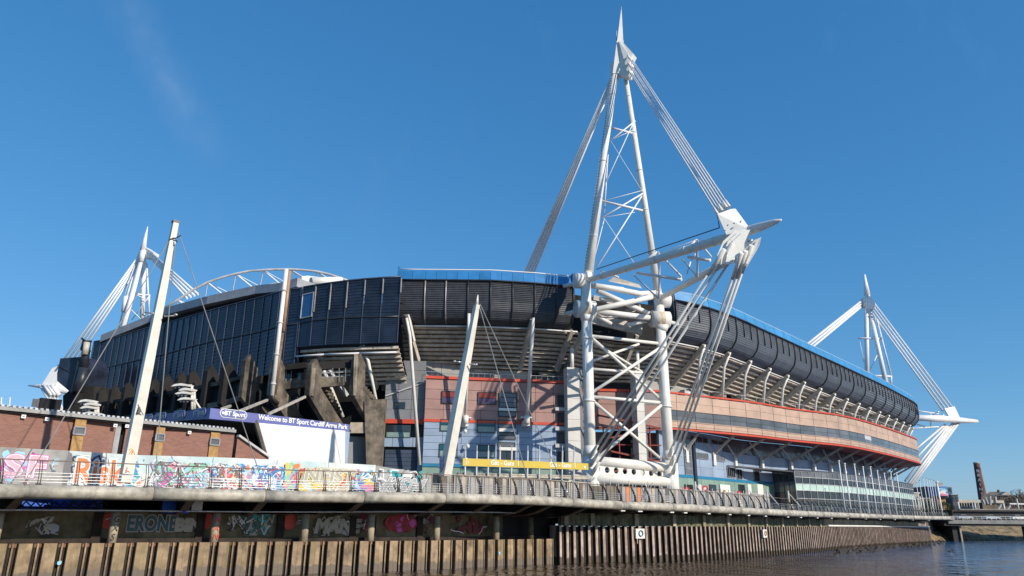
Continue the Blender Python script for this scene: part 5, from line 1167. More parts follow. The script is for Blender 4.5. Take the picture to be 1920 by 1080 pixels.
# --- flat painted pieces: random wild-style shapes, lettering on top
PAL={k:mat('spray_'+k,c,0.55,var=0.06,scale=2) for k,c in dict(pink=(0.72,0.22,0.34),lightpink=(0.75,0.42,0.50),red=(0.62,0.07,0.035),orange=(0.72,0.22,0.07),white=(0.78,0.78,0.76),sky=(0.30,0.60,0.74),pale=(0.50,0.64,0.62),blue=(0.06,0.22,0.52),navy=(0.03,0.05,0.13),magenta=(0.62,0.10,0.42),lilac=(0.42,0.32,0.62),mint=(0.25,0.55,0.38),yellow=(0.75,0.55,0.10),olive=(0.42,0.40,0.14),teal=(0.02,0.38,0.42),grey=(0.40,0.40,0.41),dgrey=(0.16,0.16,0.17),black=(0.02,0.02,0.022),maroon=(0.16,0.02,0.02),dred=(0.36,0.012,0.02),dteal=(0.03,0.09,0.11),bone=(0.42,0.39,0.30),dgreen=(0.06,0.12,0.08),tan=(0.45,0.36,0.28)).items()}
for k,v in PAL.items(): M['sp_'+k]=v
PK=['sp_'+k for k in PAL]; PI={k:i for i,k in enumerate(PAL)}
def blob(mb,O,ux,uz,cx,cz,rx,rz,mi,lift,rnd,n=12,jag=.25,rot=0.0,clip=None):
    pts=[]
    for k in range(n):
        t=2*math.pi*k/n; r=1+rnd.uniform(-jag,jag); x=math.cos(t)*rx*r; z=math.sin(t)*rz*r
        x,z=x*math.cos(rot)-z*math.sin(rot),x*math.sin(rot)+z*math.cos(rot); x+=cx; z+=cz
        if clip: x=min(max(x,clip[0]),clip[1]); z=min(max(z,clip[2]),clip[3])
        pts.append(O+ux*x+uz*z)
    nn=ux.cross(uz); mb.face([p+nn*lift for p in pts],False,mi)
def strip(mb,O,ux,uz,pts,w,mi,lift):
    nn=ux.cross(uz)
    for (x0,z0),(x1,z1) in zip(pts,pts[1:]):
        d=Vector((x1-x0,z1-z0)); 
        if d.length<1e-4: continue
        d.normalize(); e=Vector((-d.y,d.x))*w/2; P=lambda x,z: O+ux*x+uz*z+nn*lift
        mb.face([P(x0-e.x-d.x*w*.3,z0-e.y-d.y*w*.3),P(x1-e.x+d.x*w*.3,z1-e.y+d.y*w*.3),P(x1+e.x+d.x*w*.3,z1+e.y+d.y*w*.3),P(x0+e.x-d.x*w*.3,z0+e.y-d.y*w*.3)],False,mi)
LAYER=[0.0]
def piece(name,O,ux,uz,W,H,cols,parent,seed,word=None,wcol=None,ocol='black',size=None,nb=26,back=None,lines=10,shear=.2,bold=.05,wx=0,wz=.2,sx=1.0,br=1.0,oc2='white',spacing=1.0):
    rnd=random.Random(seed); mb=MB(); LAYER[0]+=.012; L=[LAYER[0]]
    def nl(): L[0]+=.0006; return L[0]
    if back: blob(mb,O,ux,uz,W/2,H*.5,W*.5,H*.46,PI[back],nl(),rnd,22,.10,clip=(0,W,0,H))
    for k in range(nb):
        c=rnd.choice(cols); rx=rnd.uniform(.07,.20)*min(W,H*2.2)*br; rz=rnd.uniform(.08,.26)*H*br
        blob(mb,O,ux,uz,rnd.uniform(.08,.92)*W,rnd.uniform(.12,.88)*H,rx,rz,PI[c],nl(),rnd,rnd.choice([5,6,8,11]),.42,rnd.uniform(0,3.1),clip=(0,W,0,H))
    for k in range(lines):
        x=rnd.uniform(0,W*.85); z=rnd.uniform(.1,.8)*H; pts=[(x,z)]
        for j in range(rnd.choice([2,3,4])):
            x=min(max(x+rnd.uniform(-.5,.7)*H*.6,0),W); z=min(max(z+rnd.uniform(-.45,.45)*H,0.05),H*.95); pts.append((x,z))
        strip(mb,O,ux,uz,pts,rnd.uniform(.03,.07)*H*.8,PI[rnd.choice([ocol,ocol,'white',rnd.choice(cols)])],nl())
    if word:
        size=size or H*.9
        for c,b_,l_ in ((ocol,bold+.10*size*.5,nl()),(oc2,bold+.055*size*.5,nl()),(wcol,bold,nl())):
            add_text(mb,word,O+ux*wx+uz*wz,ux,uz,size,PI[c],bold=b_,shear=shear,sx=sx,lift=l_,spacing=spacing)
    return mb.build(name,PK,parent)
Z=Vector((0,0,1))
secs=[]
for i in range(len(GPt)-1):
    a,b=GPt[i],GPt[i+1]; n_=max(1,round((b.xy-a.xy).length/4.2))
    for k in range(n_): secs.append((a.lerp(b,k/n_),a.lerp(b,(k+1)/n_)))
GW=thing('graffiti_wall',A(300,905,62),'long white painted concrete wall covered in bright graffiti beside the walkway','wall')
def gwm(x):
    return 'sp_grey' if x<112 else 'sp_dgrey' if x<128 else 'sp_pale' if x<158 else 'sp_navy' if x<189 else 'sp_pale' if x<232 else None
M['wallwash']=mat('pale_painted_wall',(0.66,0.68,0.66),0.7,var=0.12,scale=0.5,stain=(0.36,0.56,0.60),stain_amt=0.75,sscale=0.3,sstretch=(1,1,1))
M['wallgrey']=mat('grey_painted_wall',(0.36,0.35,0.33),0.7,var=0.15,scale=0.7)
for a,b in secs:
    mb=MB(); g=.02/(b-a).length; xm=prj(a.lerp(b,.5))[0]
    mb.slab(a.lerp(b,g),b.lerp(a,g),GZ-.1,(a.z,b.z),.35); mb.build('wall_panel','wallgrey' if xm<125 else 'wallwash',GW)
def gpt(x,y):
    for a,b in zip(GPt,GPt[1:]):
        if prj(a)[0]<=x<=prj(b)[0] or b is GPt[-1]: 
            p=onwall(x,y,a,b); u=(b-a); u.z=0; u.normalize(); nn=Vector((u.y,-u.x,0)); return p+nn*.01,u,a,b
def gpiece(x0,x1,ytop,ybot,*args,**k):
    u=(_gb-_ga); u.z=0; u.normalize(); p=onwall(x0,ybot,_ga,_gb)+Vector((u.y,-u.x,0))*.01; q=onwall(x1,ybot,_ga,_gb); t=onwall(x0,ytop,_ga,_gb); W=(q-p).xy.length; H=t.z-p.z
    return piece('graffiti',p,u,Z,W,H,*args,**k)
gpiece(112,128,845,915,['dgrey'],GW,1,nb=3,back='dgrey',lines=0)
gpiece(-10,72,842,907,['sky','sky','lightpink','grey'],GW,11,word='SF',wcol='lightpink',ocol='magenta',size=2.1,nb=10,lines=3,bold=.035,wx=.3,wz=.6,shear=.0,sx=1.25,spacing=1.15)
gpiece(-10,68,876,907,['pink','lightpink'],GW,12,nb=4,lines=3,ocol='magenta',br=.5)
gpiece(88,105,858,885,['sky','grey'],GW,13,nb=3,lines=5,ocol='dgrey')
for x0,x1,c in ((128,158,'pale'),(158,190,'navy'),(190,222,'pale')):
    gpiece(x0,x1,850,911,[c,'white','mint' if c=='pale' else 'dgrey','grey'],GW,21+x0,nb=9,lines=4,back=None,ocol='navy')
gpiece(130,224,853,911,['white','sky'],GW,14,nb=0,lines=2,word='Risk',wcol='orange',ocol='white',size=2.5,bold=.06,shear=0,wx=.1,wz=.3,sx=.80)
gpiece(228,262,858,912,['white','blue','sky','orange','teal'],GW,15,nb=40,lines=14,ocol='blue')
gpiece(236,430,856,912,['pale','sky','white','pale'],GW,161,nb=34,lines=0,ocol='pale')
gpiece(276,392,862,914,['lilac','pink','magenta','mint','sky','lightpink','mint','sky'],GW,16,nb=190,lines=46,ocol='dgrey',br=.55)
gpiece(282,388,866,900,['magenta','sky','pink','lilac','sky','magenta'],GW,166,nb=60,lines=12,ocol='white',br=.45)
gpiece(280,400,890,915,['red','orange','white','red'],GW,17,nb=80,lines=20,ocol='maroon',br=.5)
gpiece(392,468,866,917,['sky','pink','blue','orange','mint','red','white','sky'],GW,18,nb=130,lines=34,ocol='dgrey',br=.6)
gpiece(468,530,870,918,['white','red','blue','sky','lilac','white'],GW,19,nb=70,lines=30,ocol='blue')
gpiece(528,556,866,919,['mint','orange','pink','yellow','lilac'],GW,20,nb=14,lines=3,ocol='magenta',back='mint')
gpiece(556,662,874,921,['tan','yellow','pale','bone','yellow','red','orange'],GW,22,nb=80,lines=26,ocol='olive',word='NEIST',wcol='bone',size=1.7,wx=.4,wz=.9,bold=.05,shear=.1,sx=1.15)
gpiece(578,650,896,921,['yellow','orange','yellow','tan','white'],GW,23,nb=34,lines=14,ocol='maroon')
gpiece(660,704,878,922,['blue','lilac','yellow','sky','white','pink'],GW,24,nb=44,lines=16,ocol='blue')
gpiece(505,528,864,870,['black'],GW,25,nb=0,lines=4,ocol='dgrey')
# teal and grey section beyond the corner
TW=thing('graffiti_wall',A(750,900,75),'shorter grey wall with jagged teal and black graffiti at the end of the white one','wall')
ta=A(705,873,73.6); tb=A(796,887,77.5)
for k in range(3):
    a=ta.lerp(tb,k/3); b=ta.lerp(tb,(k+1)/3); mb=MB(); mb.slab(a.lerp(b,.004),b.lerp(a,.004),GZ-.1,(a.z,b.z),.35); mb.build('wall_panel','wallgrey',TW)
u_=(tb-ta); u_.z=0; Lt=u_.length; u_.normalize(); n__=Vector((u_.y,-u_.x,0))
piece('graffiti',Vector((ta.x,ta.y,GZ))+n__*.01,u_,Z,Lt*.92,2.75,['teal','grey','grey','teal','white','dgrey'],TW,31,nb=26,lines=26,ocol='black',word='KSM',wcol='grey',size=2.0,wx=.5,wz=.5,bold=.04,shear=.5,sx=1.25)
# ============================================================ riverside walkway
PPX=[(-160,928,41.8),(0,921,48),(480,930,57.5),(650,932,61),(830,934,66.5),(1015,939,74),(1150,947,81),(1300,953,89.5),(1500,963,113),(1640,968,149),(1720,970.5,172),(1779,971.5,192)]
PP=[A(x,y,Y) for x,y,Y in PPX]
zs_=[p.z for p in PP]
PPs=smoothpath(PP,2.6)
WK=thing('boardwalk',A(900,960,72),'long riverside walkway with a weathered round steel edge carried over the river wall','walkway')
PN=normals(PPs)
white_px=((-20,29),(789,838),(1015,1082))
for i in range(0,len(PPs)-1,3):
    j=min(i+3,len(PPs)-1); seg=PPs[i:j+1]; g=(seg[1]-seg[0])*.008; xm=prj(seg[1])[0]
    w=any(a-8<=xm<=b+8 for a,b in white_px); r=.40 if w else .46
    mb=MB(); mb.pipe([seg[0]+g]+seg[1:-1]+[seg[-1]-g],r,18); mb.build('edge_tube','lightgrey' if w else 'pipe',WK)
for i in range(0,len(PPs)-1,3):
    p=PPs[i]; d=(PPs[i+1]-PPs[i]).normalized(); mb=MB(); mb.tube(p-d*.03,p+d*.03,.475,n=16); mb.build('tube_joint','brown_steel',WK)
for k in range(0,len(PPs)-6,6):
    mb=MB()
    for a,b,na,nb in zip(PPs[k:k+6],PPs[k+1:k+7],PN[k:],PN[k+1:]):
        mb.hexa([a-na*.2+Vector((0,0,.28)),b-nb*.2+Vector((0,0,.28)),b-nb*7.0+Vector((0,0,.28)),a-na*7.0+Vector((0,0,.28))],[a-na*.2+Vector((0,0,.42)),b-nb*.2+Vector((0,0,.42)),b-nb*7.0+Vector((0,0,.42)),a-na*7.0+Vector((0,0,.42))])
    mb.build('deck','deck',WK)
# curved cantilever brackets beneath, with dark web plates
rnd=random.Random(9)
brx=[(-60,1),(40,1),(325,1),(520,1),(695,1),(830,1),(920,1),(985,1),(1050,1),(1100,1),(1150,0),(1200,0),(1245,0),(1290,0),(1330,0),(1370,0),(1405,0),(1440,0),(1470,0),(1500,0),(1530,0),(1560,0),(1590,0),(1620,0),(1650,0),(1680,0),(1710,0),(1740,0)]
for x,k in brx:
    i=min(range(len(PPs)),key=lambda q:abs(prj(PPs[q])[0]-x)); p=PPs[i]; n=PN[i]; d=Vector((-n.y,n.x,0))
    back=-n
    if k:      # long swept bracket
        for s in (0,):
            pts=[p+Vector((0,0,-.35)),p+back*1.0+Vector((0,0,-.62)),p+back*2.2+Vector((0,0,-1.0)),p+back*3.8+Vector((0,0,-1.25)),p+back*6.0+Vector((0,0,-1.35))]
            mb=MB(); top=[q+Vector((0,0,.0)) for q in pts]
            mb.prism([p+Vector((0,0,.2))]+[q for q in pts]+[p+back*6+Vector((0,0,.2))],d*.14); mb.build('bracket_web','soffit_d',WK)
            mb=MB()
            for a,b in zip(pts,pts[1:]): mb.bar(a+Vector((0,0,-.05)),b+Vector((0,0,-.05)),.55,.09)
            mb.build('bracket_flange','brown_steel',WK)
    else:
        mb=MB(); mb.bar(p+back*.2+Vector((0,0,-.42)),p+back*4.5+Vector((0,0,-.95)),.16,.30); mb.build('bracket','brown_steel',WK)
        mb=MB(); mb.bar(p+Vector((0,0,-.52))-d*.1+back*.1,p+Vector((0,0,-.52))+d*.55+back*.1,.3,.16); mb.build('service_light','board',WK)
mb=MB()   # closing soffit plates and long service pipe
for a,b,na,nb in zip(PPs[1:],PPs[2:],PN[1:],PN[2:]):
    if prj(a)[0]<560 : continue
    mb.hexa([a-na*4.6+Vector((0,0,-1.0)),b-nb*4.6+Vector((0,0,-1.0)),b-nb*4.9+Vector((0,0,-1.0)),a-na*4.9+Vector((0,0,-1.0))],[a-na*4.6+Vector((0,0,.25)),b-nb*4.6+Vector((0,0,.25)),b-nb*4.9+Vector((0,0,.25)),a-na*4.9+Vector((0,0,.25))])
mb.build('soffit_plate','black',WK)
mb=MB()
sp=[p-n*2.4+Vector((0,0,-1.12)) for p,n in zip(PPs,PN) if -300<prj(p)[0]<1010]; mb.pipe(sp,.07,6); mb.build('service_pipe','alu',WK)
# columns
WPs=smoothpath([Vector((p.x,p.y,0)) for p in WP],1.0); WPn=normals(WPs)
def wall_at(x,z=1.5):
    i=min(range(len(WPs)),key=lambda q:abs(prj((WPs[q].x,WPs[q].y,z))[0]-x)); return WPs[i],WPn[i]
for x,m_,tg in ((-10,'pilaster',None),(224,'pilaster','black'),(415,'pilaster','red'),(574,'pilaster',None),(710,'pilaster',None),(832,'pilaster',None),(938,'pilaster',None),(1012,'underwall',None)):
    p,n=wall_at(x,3.2); c=p-n*.9; zt=4.55
    mb=MB(); mb.tube((c.x,c.y,2.2),(c.x,c.y,zt),.31,n=14); cobj=mb.build('column',m_,WK)
    if tg:
        d=Vector((-n.y,n.x,0)); dd=(WPs[5]-WPs[4]).normalized(); O=c+n*.33-dd*.26+Vector((0,0,2.5)); mb=MB(); rr=random.Random(3 if tg=='red' else 4)
        for k,ch in enumerate('NAN' if tg=='red' else 'GXS'): add_text(mb,ch,O+dd*.08+Z*(1.35-.62*k),dd,Z,.62,PI['red' if tg=='red' else 'black'],bold=.006,shear=.2,sx=.9,lift=.02)
        mb.build('graffiti',PK,cobj)
LAYER[0]=0
# ============================================================ railing
RL=thing('railing',A(500,925,57),'steel railing with curved dark posts along the whole river edge of the walkway','railing')
RPs=smoothpath([p+Vector((0,0,.40)) for p in PP],2.15); RN=normals(RPs)
RPs=RPs; zr=1.62
proto=None
def railpost():
    mb=MB(); pts=[(0,0,.34),(.10,.25,.20),(.05,.62,.13),(-.12,1.05,.11),(-.52,1.62,.07)]   # (towards river, up, width)
    for s in (-.07,.07):
        for (o0,z0,w0),(o1,z1,w1_) in zip(pts,pts[1:]):
            b=[Vector((s-.018,-o0-w0/2,z0)),Vector((s+.018,-o0-w0/2,z0)),Vector((s+.018,-o0+w0/2,z0)),Vector((s-.018,-o0+w0/2,z0))]
            t=[Vector((s-.018,-o1-w1_/2,z1)),Vector((s+.018,-o1-w1_/2,z1)),Vector((s+.018,-o1+w1_/2,z1)),Vector((s-.018,-o1+w1_/2,z1))]
            mb.hexa(b,t)
    mb.box((0,0,.05),.32,.42,.1); return mb
PMESH=railpost().mesh('post','post',(0,0,0))
for p,n in zip(RPs,RN):
    o=bpy.data.objects.new('post',PMESH); COL.objects.link(o); o.parent=RL; o.location=p-origin_of(RL); o.rotation_euler=(0,0,math.atan2(n.x,-n.y)); ORG[o.name]=origin_of(RL)
for (o_,z_,r_,m_,nm) in ((-.52,1.62,.038,'rail_top','top_rail'),(.0,.80,.028,'alu','rail'),(.05,.58,.028,'alu','rail'),(.08,.38,.028,'alu','rail'),(.10,.20,.028,'alu','rail')):
    for k in range(0,len(RPs)-1,8):
        seg=[p+n*o_+Vector((0,0,z_)) for p,n in zip(RPs[k:k+9],RN[k:k+9])]
        if len(seg)>1: mb=MB(); mb.pipe(seg,r_,6); mb.build(nm,m_,RL)
# ============================================================ river wall: sheet piles, capping, recessed wall
SPW=thing('sheet_pile_wall',Vector((WPs[60].x,WPs[60].y,0)),'tan steel sheet pile river wall with wide pans under the left half of the walkway','river wall')
def pilepath(xa,xb): return [ (p,n) for p,n in zip(WPs,WPn) if xa<=prj((p.x,p.y,1.5))[0]<=xb]
zTL=2.45
fine=smoothpath([Vector((p.x,p.y,0)) for p in WP],1.42)
fn_=normals(fine); cnt=0
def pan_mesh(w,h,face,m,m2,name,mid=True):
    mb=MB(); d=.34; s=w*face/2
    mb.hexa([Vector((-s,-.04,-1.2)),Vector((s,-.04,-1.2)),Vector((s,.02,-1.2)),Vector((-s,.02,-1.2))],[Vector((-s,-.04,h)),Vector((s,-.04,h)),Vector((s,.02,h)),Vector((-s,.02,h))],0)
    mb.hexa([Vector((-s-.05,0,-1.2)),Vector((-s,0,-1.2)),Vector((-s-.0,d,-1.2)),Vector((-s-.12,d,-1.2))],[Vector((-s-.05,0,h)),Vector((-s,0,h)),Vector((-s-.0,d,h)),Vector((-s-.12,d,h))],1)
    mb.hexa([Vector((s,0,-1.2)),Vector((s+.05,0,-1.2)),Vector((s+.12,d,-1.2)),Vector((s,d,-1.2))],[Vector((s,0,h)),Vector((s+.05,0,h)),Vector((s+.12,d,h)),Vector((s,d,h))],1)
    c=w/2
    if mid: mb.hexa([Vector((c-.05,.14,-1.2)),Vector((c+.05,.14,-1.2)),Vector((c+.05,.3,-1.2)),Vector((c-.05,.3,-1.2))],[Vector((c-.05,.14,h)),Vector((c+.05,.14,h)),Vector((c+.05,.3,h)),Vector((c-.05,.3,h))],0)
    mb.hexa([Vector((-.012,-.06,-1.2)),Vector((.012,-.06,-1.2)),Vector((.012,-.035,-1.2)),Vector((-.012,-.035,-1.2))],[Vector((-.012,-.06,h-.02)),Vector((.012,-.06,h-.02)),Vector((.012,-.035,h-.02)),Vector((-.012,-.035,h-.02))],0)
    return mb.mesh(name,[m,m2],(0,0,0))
PANL=pan_mesh(1.42,zTL,.54,'pile','pile_in','sheet_pile'); X_SPLIT=1049
def put(mesh,p,n,par,name,dz=0,s=1):
    o=bpy.data.objects.new(name,mesh); COL.objects.link(o); o.parent=par; o.location=Vector((p.x,p.y,dz))-origin_of(par); o.rotation_euler=(0,0,math.atan2(n.x,-n.y)); o.scale=(s,1,1); ORG[o.name]=origin_of(par); return o
L1=[(p,n) for p,n in zip(fine,fn_) if prj((p.x,p.y,1.5))[0]<X_SPLIT-4]
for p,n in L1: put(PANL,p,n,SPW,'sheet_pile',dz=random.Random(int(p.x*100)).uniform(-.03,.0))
mb=MB()
for (a,na),(b,nb) in zip(L1,L1[1:]): mb.slab(a-na*.34,b-nb*.34,-1.2,zTL-.05,.2)
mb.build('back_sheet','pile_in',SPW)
mb=MB()
for (a,na),(b,nb) in zip(L1,L1[1:]): mb.slab(a-na*.3,b-nb*.3,zTL-.28,zTL-.06,4.5)
mb.build('ledge','cap',SPW)
SPR=thing('sheet_pile_wall',Vector((40,110,0)),'taller dark sheet pile river wall with narrow pinkish pans under the right half of the walkway','river wall')
zTR=3.80
fin2=smoothpath([Vector((p.x,p.y,0)) for p in WP],.98); fn2=normals(fin2)
PANR=pan_mesh(.98,zTR,.30,'pile_r','pile_in','sheet_pile',False)
R1=[(p,n) for p,n in zip(fin2,fn2) if prj((p.x,p.y,1.5))[0]>=X_SPLIT]
for p,n in R1[:280]: put(PANR,p,n,SPR,'sheet_pile',dz=-.02)
mb=MB()
for (a,na),(b,nb) in zip(R1,R1[1:]): mb.slab(a-na*.3,b-nb*.3,-1.2,zTR-.1,.3)
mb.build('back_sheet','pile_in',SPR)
mb=MB(); a,na=R1[0]; mb.slab(a+na*.05-Vector((.1,.1,0)),a+na*.05+Vector((.12,.1,0)),-1,zTR,1.5); mb.build('corner_post','pile_r',SPR)
# mossy concrete band above it with pilasters
MW=thing('mossy_wall',Vector((45,115,zTR)),'mossy concrete band with pale pilasters above the taller sheet piles','wall')
R2=smoothpath([Vector((p.x,p.y,0)) for p in WP],6.0); R2n=normals(R2)
R2=[(p,n) for p,n in zip(R2,R2n) if prj((p.x,p.y,4))[0]>=X_SPLIT+4]
a0,n0=[(p,n) for p,n in zip(WPs,WPn) if prj((p.x,p.y,4))[0]>=X_SPLIT+4][0]; R2=[(a0,n0)]+R2
far_i=len(R2)
for k,((a,na),(b,nb)) in enumerate(zip(R2,R2[1:])):
    xm=prj((a.x,a.y,4))[0]
    mb=MB(); mb.slab(a-na*.5,b-nb*.5,zTR-.05,5.1,.6); mb.build('wall_panel','moss' if xm<1535 else 'pilaster',MW)
    if xm<1535:
        for t in ((.5,) if k else (.5,)):
            c=a.lerp(b,t)-na*.42; d=(b-a).normalized(); mb=MB(); mb.slab(c-d*.28,c+d*.28,zTR-.03,5.1,.3,off=.22); mb.build('pilaster','pilaster',MW)
    elif k%1==0:
        mb=MB(); d=(b-a).normalized(); mb.slab(a-na*.5-d*.06,a-na*.5+d*.06,4.1,5.05,.2,off=.03); mb.build('joint_strip','pile_in',MW)
mb=MB(); f_=[(p,n) for p,n in R2 if prj((p.x,p.y,4))[0]>1535]; mb.pipe([p+n*.05+Vector((0,0,3.98)) for p,n in f_],.17,6); mb.build('pale_kerb_rail','board',MW)
# recessed wall of the left half
RW=thing('recessed_wall',Vector((-10,75,2.3)),'shaded river wall under the walkway carrying green, white and red graffiti','wall')
L2=smoothpath([Vector((p.x,p.y,0)) for p in WP],3.6); L2n=normals(L2)
L2=[(p,n) for p,n in zip(L2,L2n) if prj((p.x,p.y,3))[0]<X_SPLIT+60]
DEP=2.3
for (a,na),(b,nb) in zip(L2,L2[1:]):
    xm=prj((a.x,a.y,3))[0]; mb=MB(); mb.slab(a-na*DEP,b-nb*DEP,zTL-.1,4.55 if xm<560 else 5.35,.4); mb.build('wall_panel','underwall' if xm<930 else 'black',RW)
mb=MB()
for (a,na),(b,nb) in zip(L2,L2[1:]): mb.slab(a-na*DEP,b-nb*DEP,zTL-.1,zTL+.25,.1,off=.25)
mb.build('wall_foot','pile_in',RW)
def rwp(x,y):
    for (a,na),(b,nb) in zip(L2,L2[1:]):
        A1=a-na*DEP; B1=b-nb*DEP
        if prj((A1.x,A1.y,3.5))[0]<=x<=prj((B1.x,B1.y,3.5))[0]:
            p=onwall(x,y,A1,B1); u=(B1-A1).normalized(); return p+Vector((u.y,-u.x,0))*.012,u
    A1,B1=L2[-2][0]-L2[-2][1]*DEP,L2[-1][0]-L2[-1][1]*DEP; p=onwall(x,y,A1,B1); u=(B1-A1).normalized(); return p+Vector((u.y,-u.x,0))*.012,u
def rpiece(x0,x1,y0,y1,*a,**k):
    p,u=rwp(x0,y1); q,_=rwp(x1,y1); t,_=rwp(x0,y0); u=(q-p); u.z=0; W=u.length; u.normalize(); nn=Vector((u.y,-u.x,0))
    k.setdefault('oc2','bone'); return piece('graffiti',p+nn*.05,u,Z,W,max(.4,t.z-p.z),*a,**k)
rpiece(42,108,964,1003,['bone','bone','grey'],RW,41,nb=6,lines=8,ocol='black',back=None)
rpiece(186,213,960,993,['red'],RW,42,nb=2,lines=1,ocol='red',back='red')
rpiece(231,322,966,1001,['dteal'],RW,43,nb=0,lines=0,word='ERONE',wcol='dteal',ocol='grey',size=1.5,wx=.12,wz=.25,bold=.06,shear=0,sx=.72,back=None)
rpiece(324,364,966,1000,['grey','bone'],RW,44,nb=2,lines=2,word='BIN',wcol='bone',ocol='black',size=1.25,wx=.05,wz=.2,bold=.06,shear=0)
rpiece(376,400,960,993,['red'],RW,45,nb=2,lines=1,ocol='red',back='red')
rpiece(424,520,963,1004,['dgreen','dteal','teal','dgreen','bone'],RW,46,nb=22,lines=26,ocol='black')
rpiece(530,553,962,994,['red'],RW,47,nb=2,lines=1,ocol='red',back='red')
rpiece(553,566,966,985,['bone'],RW,48,nb=2,lines=5,ocol='black')
rpiece(584,656,966,1005,['bone','grey','bone'],RW,49,nb=9,lines=20,ocol='black',word='MANE',wcol='bone',size=1.5,wx=.1,wz=.3,bold=.06)
rpiece(664,702,963,995,['dred','maroon','bone'],RW,50,nb=12,lines=10,ocol='maroon')
rpiece(718,780,963,998,['dred','dred','maroon','magenta'],RW,51,nb=14,lines=10,ocol='maroon',back='dred')
rpiece(786,826,963,1000,['maroon','bone','maroon'],RW,52,nb=8,lines=10,ocol='maroon')
rpiece(842,930,966,1003,['maroon','maroon','bone'],RW,53,nb=10,lines=10,ocol='black')
# piers in the recess
for x in (182,375,525,660,697,785):
    i=min(range(len(L2)),key=lambda q:abs(prj((L2[q][0].x,L2[q][0].y,3.5))[0]-x)); p,u=rwp(x,985); nn=Vector((u.y,-u.x,0)); mb=MB(); mb.slab(p-u*.3,p+u*.3,zTL-.05,4.5,.3,off=.25); mb.build('wall_pier','pile_in',RW)
# blue hoarding behind, seen through the gap, with its dark lattice
HB=thing('blue_hoarding',A(110,948,66),'bright blue hoarding panels with dark lattice seen through the gap under the walkway','hoarding')
for x0,x1 in ((40,96),(98,128),(130,166),(168,192),(305,330),(346,356)):
    mb=MB(); mb.slab(A(x0,950,56.8),A(x1,950,57.2+(x1-x0)*.02),4.5,5.9,.1); mb.build('blue_panel','hblue',HB)
mb=MB()
for k in range(9):
    x=40+k*18; mb.tube(A(x,949,56.3),A(x+9,940,56.5),.05,n=4); mb.tube(A(x+9,940,56.5),A(x+18,949,56.6),.05,n=4)
mb.tube(A(36,950,56.3),A(200,953,57),.07,n=4); mb.build('lattice','soffit_d',HB)
mb=MB(); mb.slab(A(360,948,58),A(380,948,58.4),4.7,5.5,.1); mb.build('white_panel','board',HB)
# life ring housings on the wall
for x,y,lab in ((1198,1000,'white life ring housing on the sheet piles, nearer of the two'),(1428,1000,'white life ring housing on the sheet piles, farther of the two')):
    p,n=wall_at(x,3.2); d=Vector((-n.y,n.x,0)); d=-d if d.x<0 else d; T=thing('life_ring_box',p+n*.3+Vector((0,0,2.7)),lab,'life ring box','life ring boxes on the river wall')
    zc=zfor((p.x,p.y),y); c=p+n*.35; c.z=zc; mb=MB(); mb.slab(c-d*.62-n*.0,c+d*.62,zc-.55,zc+.5,.28); mb.build('housing','board',T)
    mb=MB(); N_=18
    for k in range(N_):
        t0=2*math.pi*k/N_; t1=2*math.pi*(k+1)/N_; P=lambda t: c+n*.06+d*(.05+.27*math.cos(t))+Vector((0,0,.3*math.sin(t))); mb.tube(P(t0),P(t1),.06,n=6,cap=False)
    mb.build('life_ring','teal' if x<1300 else 'ybrick',T)
    mb=MB(); mb.slab(c-d*.5+n*.02,c-d*.42+n*.02,zc-1.1,zc-.55,.1); mb.build('hanger','pilaster',T)
# grab chains / small coloured marks
for x,y,m_,lab in ((111,1055,'sky','pale blue splash of paint on the tan sheet piles at left'),(935,1037,'sky','small pale blue mark on the tan sheet piles below the last columns')):
    p,n=wall_at(x,1.5); d=Vector((-n.y,n.x,0)); q=onwall(x,y,p,p+Vector((n.y,-n.x,0)))+n*.1; mb=MB(); blob(mb,q,Vector((-n.y,n.x,0)).normalized(),Z,0,0,.11,.16,0,0,random.Random(2),9,.3)
    mb2=MB(); mb2.prism(mb.v,n*.01); o=mb2.build('paint_splash','sp_'+m_); o['label']=lab; o['category']='paint mark'
# white litter on the water
T=MB(); c=Zp(924,1058,.06); T.ball(c,.22,.16,.10,8); T.ball(c+Vector((.15,0,.08)),.10,.08,.08,8); o=T.build('gull','bird'); o['label']='small white gull floating by the foot of the sheet piles'; o['category']='bird'
T=MB(); c=Zp(1782,1034.5,.06); T.ball(c,.5,.28,.16,8); T.ball(c+Vector((.4,0,.22)),.16,.14,.14,8); o=T.build('duck','post'); o['label']='tiny dark duck floating on the open water at right'; o['category']='bird'
# ============================================================ cream leaning masts of the walkway
def boxmast(lab,xb,yb,Yb,xt,yt,Yt,w0,w1,wm,rot):
    T=thing('leaning_mast',A(xb,yb,Yb),lab,'mast','cream leaning masts of the walkway')
    a=A(xb,yb,Yb); b=A(xt,yt,Yt); mid=a.lerp(b,.45); mb=MB()
    def ring(c,w): return [c+Vector((math.cos(rot+k*math.pi/2+math.pi/4)*w*.707,math.sin(rot+k*math.pi/2+math.pi/4)*w*.707,0)) for k in range(4)]
    mb.hexa(ring(a,w0),ring(mid,wm)); mb.hexa(ring(mid,wm),ring(b,w1)); mb.build('shaft','cream',T); return T,a,b
T1m,a1,b1=boxmast('tall cream square mast leaning in front of the brick building, left','232' and 234,905,54.5,329,418,52.5,.76,.40,.66,R(-47))
mb=MB(); mb.box(b1+Vector((0,0,.08)),.48,.48,.16,R(-47)); mb.build('cap','rib',T1m)
c=A(303,592,53.2); 
for s in (-1,1): 
    mb=MB(); mb.tube(c+Vector((s*.3,-.2,.1*-s)),c+Vector((s*1.15,-.3,.12*s*-1+.05)),.06,n=6); mb.ball(c+Vector((s*1.2,-.3,0)),.16,.14,.1,8); mb.build('lamp_arm','alu',T1m)
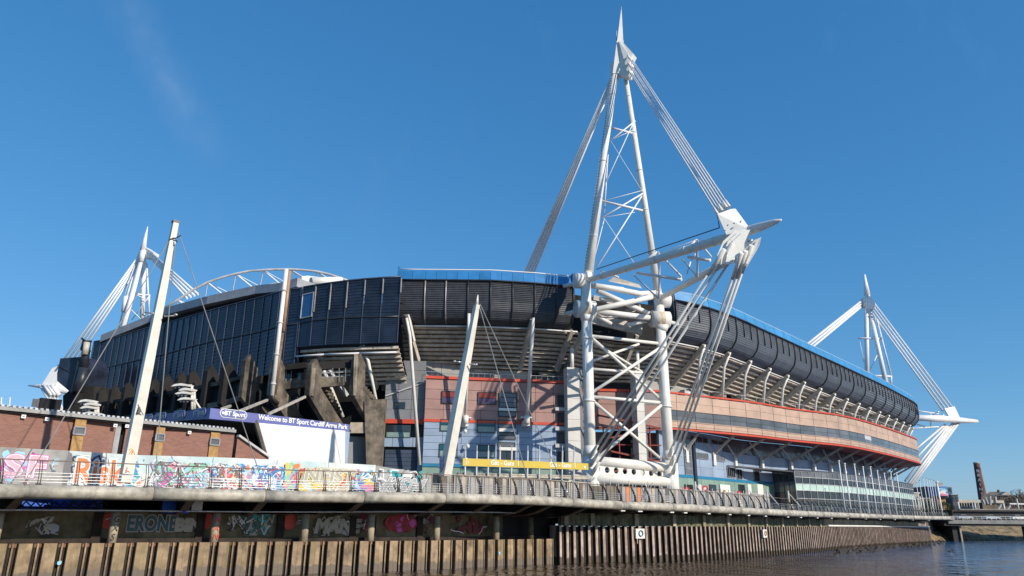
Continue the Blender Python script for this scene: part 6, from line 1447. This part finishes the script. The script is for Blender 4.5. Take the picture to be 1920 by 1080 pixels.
def edge_at(x):
    i=min(range(len(PPs)),key=lambda q:abs(prj(PPs[q]+Vector((0,0,.45)))[0]-x)); return PPs[i]+Vector((0,0,.42))
for x,y0 in ((57,440),(325,462),(527,434)):
    e=edge_at(x); s=A(328-(2 if x<300 else 0)+(5 if x>400 else 0),y0-4,52.6); mb=MB(); mb.tube(s,e,.035,n=5); mb.build('stay_wire','wire',T1m); mb=MB(); mb.tube(e,e+(s-e).normalized()*.9,.09,.05,n=7); mb.build('cleat','alu',T1m)
    mb=MB(); mb.ball(e-Vector((0,0,.06)),.30,.16,.07,8); mb.build('anchor_plate','white',T1m)
mb=MB(); p_=A(327,448,52.4)
for q in ((.0,.0,.5,.25),(.0,.1,-.35,-.1),(.1,-.05,.3,-.28)): mb.tube(p_+Vector((q[0],0,q[1])),p_+Vector((q[2],-.1,q[3])),.05,n=5)
mb.build('spike_bracket','rib',T1m)
# tag writing near the mast foot
u1=Vector((math.cos(R(-38+45)),math.sin(R(-38+45)),0))
def tagmast(T,a,b,t,cols,seed,w,h,ux_):
    c=a.lerp(b,t); rr=random.Random(seed); mb=MB(); nn=Vector((ux_.y,-ux_.x,0)); O=c+nn*.5-ux_*w/2
    for k in range(9):
        pts=[(rr.uniform(0,w),rr.uniform(0,h)) for _ in range(3)]; strip(mb,O,ux_,Z,pts,.05,PI[rr.choice(cols)],.01+k*.001)
    mb.build('graffiti',PK,T)
uf=Vector((math.cos(R(7+0)),math.sin(R(7)),0))
uf=Vector((math.cos(R(52)),math.sin(R(52)),0)); nf_=Vector((uf.y,-uf.x,0))
for t,cols,sd,h in ((.245,['black','dgrey'],5,.9),(.10,['teal','orange','black','yellow','white'],6,1.0),(.03,['blue','white','orange','sky'],7,1.2)):
    c=a1.lerp(b1,t); mb=MB(); rr=random.Random(sd); O=c+nf_*.39-uf*.32
    for k in range(10): strip(mb,O,uf,Z,[(rr.uniform(0,.62),rr.uniform(0,h)) for _ in range(3)],.05,PI[rr.choice(cols)],.01+k*.001)
    mb.build('graffiti',PK,T1m)
T2m,a2,b2=boxmast('second cream square mast leaning right in front of the corner block',834,893,78,894,572,75.5,.98,.50,.86,R(-47))
mb=MB(); ct=b2; mb.tube(ct,A(896,553,75.4),.20,.05,n=8); mb.build('pointed_cap','cream',T2m)
c=A(873,682,76.2)
for s in (-1,1): mb=MB(); mb.tube(c+Vector((s*.4,-.3,.1*-s)),c+Vector((s*1.1,-.4,-.16*s)),.07,n=6); mb.ball(c+Vector((s*1.15,-.4,-.16*s)),.18,.15,.12,8); mb.build('lamp_arm','alu',T2m)
for x,y0 in ((988,578),(1068,570)):
    e=edge_at(x); s=A(900,y0,75.5); mb=MB(); mb.tube(s,e,.045,n=5); mb.build('stay_wire','wire',T2m); mb=MB(); mb.tube(e,e+(s-e).normalized()*1.2,.10,.05,n=7); mb.build('cleat','alu',T2m)
for t,cols,sd,h,off in ((.02,['lilac','dgrey','blue','white'],8,1.8,.70),(.02,['orange','red','white','lilac'],9,1.6,.70)):
    c=a2.lerp(b2,t); mb=MB(); rr=random.Random(sd)
    if sd==9: O=c+nf_*.50-uf*.42; U=uf
    else: U=Vector((-nf_.x,-nf_.y,0)); O=c-uf*.76-U*.5; 
    if sd==8: U=Vector((math.cos(R(-38)),math.sin(R(-38)),0)); O=c-U*.5+Vector((U.y,-U.x,0))*.50
    for k in range(12): strip(mb,O,U,Z,[(rr.uniform(0,.9),rr.uniform(0,h)) for _ in range(3)],.07,PI[rr.choice(cols)],.01+k*.001)
    mb.build('graffiti',PK,T2m)
# ============================================================ gate sign gantry and hoarding behind the railing
GS=thing('gate_sign',A(985,900,84),'yellow gate sign on a row of white posts in front of the corner block','sign')
ga0=A(868,859,82.5); ga1=A(1103,869,92)
gb0=zfor((ga0.x,ga0.y),873.5); gb1=zfor((ga1.x,ga1.y),881)
mb=MB(); mb.slab(ga0,ga1,(gb0,gb1),(ga0.z,ga1.z),.12); mb.build('sign_band','yellow',GS)
gu=(Vector((ga1.x,ga1.y,ga1.z))-Vector((ga0.x,ga0.y,ga0.z))).normalized(); gn=Vector((gu.y,-gu.x,0)).normalized()
def ong(x,y): return onwall(x,y,ga0,ga1)+gn*.02
place_text('Gât - Gate  1',ong(920,871.3),gu,Z,.72,'wtext','lettering',GS,bold=.012,sx=1.0)
place_text('Gât - Gate  1',ong(1030,875),gu,Z,.78,'wtext','lettering',GS,bold=.012,sx=.95)
p=ong(873,868.5)
mb=MB(); mb.box(p+gu*.1+Vector((0,0,.05)),.10,.04,.5); mb.tube(p+gu*.1+Vector((0,0,.5)),p+gu*.1+gn*.01+Vector((0,0,.5)),.1,n=8); mb.box(p+gu*.3+Vector((0,0,.15)),.08,.04,.3); mb.build('pictogram','wtext',GS)
p=ong(1094,876); mb=MB(); mb.prism([p,p+gu*.3+Vector((0,0,-.2)),p+gu*.3+Vector((0,0,.2))],gn*.02); mb.build('arrow','wtext',GS)
for k,x in enumerate((874,895.5,917,939,961,991,1013,1034.5,1056,1078)):
    b=onwall(x-2,930,ga0,ga1)-gn*.15; t=onwall(x,845,ga0,ga1)-gn*.15; mb=MB(); mb.tube((b.x,b.y,GZ),(t.x,t.y,t.z),.10,n=8); mb.tube((t.x,t.y,t.z),(t.x,t.y,t.z+.6),.05,n=5); mb.build('post','lightgrey',GS)
for y0,y1,r in ((887,893,.11),(891,897,.16)):
    mb=MB(); mb.tube(onwall(862,y0,ga0,ga1)-gn*.5,onwall(1108,y1,ga0,ga1)-gn*.5,r,n=7); mb.build('cross_rail','pipe',GS)
mb=MB()
for k in range(22):
    p=onwall(868+k*11,888+k*.28,ga0,ga1); mb.box(p-gn*.9,.5,.9,.14,0)
mb.build('mesh_tray','lightgrey',GS)
HD=thing('hoarding',A(1000,915,83),'weathered grey ribbed hoarding behind the railing below the gate sign','hoarding')
hp=[A(800,905,78),A(850,907,80),A(1000,914,87),A(1105,920,93.5)]
hp2=[A(1105,920,93.5),A(1150,922,95),A(1300,930,103),A(1435,939,118)]
for path,hh,seed in ((hp,2.45,1),(hp2,2.2,2)):
    P_=smoothpath(path,.62); rnd=random.Random(seed)
    for k,(a,b) in enumerate(zip(P_,P_[1:])):
        h=GZ+hh+rnd.uniform(-.02,.02); xm=prj((a.x,a.y,8))[0]; 
        m_=rnd.choice(['hoard','hoard','greylt','brown_steel','fartan','hoard','wallgrey'])
        if 1100<xm<1165: m_='brown_steel'
        if 1166<xm<1215: m_=['sp_orange','wallgrey','wallgrey'][k%3]
        if xm>1215: m_=['greylt','hoard','fartan','greypan','greylt','hoard','glass_g'][k%7]
        mb=MB(); a_=Vector((a.x,a.y,0)); b_=Vector((b.x,b.y,0)); mb.slab(a_,a_.lerp(b_,.5),GZ,h,.05); mb.slab(a_.lerp(b_,.5),b_,GZ,h,.05,off=-.07); mb.build('ribbed_sheet',m_,HD)
for p in smoothpath(hp,1.9)+smoothpath(hp2,2.3):
    mb=MB(); mb.tube((p.x-.2,p.y-.35,GZ),(p.x-.2,p.y-.35,GZ+2.55),.06,n=5); mb.build('fence_post','lightgrey',HD)
mb=MB(); mb.pipe([Vector((p.x,p.y,GZ+2.5)) for p in smoothpath(hp,4)],.09,6); mb.build('top_pipe','pipe',HD)
# barbed-looking strand of rust coloured rod on top
for k in range(18):
    x=1085+k*12; p=A(x,945,92.5+k*.75); mb=MB(); mb.tube((p.x,p.y,GZ),(p.x,p.y,GZ+2.6+.25*((k*7)%3)),.05,n=5); o=mb.build('fence_post','lightgrey'); o['group']='thin posts by the tower foot'; o['category']='post'; o['label']='thin pale fence post behind the railing near the holed plate beam, %s from the left'%(['1st','2nd','3rd']+['%dth'%q for q in range(4,19)])[k]
p=A(1205,900,97); mb=MB(); mb.tube(A(1208,935,97),A(1224,905,97),.06,n=5); mb.tube(A(1224,935,97),A(1208,905,97),.06,n=5); o=mb.build('cross_brace','lightgrey'); o['label']='pale X-shaped fence brace behind the railing below the right end of the holed beam'; o['category']='brace'
for x,y,lab in ((1288,919,'left of the three'),(1322,916,'middle of the three'),(1386,926,'right of the three')):
    c=A(x,y,113); mb=MB(); mb.tube(c,c+Vector((0,.1,0)),.45,n=16); mb.tube(c-Vector((0,.02,0)),c,.2,n=10,mi=1); o=mb.build('round_sign',['red_roundel','wtext']); o['label']='small red round sign by the ground floor doors, '+lab; o['category']='sign'; o['group']='red round signs at the doors'
# braced white frames along the railing (right of the tower)
for x in (1306,1405,1440,1480):
    b=A(x,945,104+(x-1306)*.06); t=A(x,903+(x-1306)*.10,b.y); T=thing('braced_frame',Vector((b.x,b.y,GZ)),'pale post with slanting brace behind the railing, '+{1306:'nearest the tower',1405:'between the doors and the dark glass',1440:'before the dark glass corner',1480:'farthest, at the glass pavilion'}[x],'frame','braced posts behind the railing')
    mb=MB(); mb.tube((b.x,b.y,GZ),(b.x,b.y,t.z),.12,n=6); mb.build('post','lightgrey',T); mb=MB(); mb.tube((b.x,b.y,t.z-.3),(b.x+2.4,b.y+1.2,GZ),.08,n=5); mb.build('brace','lightgrey',T)
# ============================================================ tall white poles by the pavilion and the flagpoles
def pole(x0,y0,x1,Y,r,lab,grp,cap=None,cat='pole',name='light_pole'):
    t=A(x0,y0,Y); T=thing(name,Vector((t.x,t.y,GZ)),lab,cat,grp)
    mb=MB(); mb.tube((t.x,t.y,GZ-.3),(t.x,t.y,t.z),r,r*.75,n=8); mb.build('shaft','white_far',T)
    mb=MB(); mb.ball((t.x,t.y,t.z+r),r*1.6,r*1.6,r*1.2,8); mb.build('finial','greypan' if cap else 'white_far',T)
ordn=['first','second','third','fourth','fifth','sixth','seventh','eighth','ninth','tenth','eleventh','twelfth']
for k,(x,y,Y) in enumerate(((1573,866,133),(1584,871,136),(1602,872,140),(1618,877,144),(1632,877,148),(1645,884,152),(1658,889,156),(1670,886,160),(1681,888,164))):
    pole(x,y,x,Y,.13,'slim white pole in front of the glass pavilion, %s from the left'%ordn[k],'slim white poles before the glass pavilion')
for k,(x,y,Y) in enumerate(((1718,906,178),(1724,902,181),(1731,896,183),(1737,897,186),(1742,899,188),(1746,900,190),(1751,902,192))):
    pole(x,y,x,Y,.09,'white flagpole beyond the walkway end, %s from the left'%ordn[k],'flagpoles at the walkway end',True,'flagpole','flagpole')
pole(1757,906,1757,190,.26,'thickest white pole at the end of the walkway','',None)
# low posts
for k,x in enumerate((1713,1718,1723,1728,1733,1739,1745,1749)):
    p=A(x,950,176+k*2); mb=MB(); mb.tube((p.x,p.y,GZ),(p.x,p.y,GZ+4.6-.2*(k%3)),.10,n=6); o=mb.build('short_post','white_far'); o['label']='short white post below the flagpoles, %s from the left'%ordn[k]; o['category']='post'; o['group']='short white posts at the walkway end'
# ============================================================ far side: bridge, chimney, buildings
BR=thing('road_bridge',A(1850,975,232),'low concrete road bridge crossing the river at far right','bridge')
b0=A(1765,974,228); b1=A(2300,983,236)
mb=MB(); mb.slab(A(1778,975,226),A(2300,983,226),(3.9+1.0,3.9+.9),(6.0,6.0),12); mb.build('deck','bridge',BR)
mb=MB(); mb.slab(A(1770,980,226.5),A(2300,986,226.5),4.3,4.95,11); mb.build('soffit_beam','bridge_d',BR)
mb=MB(); mb.hexa([A(1700,972,216),A(1790,975,226),A(1790,975,238),A(1720,972,238)],[A(1700,967.5,216),A(1790,967.5,226),A(1790,967.5,238),A(1720,967.5,238)]); mb.build('approach_slab','bridge',BR)
for x in (1792,1960):
    c=A(x,990,229); mb=MB(); mb.slab(A(x-7,990,228),A(x+7,990,228),-.5,4.6,9); mb.build('pier','bridge_d',BR)
mb=MB(); mb.slab(A(1799,990,227.5),A(1802,990,227.5),-.2,4.3,.8); mb.build('pale_strip','pilaster',BR)
mb=MB()
for k in range(40):
    x=1786+k*9; c=A(x,968,225.8); mb.tube((c.x,c.y,6.0),(c.x,c.y,7.0),.06,n=4)
mb.tube((A(1784,968,225.8).x,225.8,7.0),(A(2150,968,225.8).x,225.8,7.0),.07,n=5); mb.tube((A(1784,968,225.8).x,225.8,6.5),(A(2150,968,225.8).x,225.8,6.5),.05,n=5); mb.build('parapet_rail','lightgrey',BR)
# cars on the bridge
def car(x,Y,m_,lab,grp,L_=4.4,flip=1):
    c=A(x,968,Y); T=thing('parked_car' if False else 'car',Vector((c.x,c.y,6.02)),lab,'car',grp); P=lambda a,z,y=0: Vector((c.x+a*flip,c.y+y,6.02+z))
    mb=MB(); mb.prism([P(-2.2,.35),P(-2.2,.85),P(-2.0,1.0),P(-1.5,1.05),P(.9,1.02),P(2.0,.85),P(2.25,.6),P(2.25,.35)],Vector((0,1.8,0))); mb.build('body',m_,T)
    mb=MB(); mb.prism([P(-1.7,1.03,.12),P(-1.3,1.48,.12),P(.2,1.5,.12),P(1.15,1.02,.12)],Vector((0,1.55,0))); mb.build('cabin','glass',T)
    mb=MB(); mb.prism([P(-1.3,1.47,.10),P(.25,1.50,.10),P(.25,1.55,.10),P(-1.25,1.53,.10)],Vector((0,1.6,0))); mb.build('roof',m_,T)
    for a in (-1.35,1.4):
        for y in (-.02,1.62): mb=MB(); mb.tube(P(a,.33,y),P(a,.33,y+.22),.33,n=12); mb.build('wheel','tyre',T)
    for y in (.25,1.4): mb=MB(); mb.box(P(2.24,.68,y),.06,.3,.14); mb.build('headlight','board',T)
car(1811,229,'carpaint','silver car crossing the road bridge at far right','cars on the road bridge'); car(1862,232,'carpaint','second pale car on the bridge, right of the silver one','cars on the road bridge'); car(1912,232,'board','white car on the bridge at the right edge of the picture','cars on the road bridge')
# railway bridge with gantries behind
RB=thing('railway_bridge',A(1860,962,262),'dark railway bridge with overhead line gantries behind the road bridge','bridge')
mb=MB(); mb.slab(A(1786,963,258),A(2300,967,262),(6.5,6.5),(9.6,9.4),10); mb.build('girder','bridge_d',RB)
mb=MB(); mb.slab(A(1800,956,256.5),A(2300,958,260.5),9.5,9.8,.5); mb.build('parapet','bridge',RB)
for x,y0,y1,r in ((1797,941,957,.35),(1801,955,955,.2),(1823,940,956,.18),(1828,942,956,.3),(1882,944,961,.35),(1907,935,957,.25),(1835,943,956,.15)):
    mb=MB(); t=A(x-1,y0,260); mb.tube((t.x,t.y,8),(t.x,t.y,t.z),r,n=6); mb.build('gantry_post','lightgrey',RB)
mb=MB(); mb.bar(A(1797,938.5,260),A(1882,941,260),.35,.9); mb.build('gantry_beam','raker',RB)
mb=MB(); mb.bar(A(1893,944.5,262),A(1921,945,262),.25,.4); mb.build('gantry_beam','white_far',RB)
for x0,y0,x1,y1 in ((1848,932,1853,945),(1857,930,1858,947),(1867,931,1868,943),(1870,958,1877,946),(1887,960,1894,948),(1843,936,1847,946)):
    mb=MB(); mb.tube(A(x0,y0,259.5),A(x1,y1,259.5),.3,n=5); mb.build('gantry_strut','lightgrey',RB)
mb=MB(); mb.slab(A(1800,951,263),A(1830,952,263),9,10.8,2); mb.build('signal_cabin','farglass',RB)
# chimney
CH=thing('brewery_chimney',A(1843,940,330),'tall dark brick brewery chimney with white letters down its side','chimney')
t=A(1831,870,330); b=A(1840,936,330); cxm,cym=t.x,t.y
for k in range(10):
    z0=GZ+(t.z-GZ)*k/10; z1=GZ+(t.z-GZ)*(k+1)/10; ra=2.05-.85*k/10; rb=2.05-.85*(k+1)/10
    mb=MB(); mb.tube((cxm,cym,z0),(cxm,cym,z1),ra,rb,n=18,cap=(k==9)); mb.build('shaft_section','chimney',CH)
mb=MB(); mb.tube((cxm,cym,t.z),(cxm,cym,t.z+.7),1.35,1.3,n=18); mb.build('rim','fartan',CH)
for k,ch in enumerate('BRAINS'):
    z=t.z-3.6-k*1.95; r_=1.97+.045*k*0+ (t.z-z)*1.15/(t.z-GZ); place_text(ch,(cxm-.85,cym-1.2,z),(0.80,-.60,0),Z,1.7,'wtext','lettering',CH,bold=.03,extr=.3,align='CENTER')
# pub-like hipped building
HP=thing('hipped_building',A(1885,935,300),'brown hipped-roof building right of the chimney','building')
q=[A(1842,947,300),A(1905,947,300),A(1912,947,325),A(1850,947,325)]
tp=[Vector((p.x,p.y,A(1845,932,300).z)) for p in q]; q=[Vector((p.x,p.y,GZ)) for p in q]
mb=MB(); mb.hexa(q,tp); mb.build('wall','farbrown',HP)
zr_=A(1860,922,305).z; mb=MB(); r0=A(1856,922,310); r1=A(1887,922,312); mb.face([tp[0],tp[1],r1,r0]); mb.face([tp[1],tp[2],r1]); mb.face([tp[2],tp[3],r0,r1]); mb.face([tp[3],tp[0],r0]); mb.build('roof','farbrown',HP)
mb=MB(); mb.prism([A(1878,928,299),A(1886,922,299),A(1896,928,299)],Vector((0,3,0))); mb.build('gable','fartan',HP)
mb=MB(); mb.tube(A(1872,923,309),A(1872,918.5,309),.5,n=6); mb.build('chimney_stack','chimney',HP)
for x in (1852,1862,1874,1890,1900): 
    mb=MB(); a=A(x,942,299.8); mb.box(a,1.3,.2,1.5); mb.build('window','glass',HP)
def block(lab,x0,x1,yt,Y,m_,dep=14,wn=None,cat='building',name='far_building',yb=None,roof='roofgrey'):
    a=A(x0,yt,Y); b=A(x1,yt,Y); T=thing(name,Vector(((a.x+b.x)/2,Y+dep/2,GZ)),lab,cat)
    mb=MB(); mb.box(((a.x+b.x)/2,Y+dep/2,(GZ+a.z)/2),b.x-a.x,dep,a.z-GZ); mb.build('wall',m_,T)
    mb=MB(); mb.box(((a.x+b.x)/2,Y+dep/2,a.z+.15),b.x-a.x+.6,dep+.6,.3); mb.build('roof',roof,T)
    if wn:
        nc,nr=wn
        for c in range(nc):
            for r in range(nr):
                mb=MB(); w=(b.x-a.x)/nc; h=(a.z-GZ)/nr; mb.box((a.x+w*(c+.5),Y-.05,GZ+h*(r+.5)),w*.6,.15,h*.5); mb.build('window','glass',T)
    return T,a,b
block('dark slab building behind the flagpoles, left of the billboard tower',1740,1757,913,330,'fardark',wn=(4,5))
block('slim blue glass tower right of the billboard tower',1777,1784,914,300,'farglass',dep=8,wn=(1,6))
block('low dark grey building with a slanting side between tower and bridge',1784,1796,928,290,'fardark',wn=(2,3))
block('low cream building behind the tie-down cables at the pavilion end',1700,1723,925,260,'fartan',wn=(4,2),roof='board')
block('long low pale building behind the railway gantries',1797,1836,938,340,'fartan',wn=(8,2))
block('low grey building at the right edge beyond the brown one',1908,1990,931,330,'farbrown',wn=(8,2))
block('dark low building between the cream one and the flagpoles',1722,1742,935,300,'farbrown',wn=(4,2))
BT=thing('billboard_tower',A(1768,950,275),'yellow-based tower carrying a bright blue and pink billboard','tower')
mb=MB(); a=A(1763,962,275); b=A(1777,962,275); mb.slab(a,b,GZ,A(1770,932,275).z,5); mb.build('yellow_shaft','ybrick',BT)
mb=MB(); a=A(1760,934,274); b=A(1779,934,274); mb.slab(a,b,A(1770,932.5,274).z,A(1770,928,274).z,6); mb.build('soffit_ring','brown_steel',BT)
mb=MB(); a=A(1759,930,273.5); b=A(1779,930,273.5); z0=A(1770,930,273.5).z; z1=A(1770,912,273.5).z; mb.slab(a,b,z0,z1,6); bb=mb.build('screen','sp_blue',BT)
mb=MB(); rr=random.Random(12); O=Vector((a.x,a.y-.06,z0)); Wb=b.x-a.x; Hb=z1-z0
for k,(cc,zc) in enumerate((('white',.5),('sky',.62),('lightpink',.22),('white',.3),('pink',.1),('sky',.75),('white',.45),('blue',.9))):
    blob(mb,O,Vector((1,0,0)),Z,rr.uniform(.3,.8)*Wb,zc*Hb,Wb*.35,Hb*.13,PI[cc],.005+.01*k,rr,9,.3,rr.uniform(-.3,.3),clip=(0.05,Wb-.05,0.05,Hb-.05))
mb.build('picture',PK,bb)
mb=MB(); c=A(1761,905,276); mb.box((c.x,c.y,(c.z+GZ)/2),1.6,1.6,c.z-GZ); mb.build('stair_tower','fartan',BT)
# dark shrub below the tower
def bushmesh(c,rx,ry,rz,n,s,rnd):
    mb=MB()
    for k in range(n):
        t=rnd.uniform(0,2*math.pi); u=rnd.uniform(-1,1); r=rnd.uniform(.55,1)**.5; p=Vector((c[0]+rx*r*math.cos(t)*math.sqrt(1-u*u),c[1]+ry*r*math.sin(t)*math.sqrt(1-u*u),c[2]+rz*r*u))
        a=Vector((rnd.uniform(-1,1),rnd.uniform(-1,1),rnd.uniform(-1,1)))*s; b=Vector((rnd.uniform(-1,1),rnd.uniform(-1,1),rnd.uniform(-1,1)))*s; mb.face([p-a,p+b,p+a])
    return mb
rnd=random.Random(8)
for k,(x,y,Y,rx,rz,m_,lab) in enumerate(((1773,955,262,2.6,2.4,'leaf','dark evergreen bush below the billboard tower'),(1893,940,285,6,2.3,'twig','brown leafless scrub in front of the hipped building'),(1725,950,240,5,2.2,'leaf','dark bush behind the short white posts'),(1912,940,290,6,2.6,'twig','brown scrub at the right edge above the railway'))):
    c=A(x,y,Y); T=thing('bush',Vector((c.x,c.y,GZ)),lab,'bush'); bushmesh((c.x,c.y,max(c.z,GZ+rz)),rx,2.5,rz,700,.35,rnd).build('foliage',m_,T); mb=MB()
    for q in range(5): mb.tube((c.x,c.y,GZ),(c.x+rnd.uniform(-1.5,1.5),c.y+rnd.uniform(-1,1),max(c.z,GZ+rz)),.10,.03,n=5)
    mb.build('stem','bark',T)
# bare trees at the right edge
def baretree(x,yt,Y,lab,seed,sp):
    c=A(x,940,Y); top=A(x,yt,Y).z; T=thing('bare_tree',Vector((c.x,c.y,GZ)),lab,'tree','bare trees at the right edge'); rnd=random.Random(seed); H=top-GZ
    mb=MB(); mb.tube((c.x,c.y,GZ),(c.x,c.y,GZ+H*.45),.35,.25,n=7); mb.build('trunk','bark',T); mb=MB()
    def br(p,d,l,r,n):
        q=p+d*l; mb.tube(p,q,r,r*.6,n=4,cap=False)
        if n>0:
            for _ in range(3): e=(d+Vector((rnd.uniform(-1,1)*sp,rnd.uniform(-1,1)*sp,rnd.uniform(-.2,.6)))).normalized(); br(q,e,l*rnd.uniform(.6,.8),r*.6,n-1)
    for _ in range(5): br(Vector((c.x,c.y,GZ+H*rnd.uniform(.25,.45))),Vector((rnd.uniform(-.7,.7),rnd.uniform(-.6,.6),1)).normalized(),H*.2,.16,4)
    mb.build('crown','twig',T)
baretree(1919,911,300,'bare winter tree at the very right edge, tallest of the pair',3,.8); baretree(1906,926,305,'smaller bare winter tree beside the one at the right edge',4,.8)
# banks
def bankmesh(name,pts_front,pts_back,m_,zf,zb,seed,div=26):
    rnd=random.Random(seed); mb=MB(); n=div; rows=6; G=[]
    F=smoothpath([Vector((*p,0)) for p in pts_front],1)[0:0] or None
    def lerpP(P,t):
        s=t*(len(P)-1); i=min(int(s),len(P)-2); return Vector((*P[i],0)).lerp(Vector((*P[i+1],0)),s-i)
    for r in range(rows+1):
        row=[]
        for k in range(n+1):
            p=lerpP(pts_front,k/n).lerp(lerpP(pts_back,k/n),r/rows); z=zf+(zb-zf)*(r/rows)**.7+(rnd.uniform(-.25,.25) if 0<r<rows else 0); row.append(Vector((p.x+rnd.uniform(-.3,.3),p.y+rnd.uniform(-.3,.3),z)))
        G.append(row)
    for r in range(rows):
        for k in range(n): mb.face([G[r][k],G[r][k+1],G[r+1][k+1],G[r+1][k]])
    return mb.build(name,m_,None,kind='structure')
e=[A(1735,1004,222),A(1790,1000,232),A(1850,1001,240),A(2100,1006,246)]
bankmesh('river_bank',[(p.x,p.y) for p in e],[(p.x+2,p.y+16) for p in e],'bank',-.3,6.0,4,44)
w_=WP[-1]; d_=(WP[-1]-WP[-2]).normalized(); n_v=normals(WP)[-1]
mu=[Zp(1560,1043,0),Zp(1640,1037,0),Zp(1715,1031,0),Zp(1783,1020,0)]; mu2=[Zp(1575,1032,0),Zp(1650,1022,0),Zp(1712,1014,0),Zp(1762,1010,0)]
bankmesh('mud_bank',[(p.x,p.y) for p in mu],[(p.x,p.y) for p in mu2],'mud',-.10,.32,5,60)
# end face of the river wall
mb=MB(); a=WPs[-1]; mb.slab(a,a+Vector((6,14,0)),-1,5,.5); mb.build('end_return','pile_r',SPR)
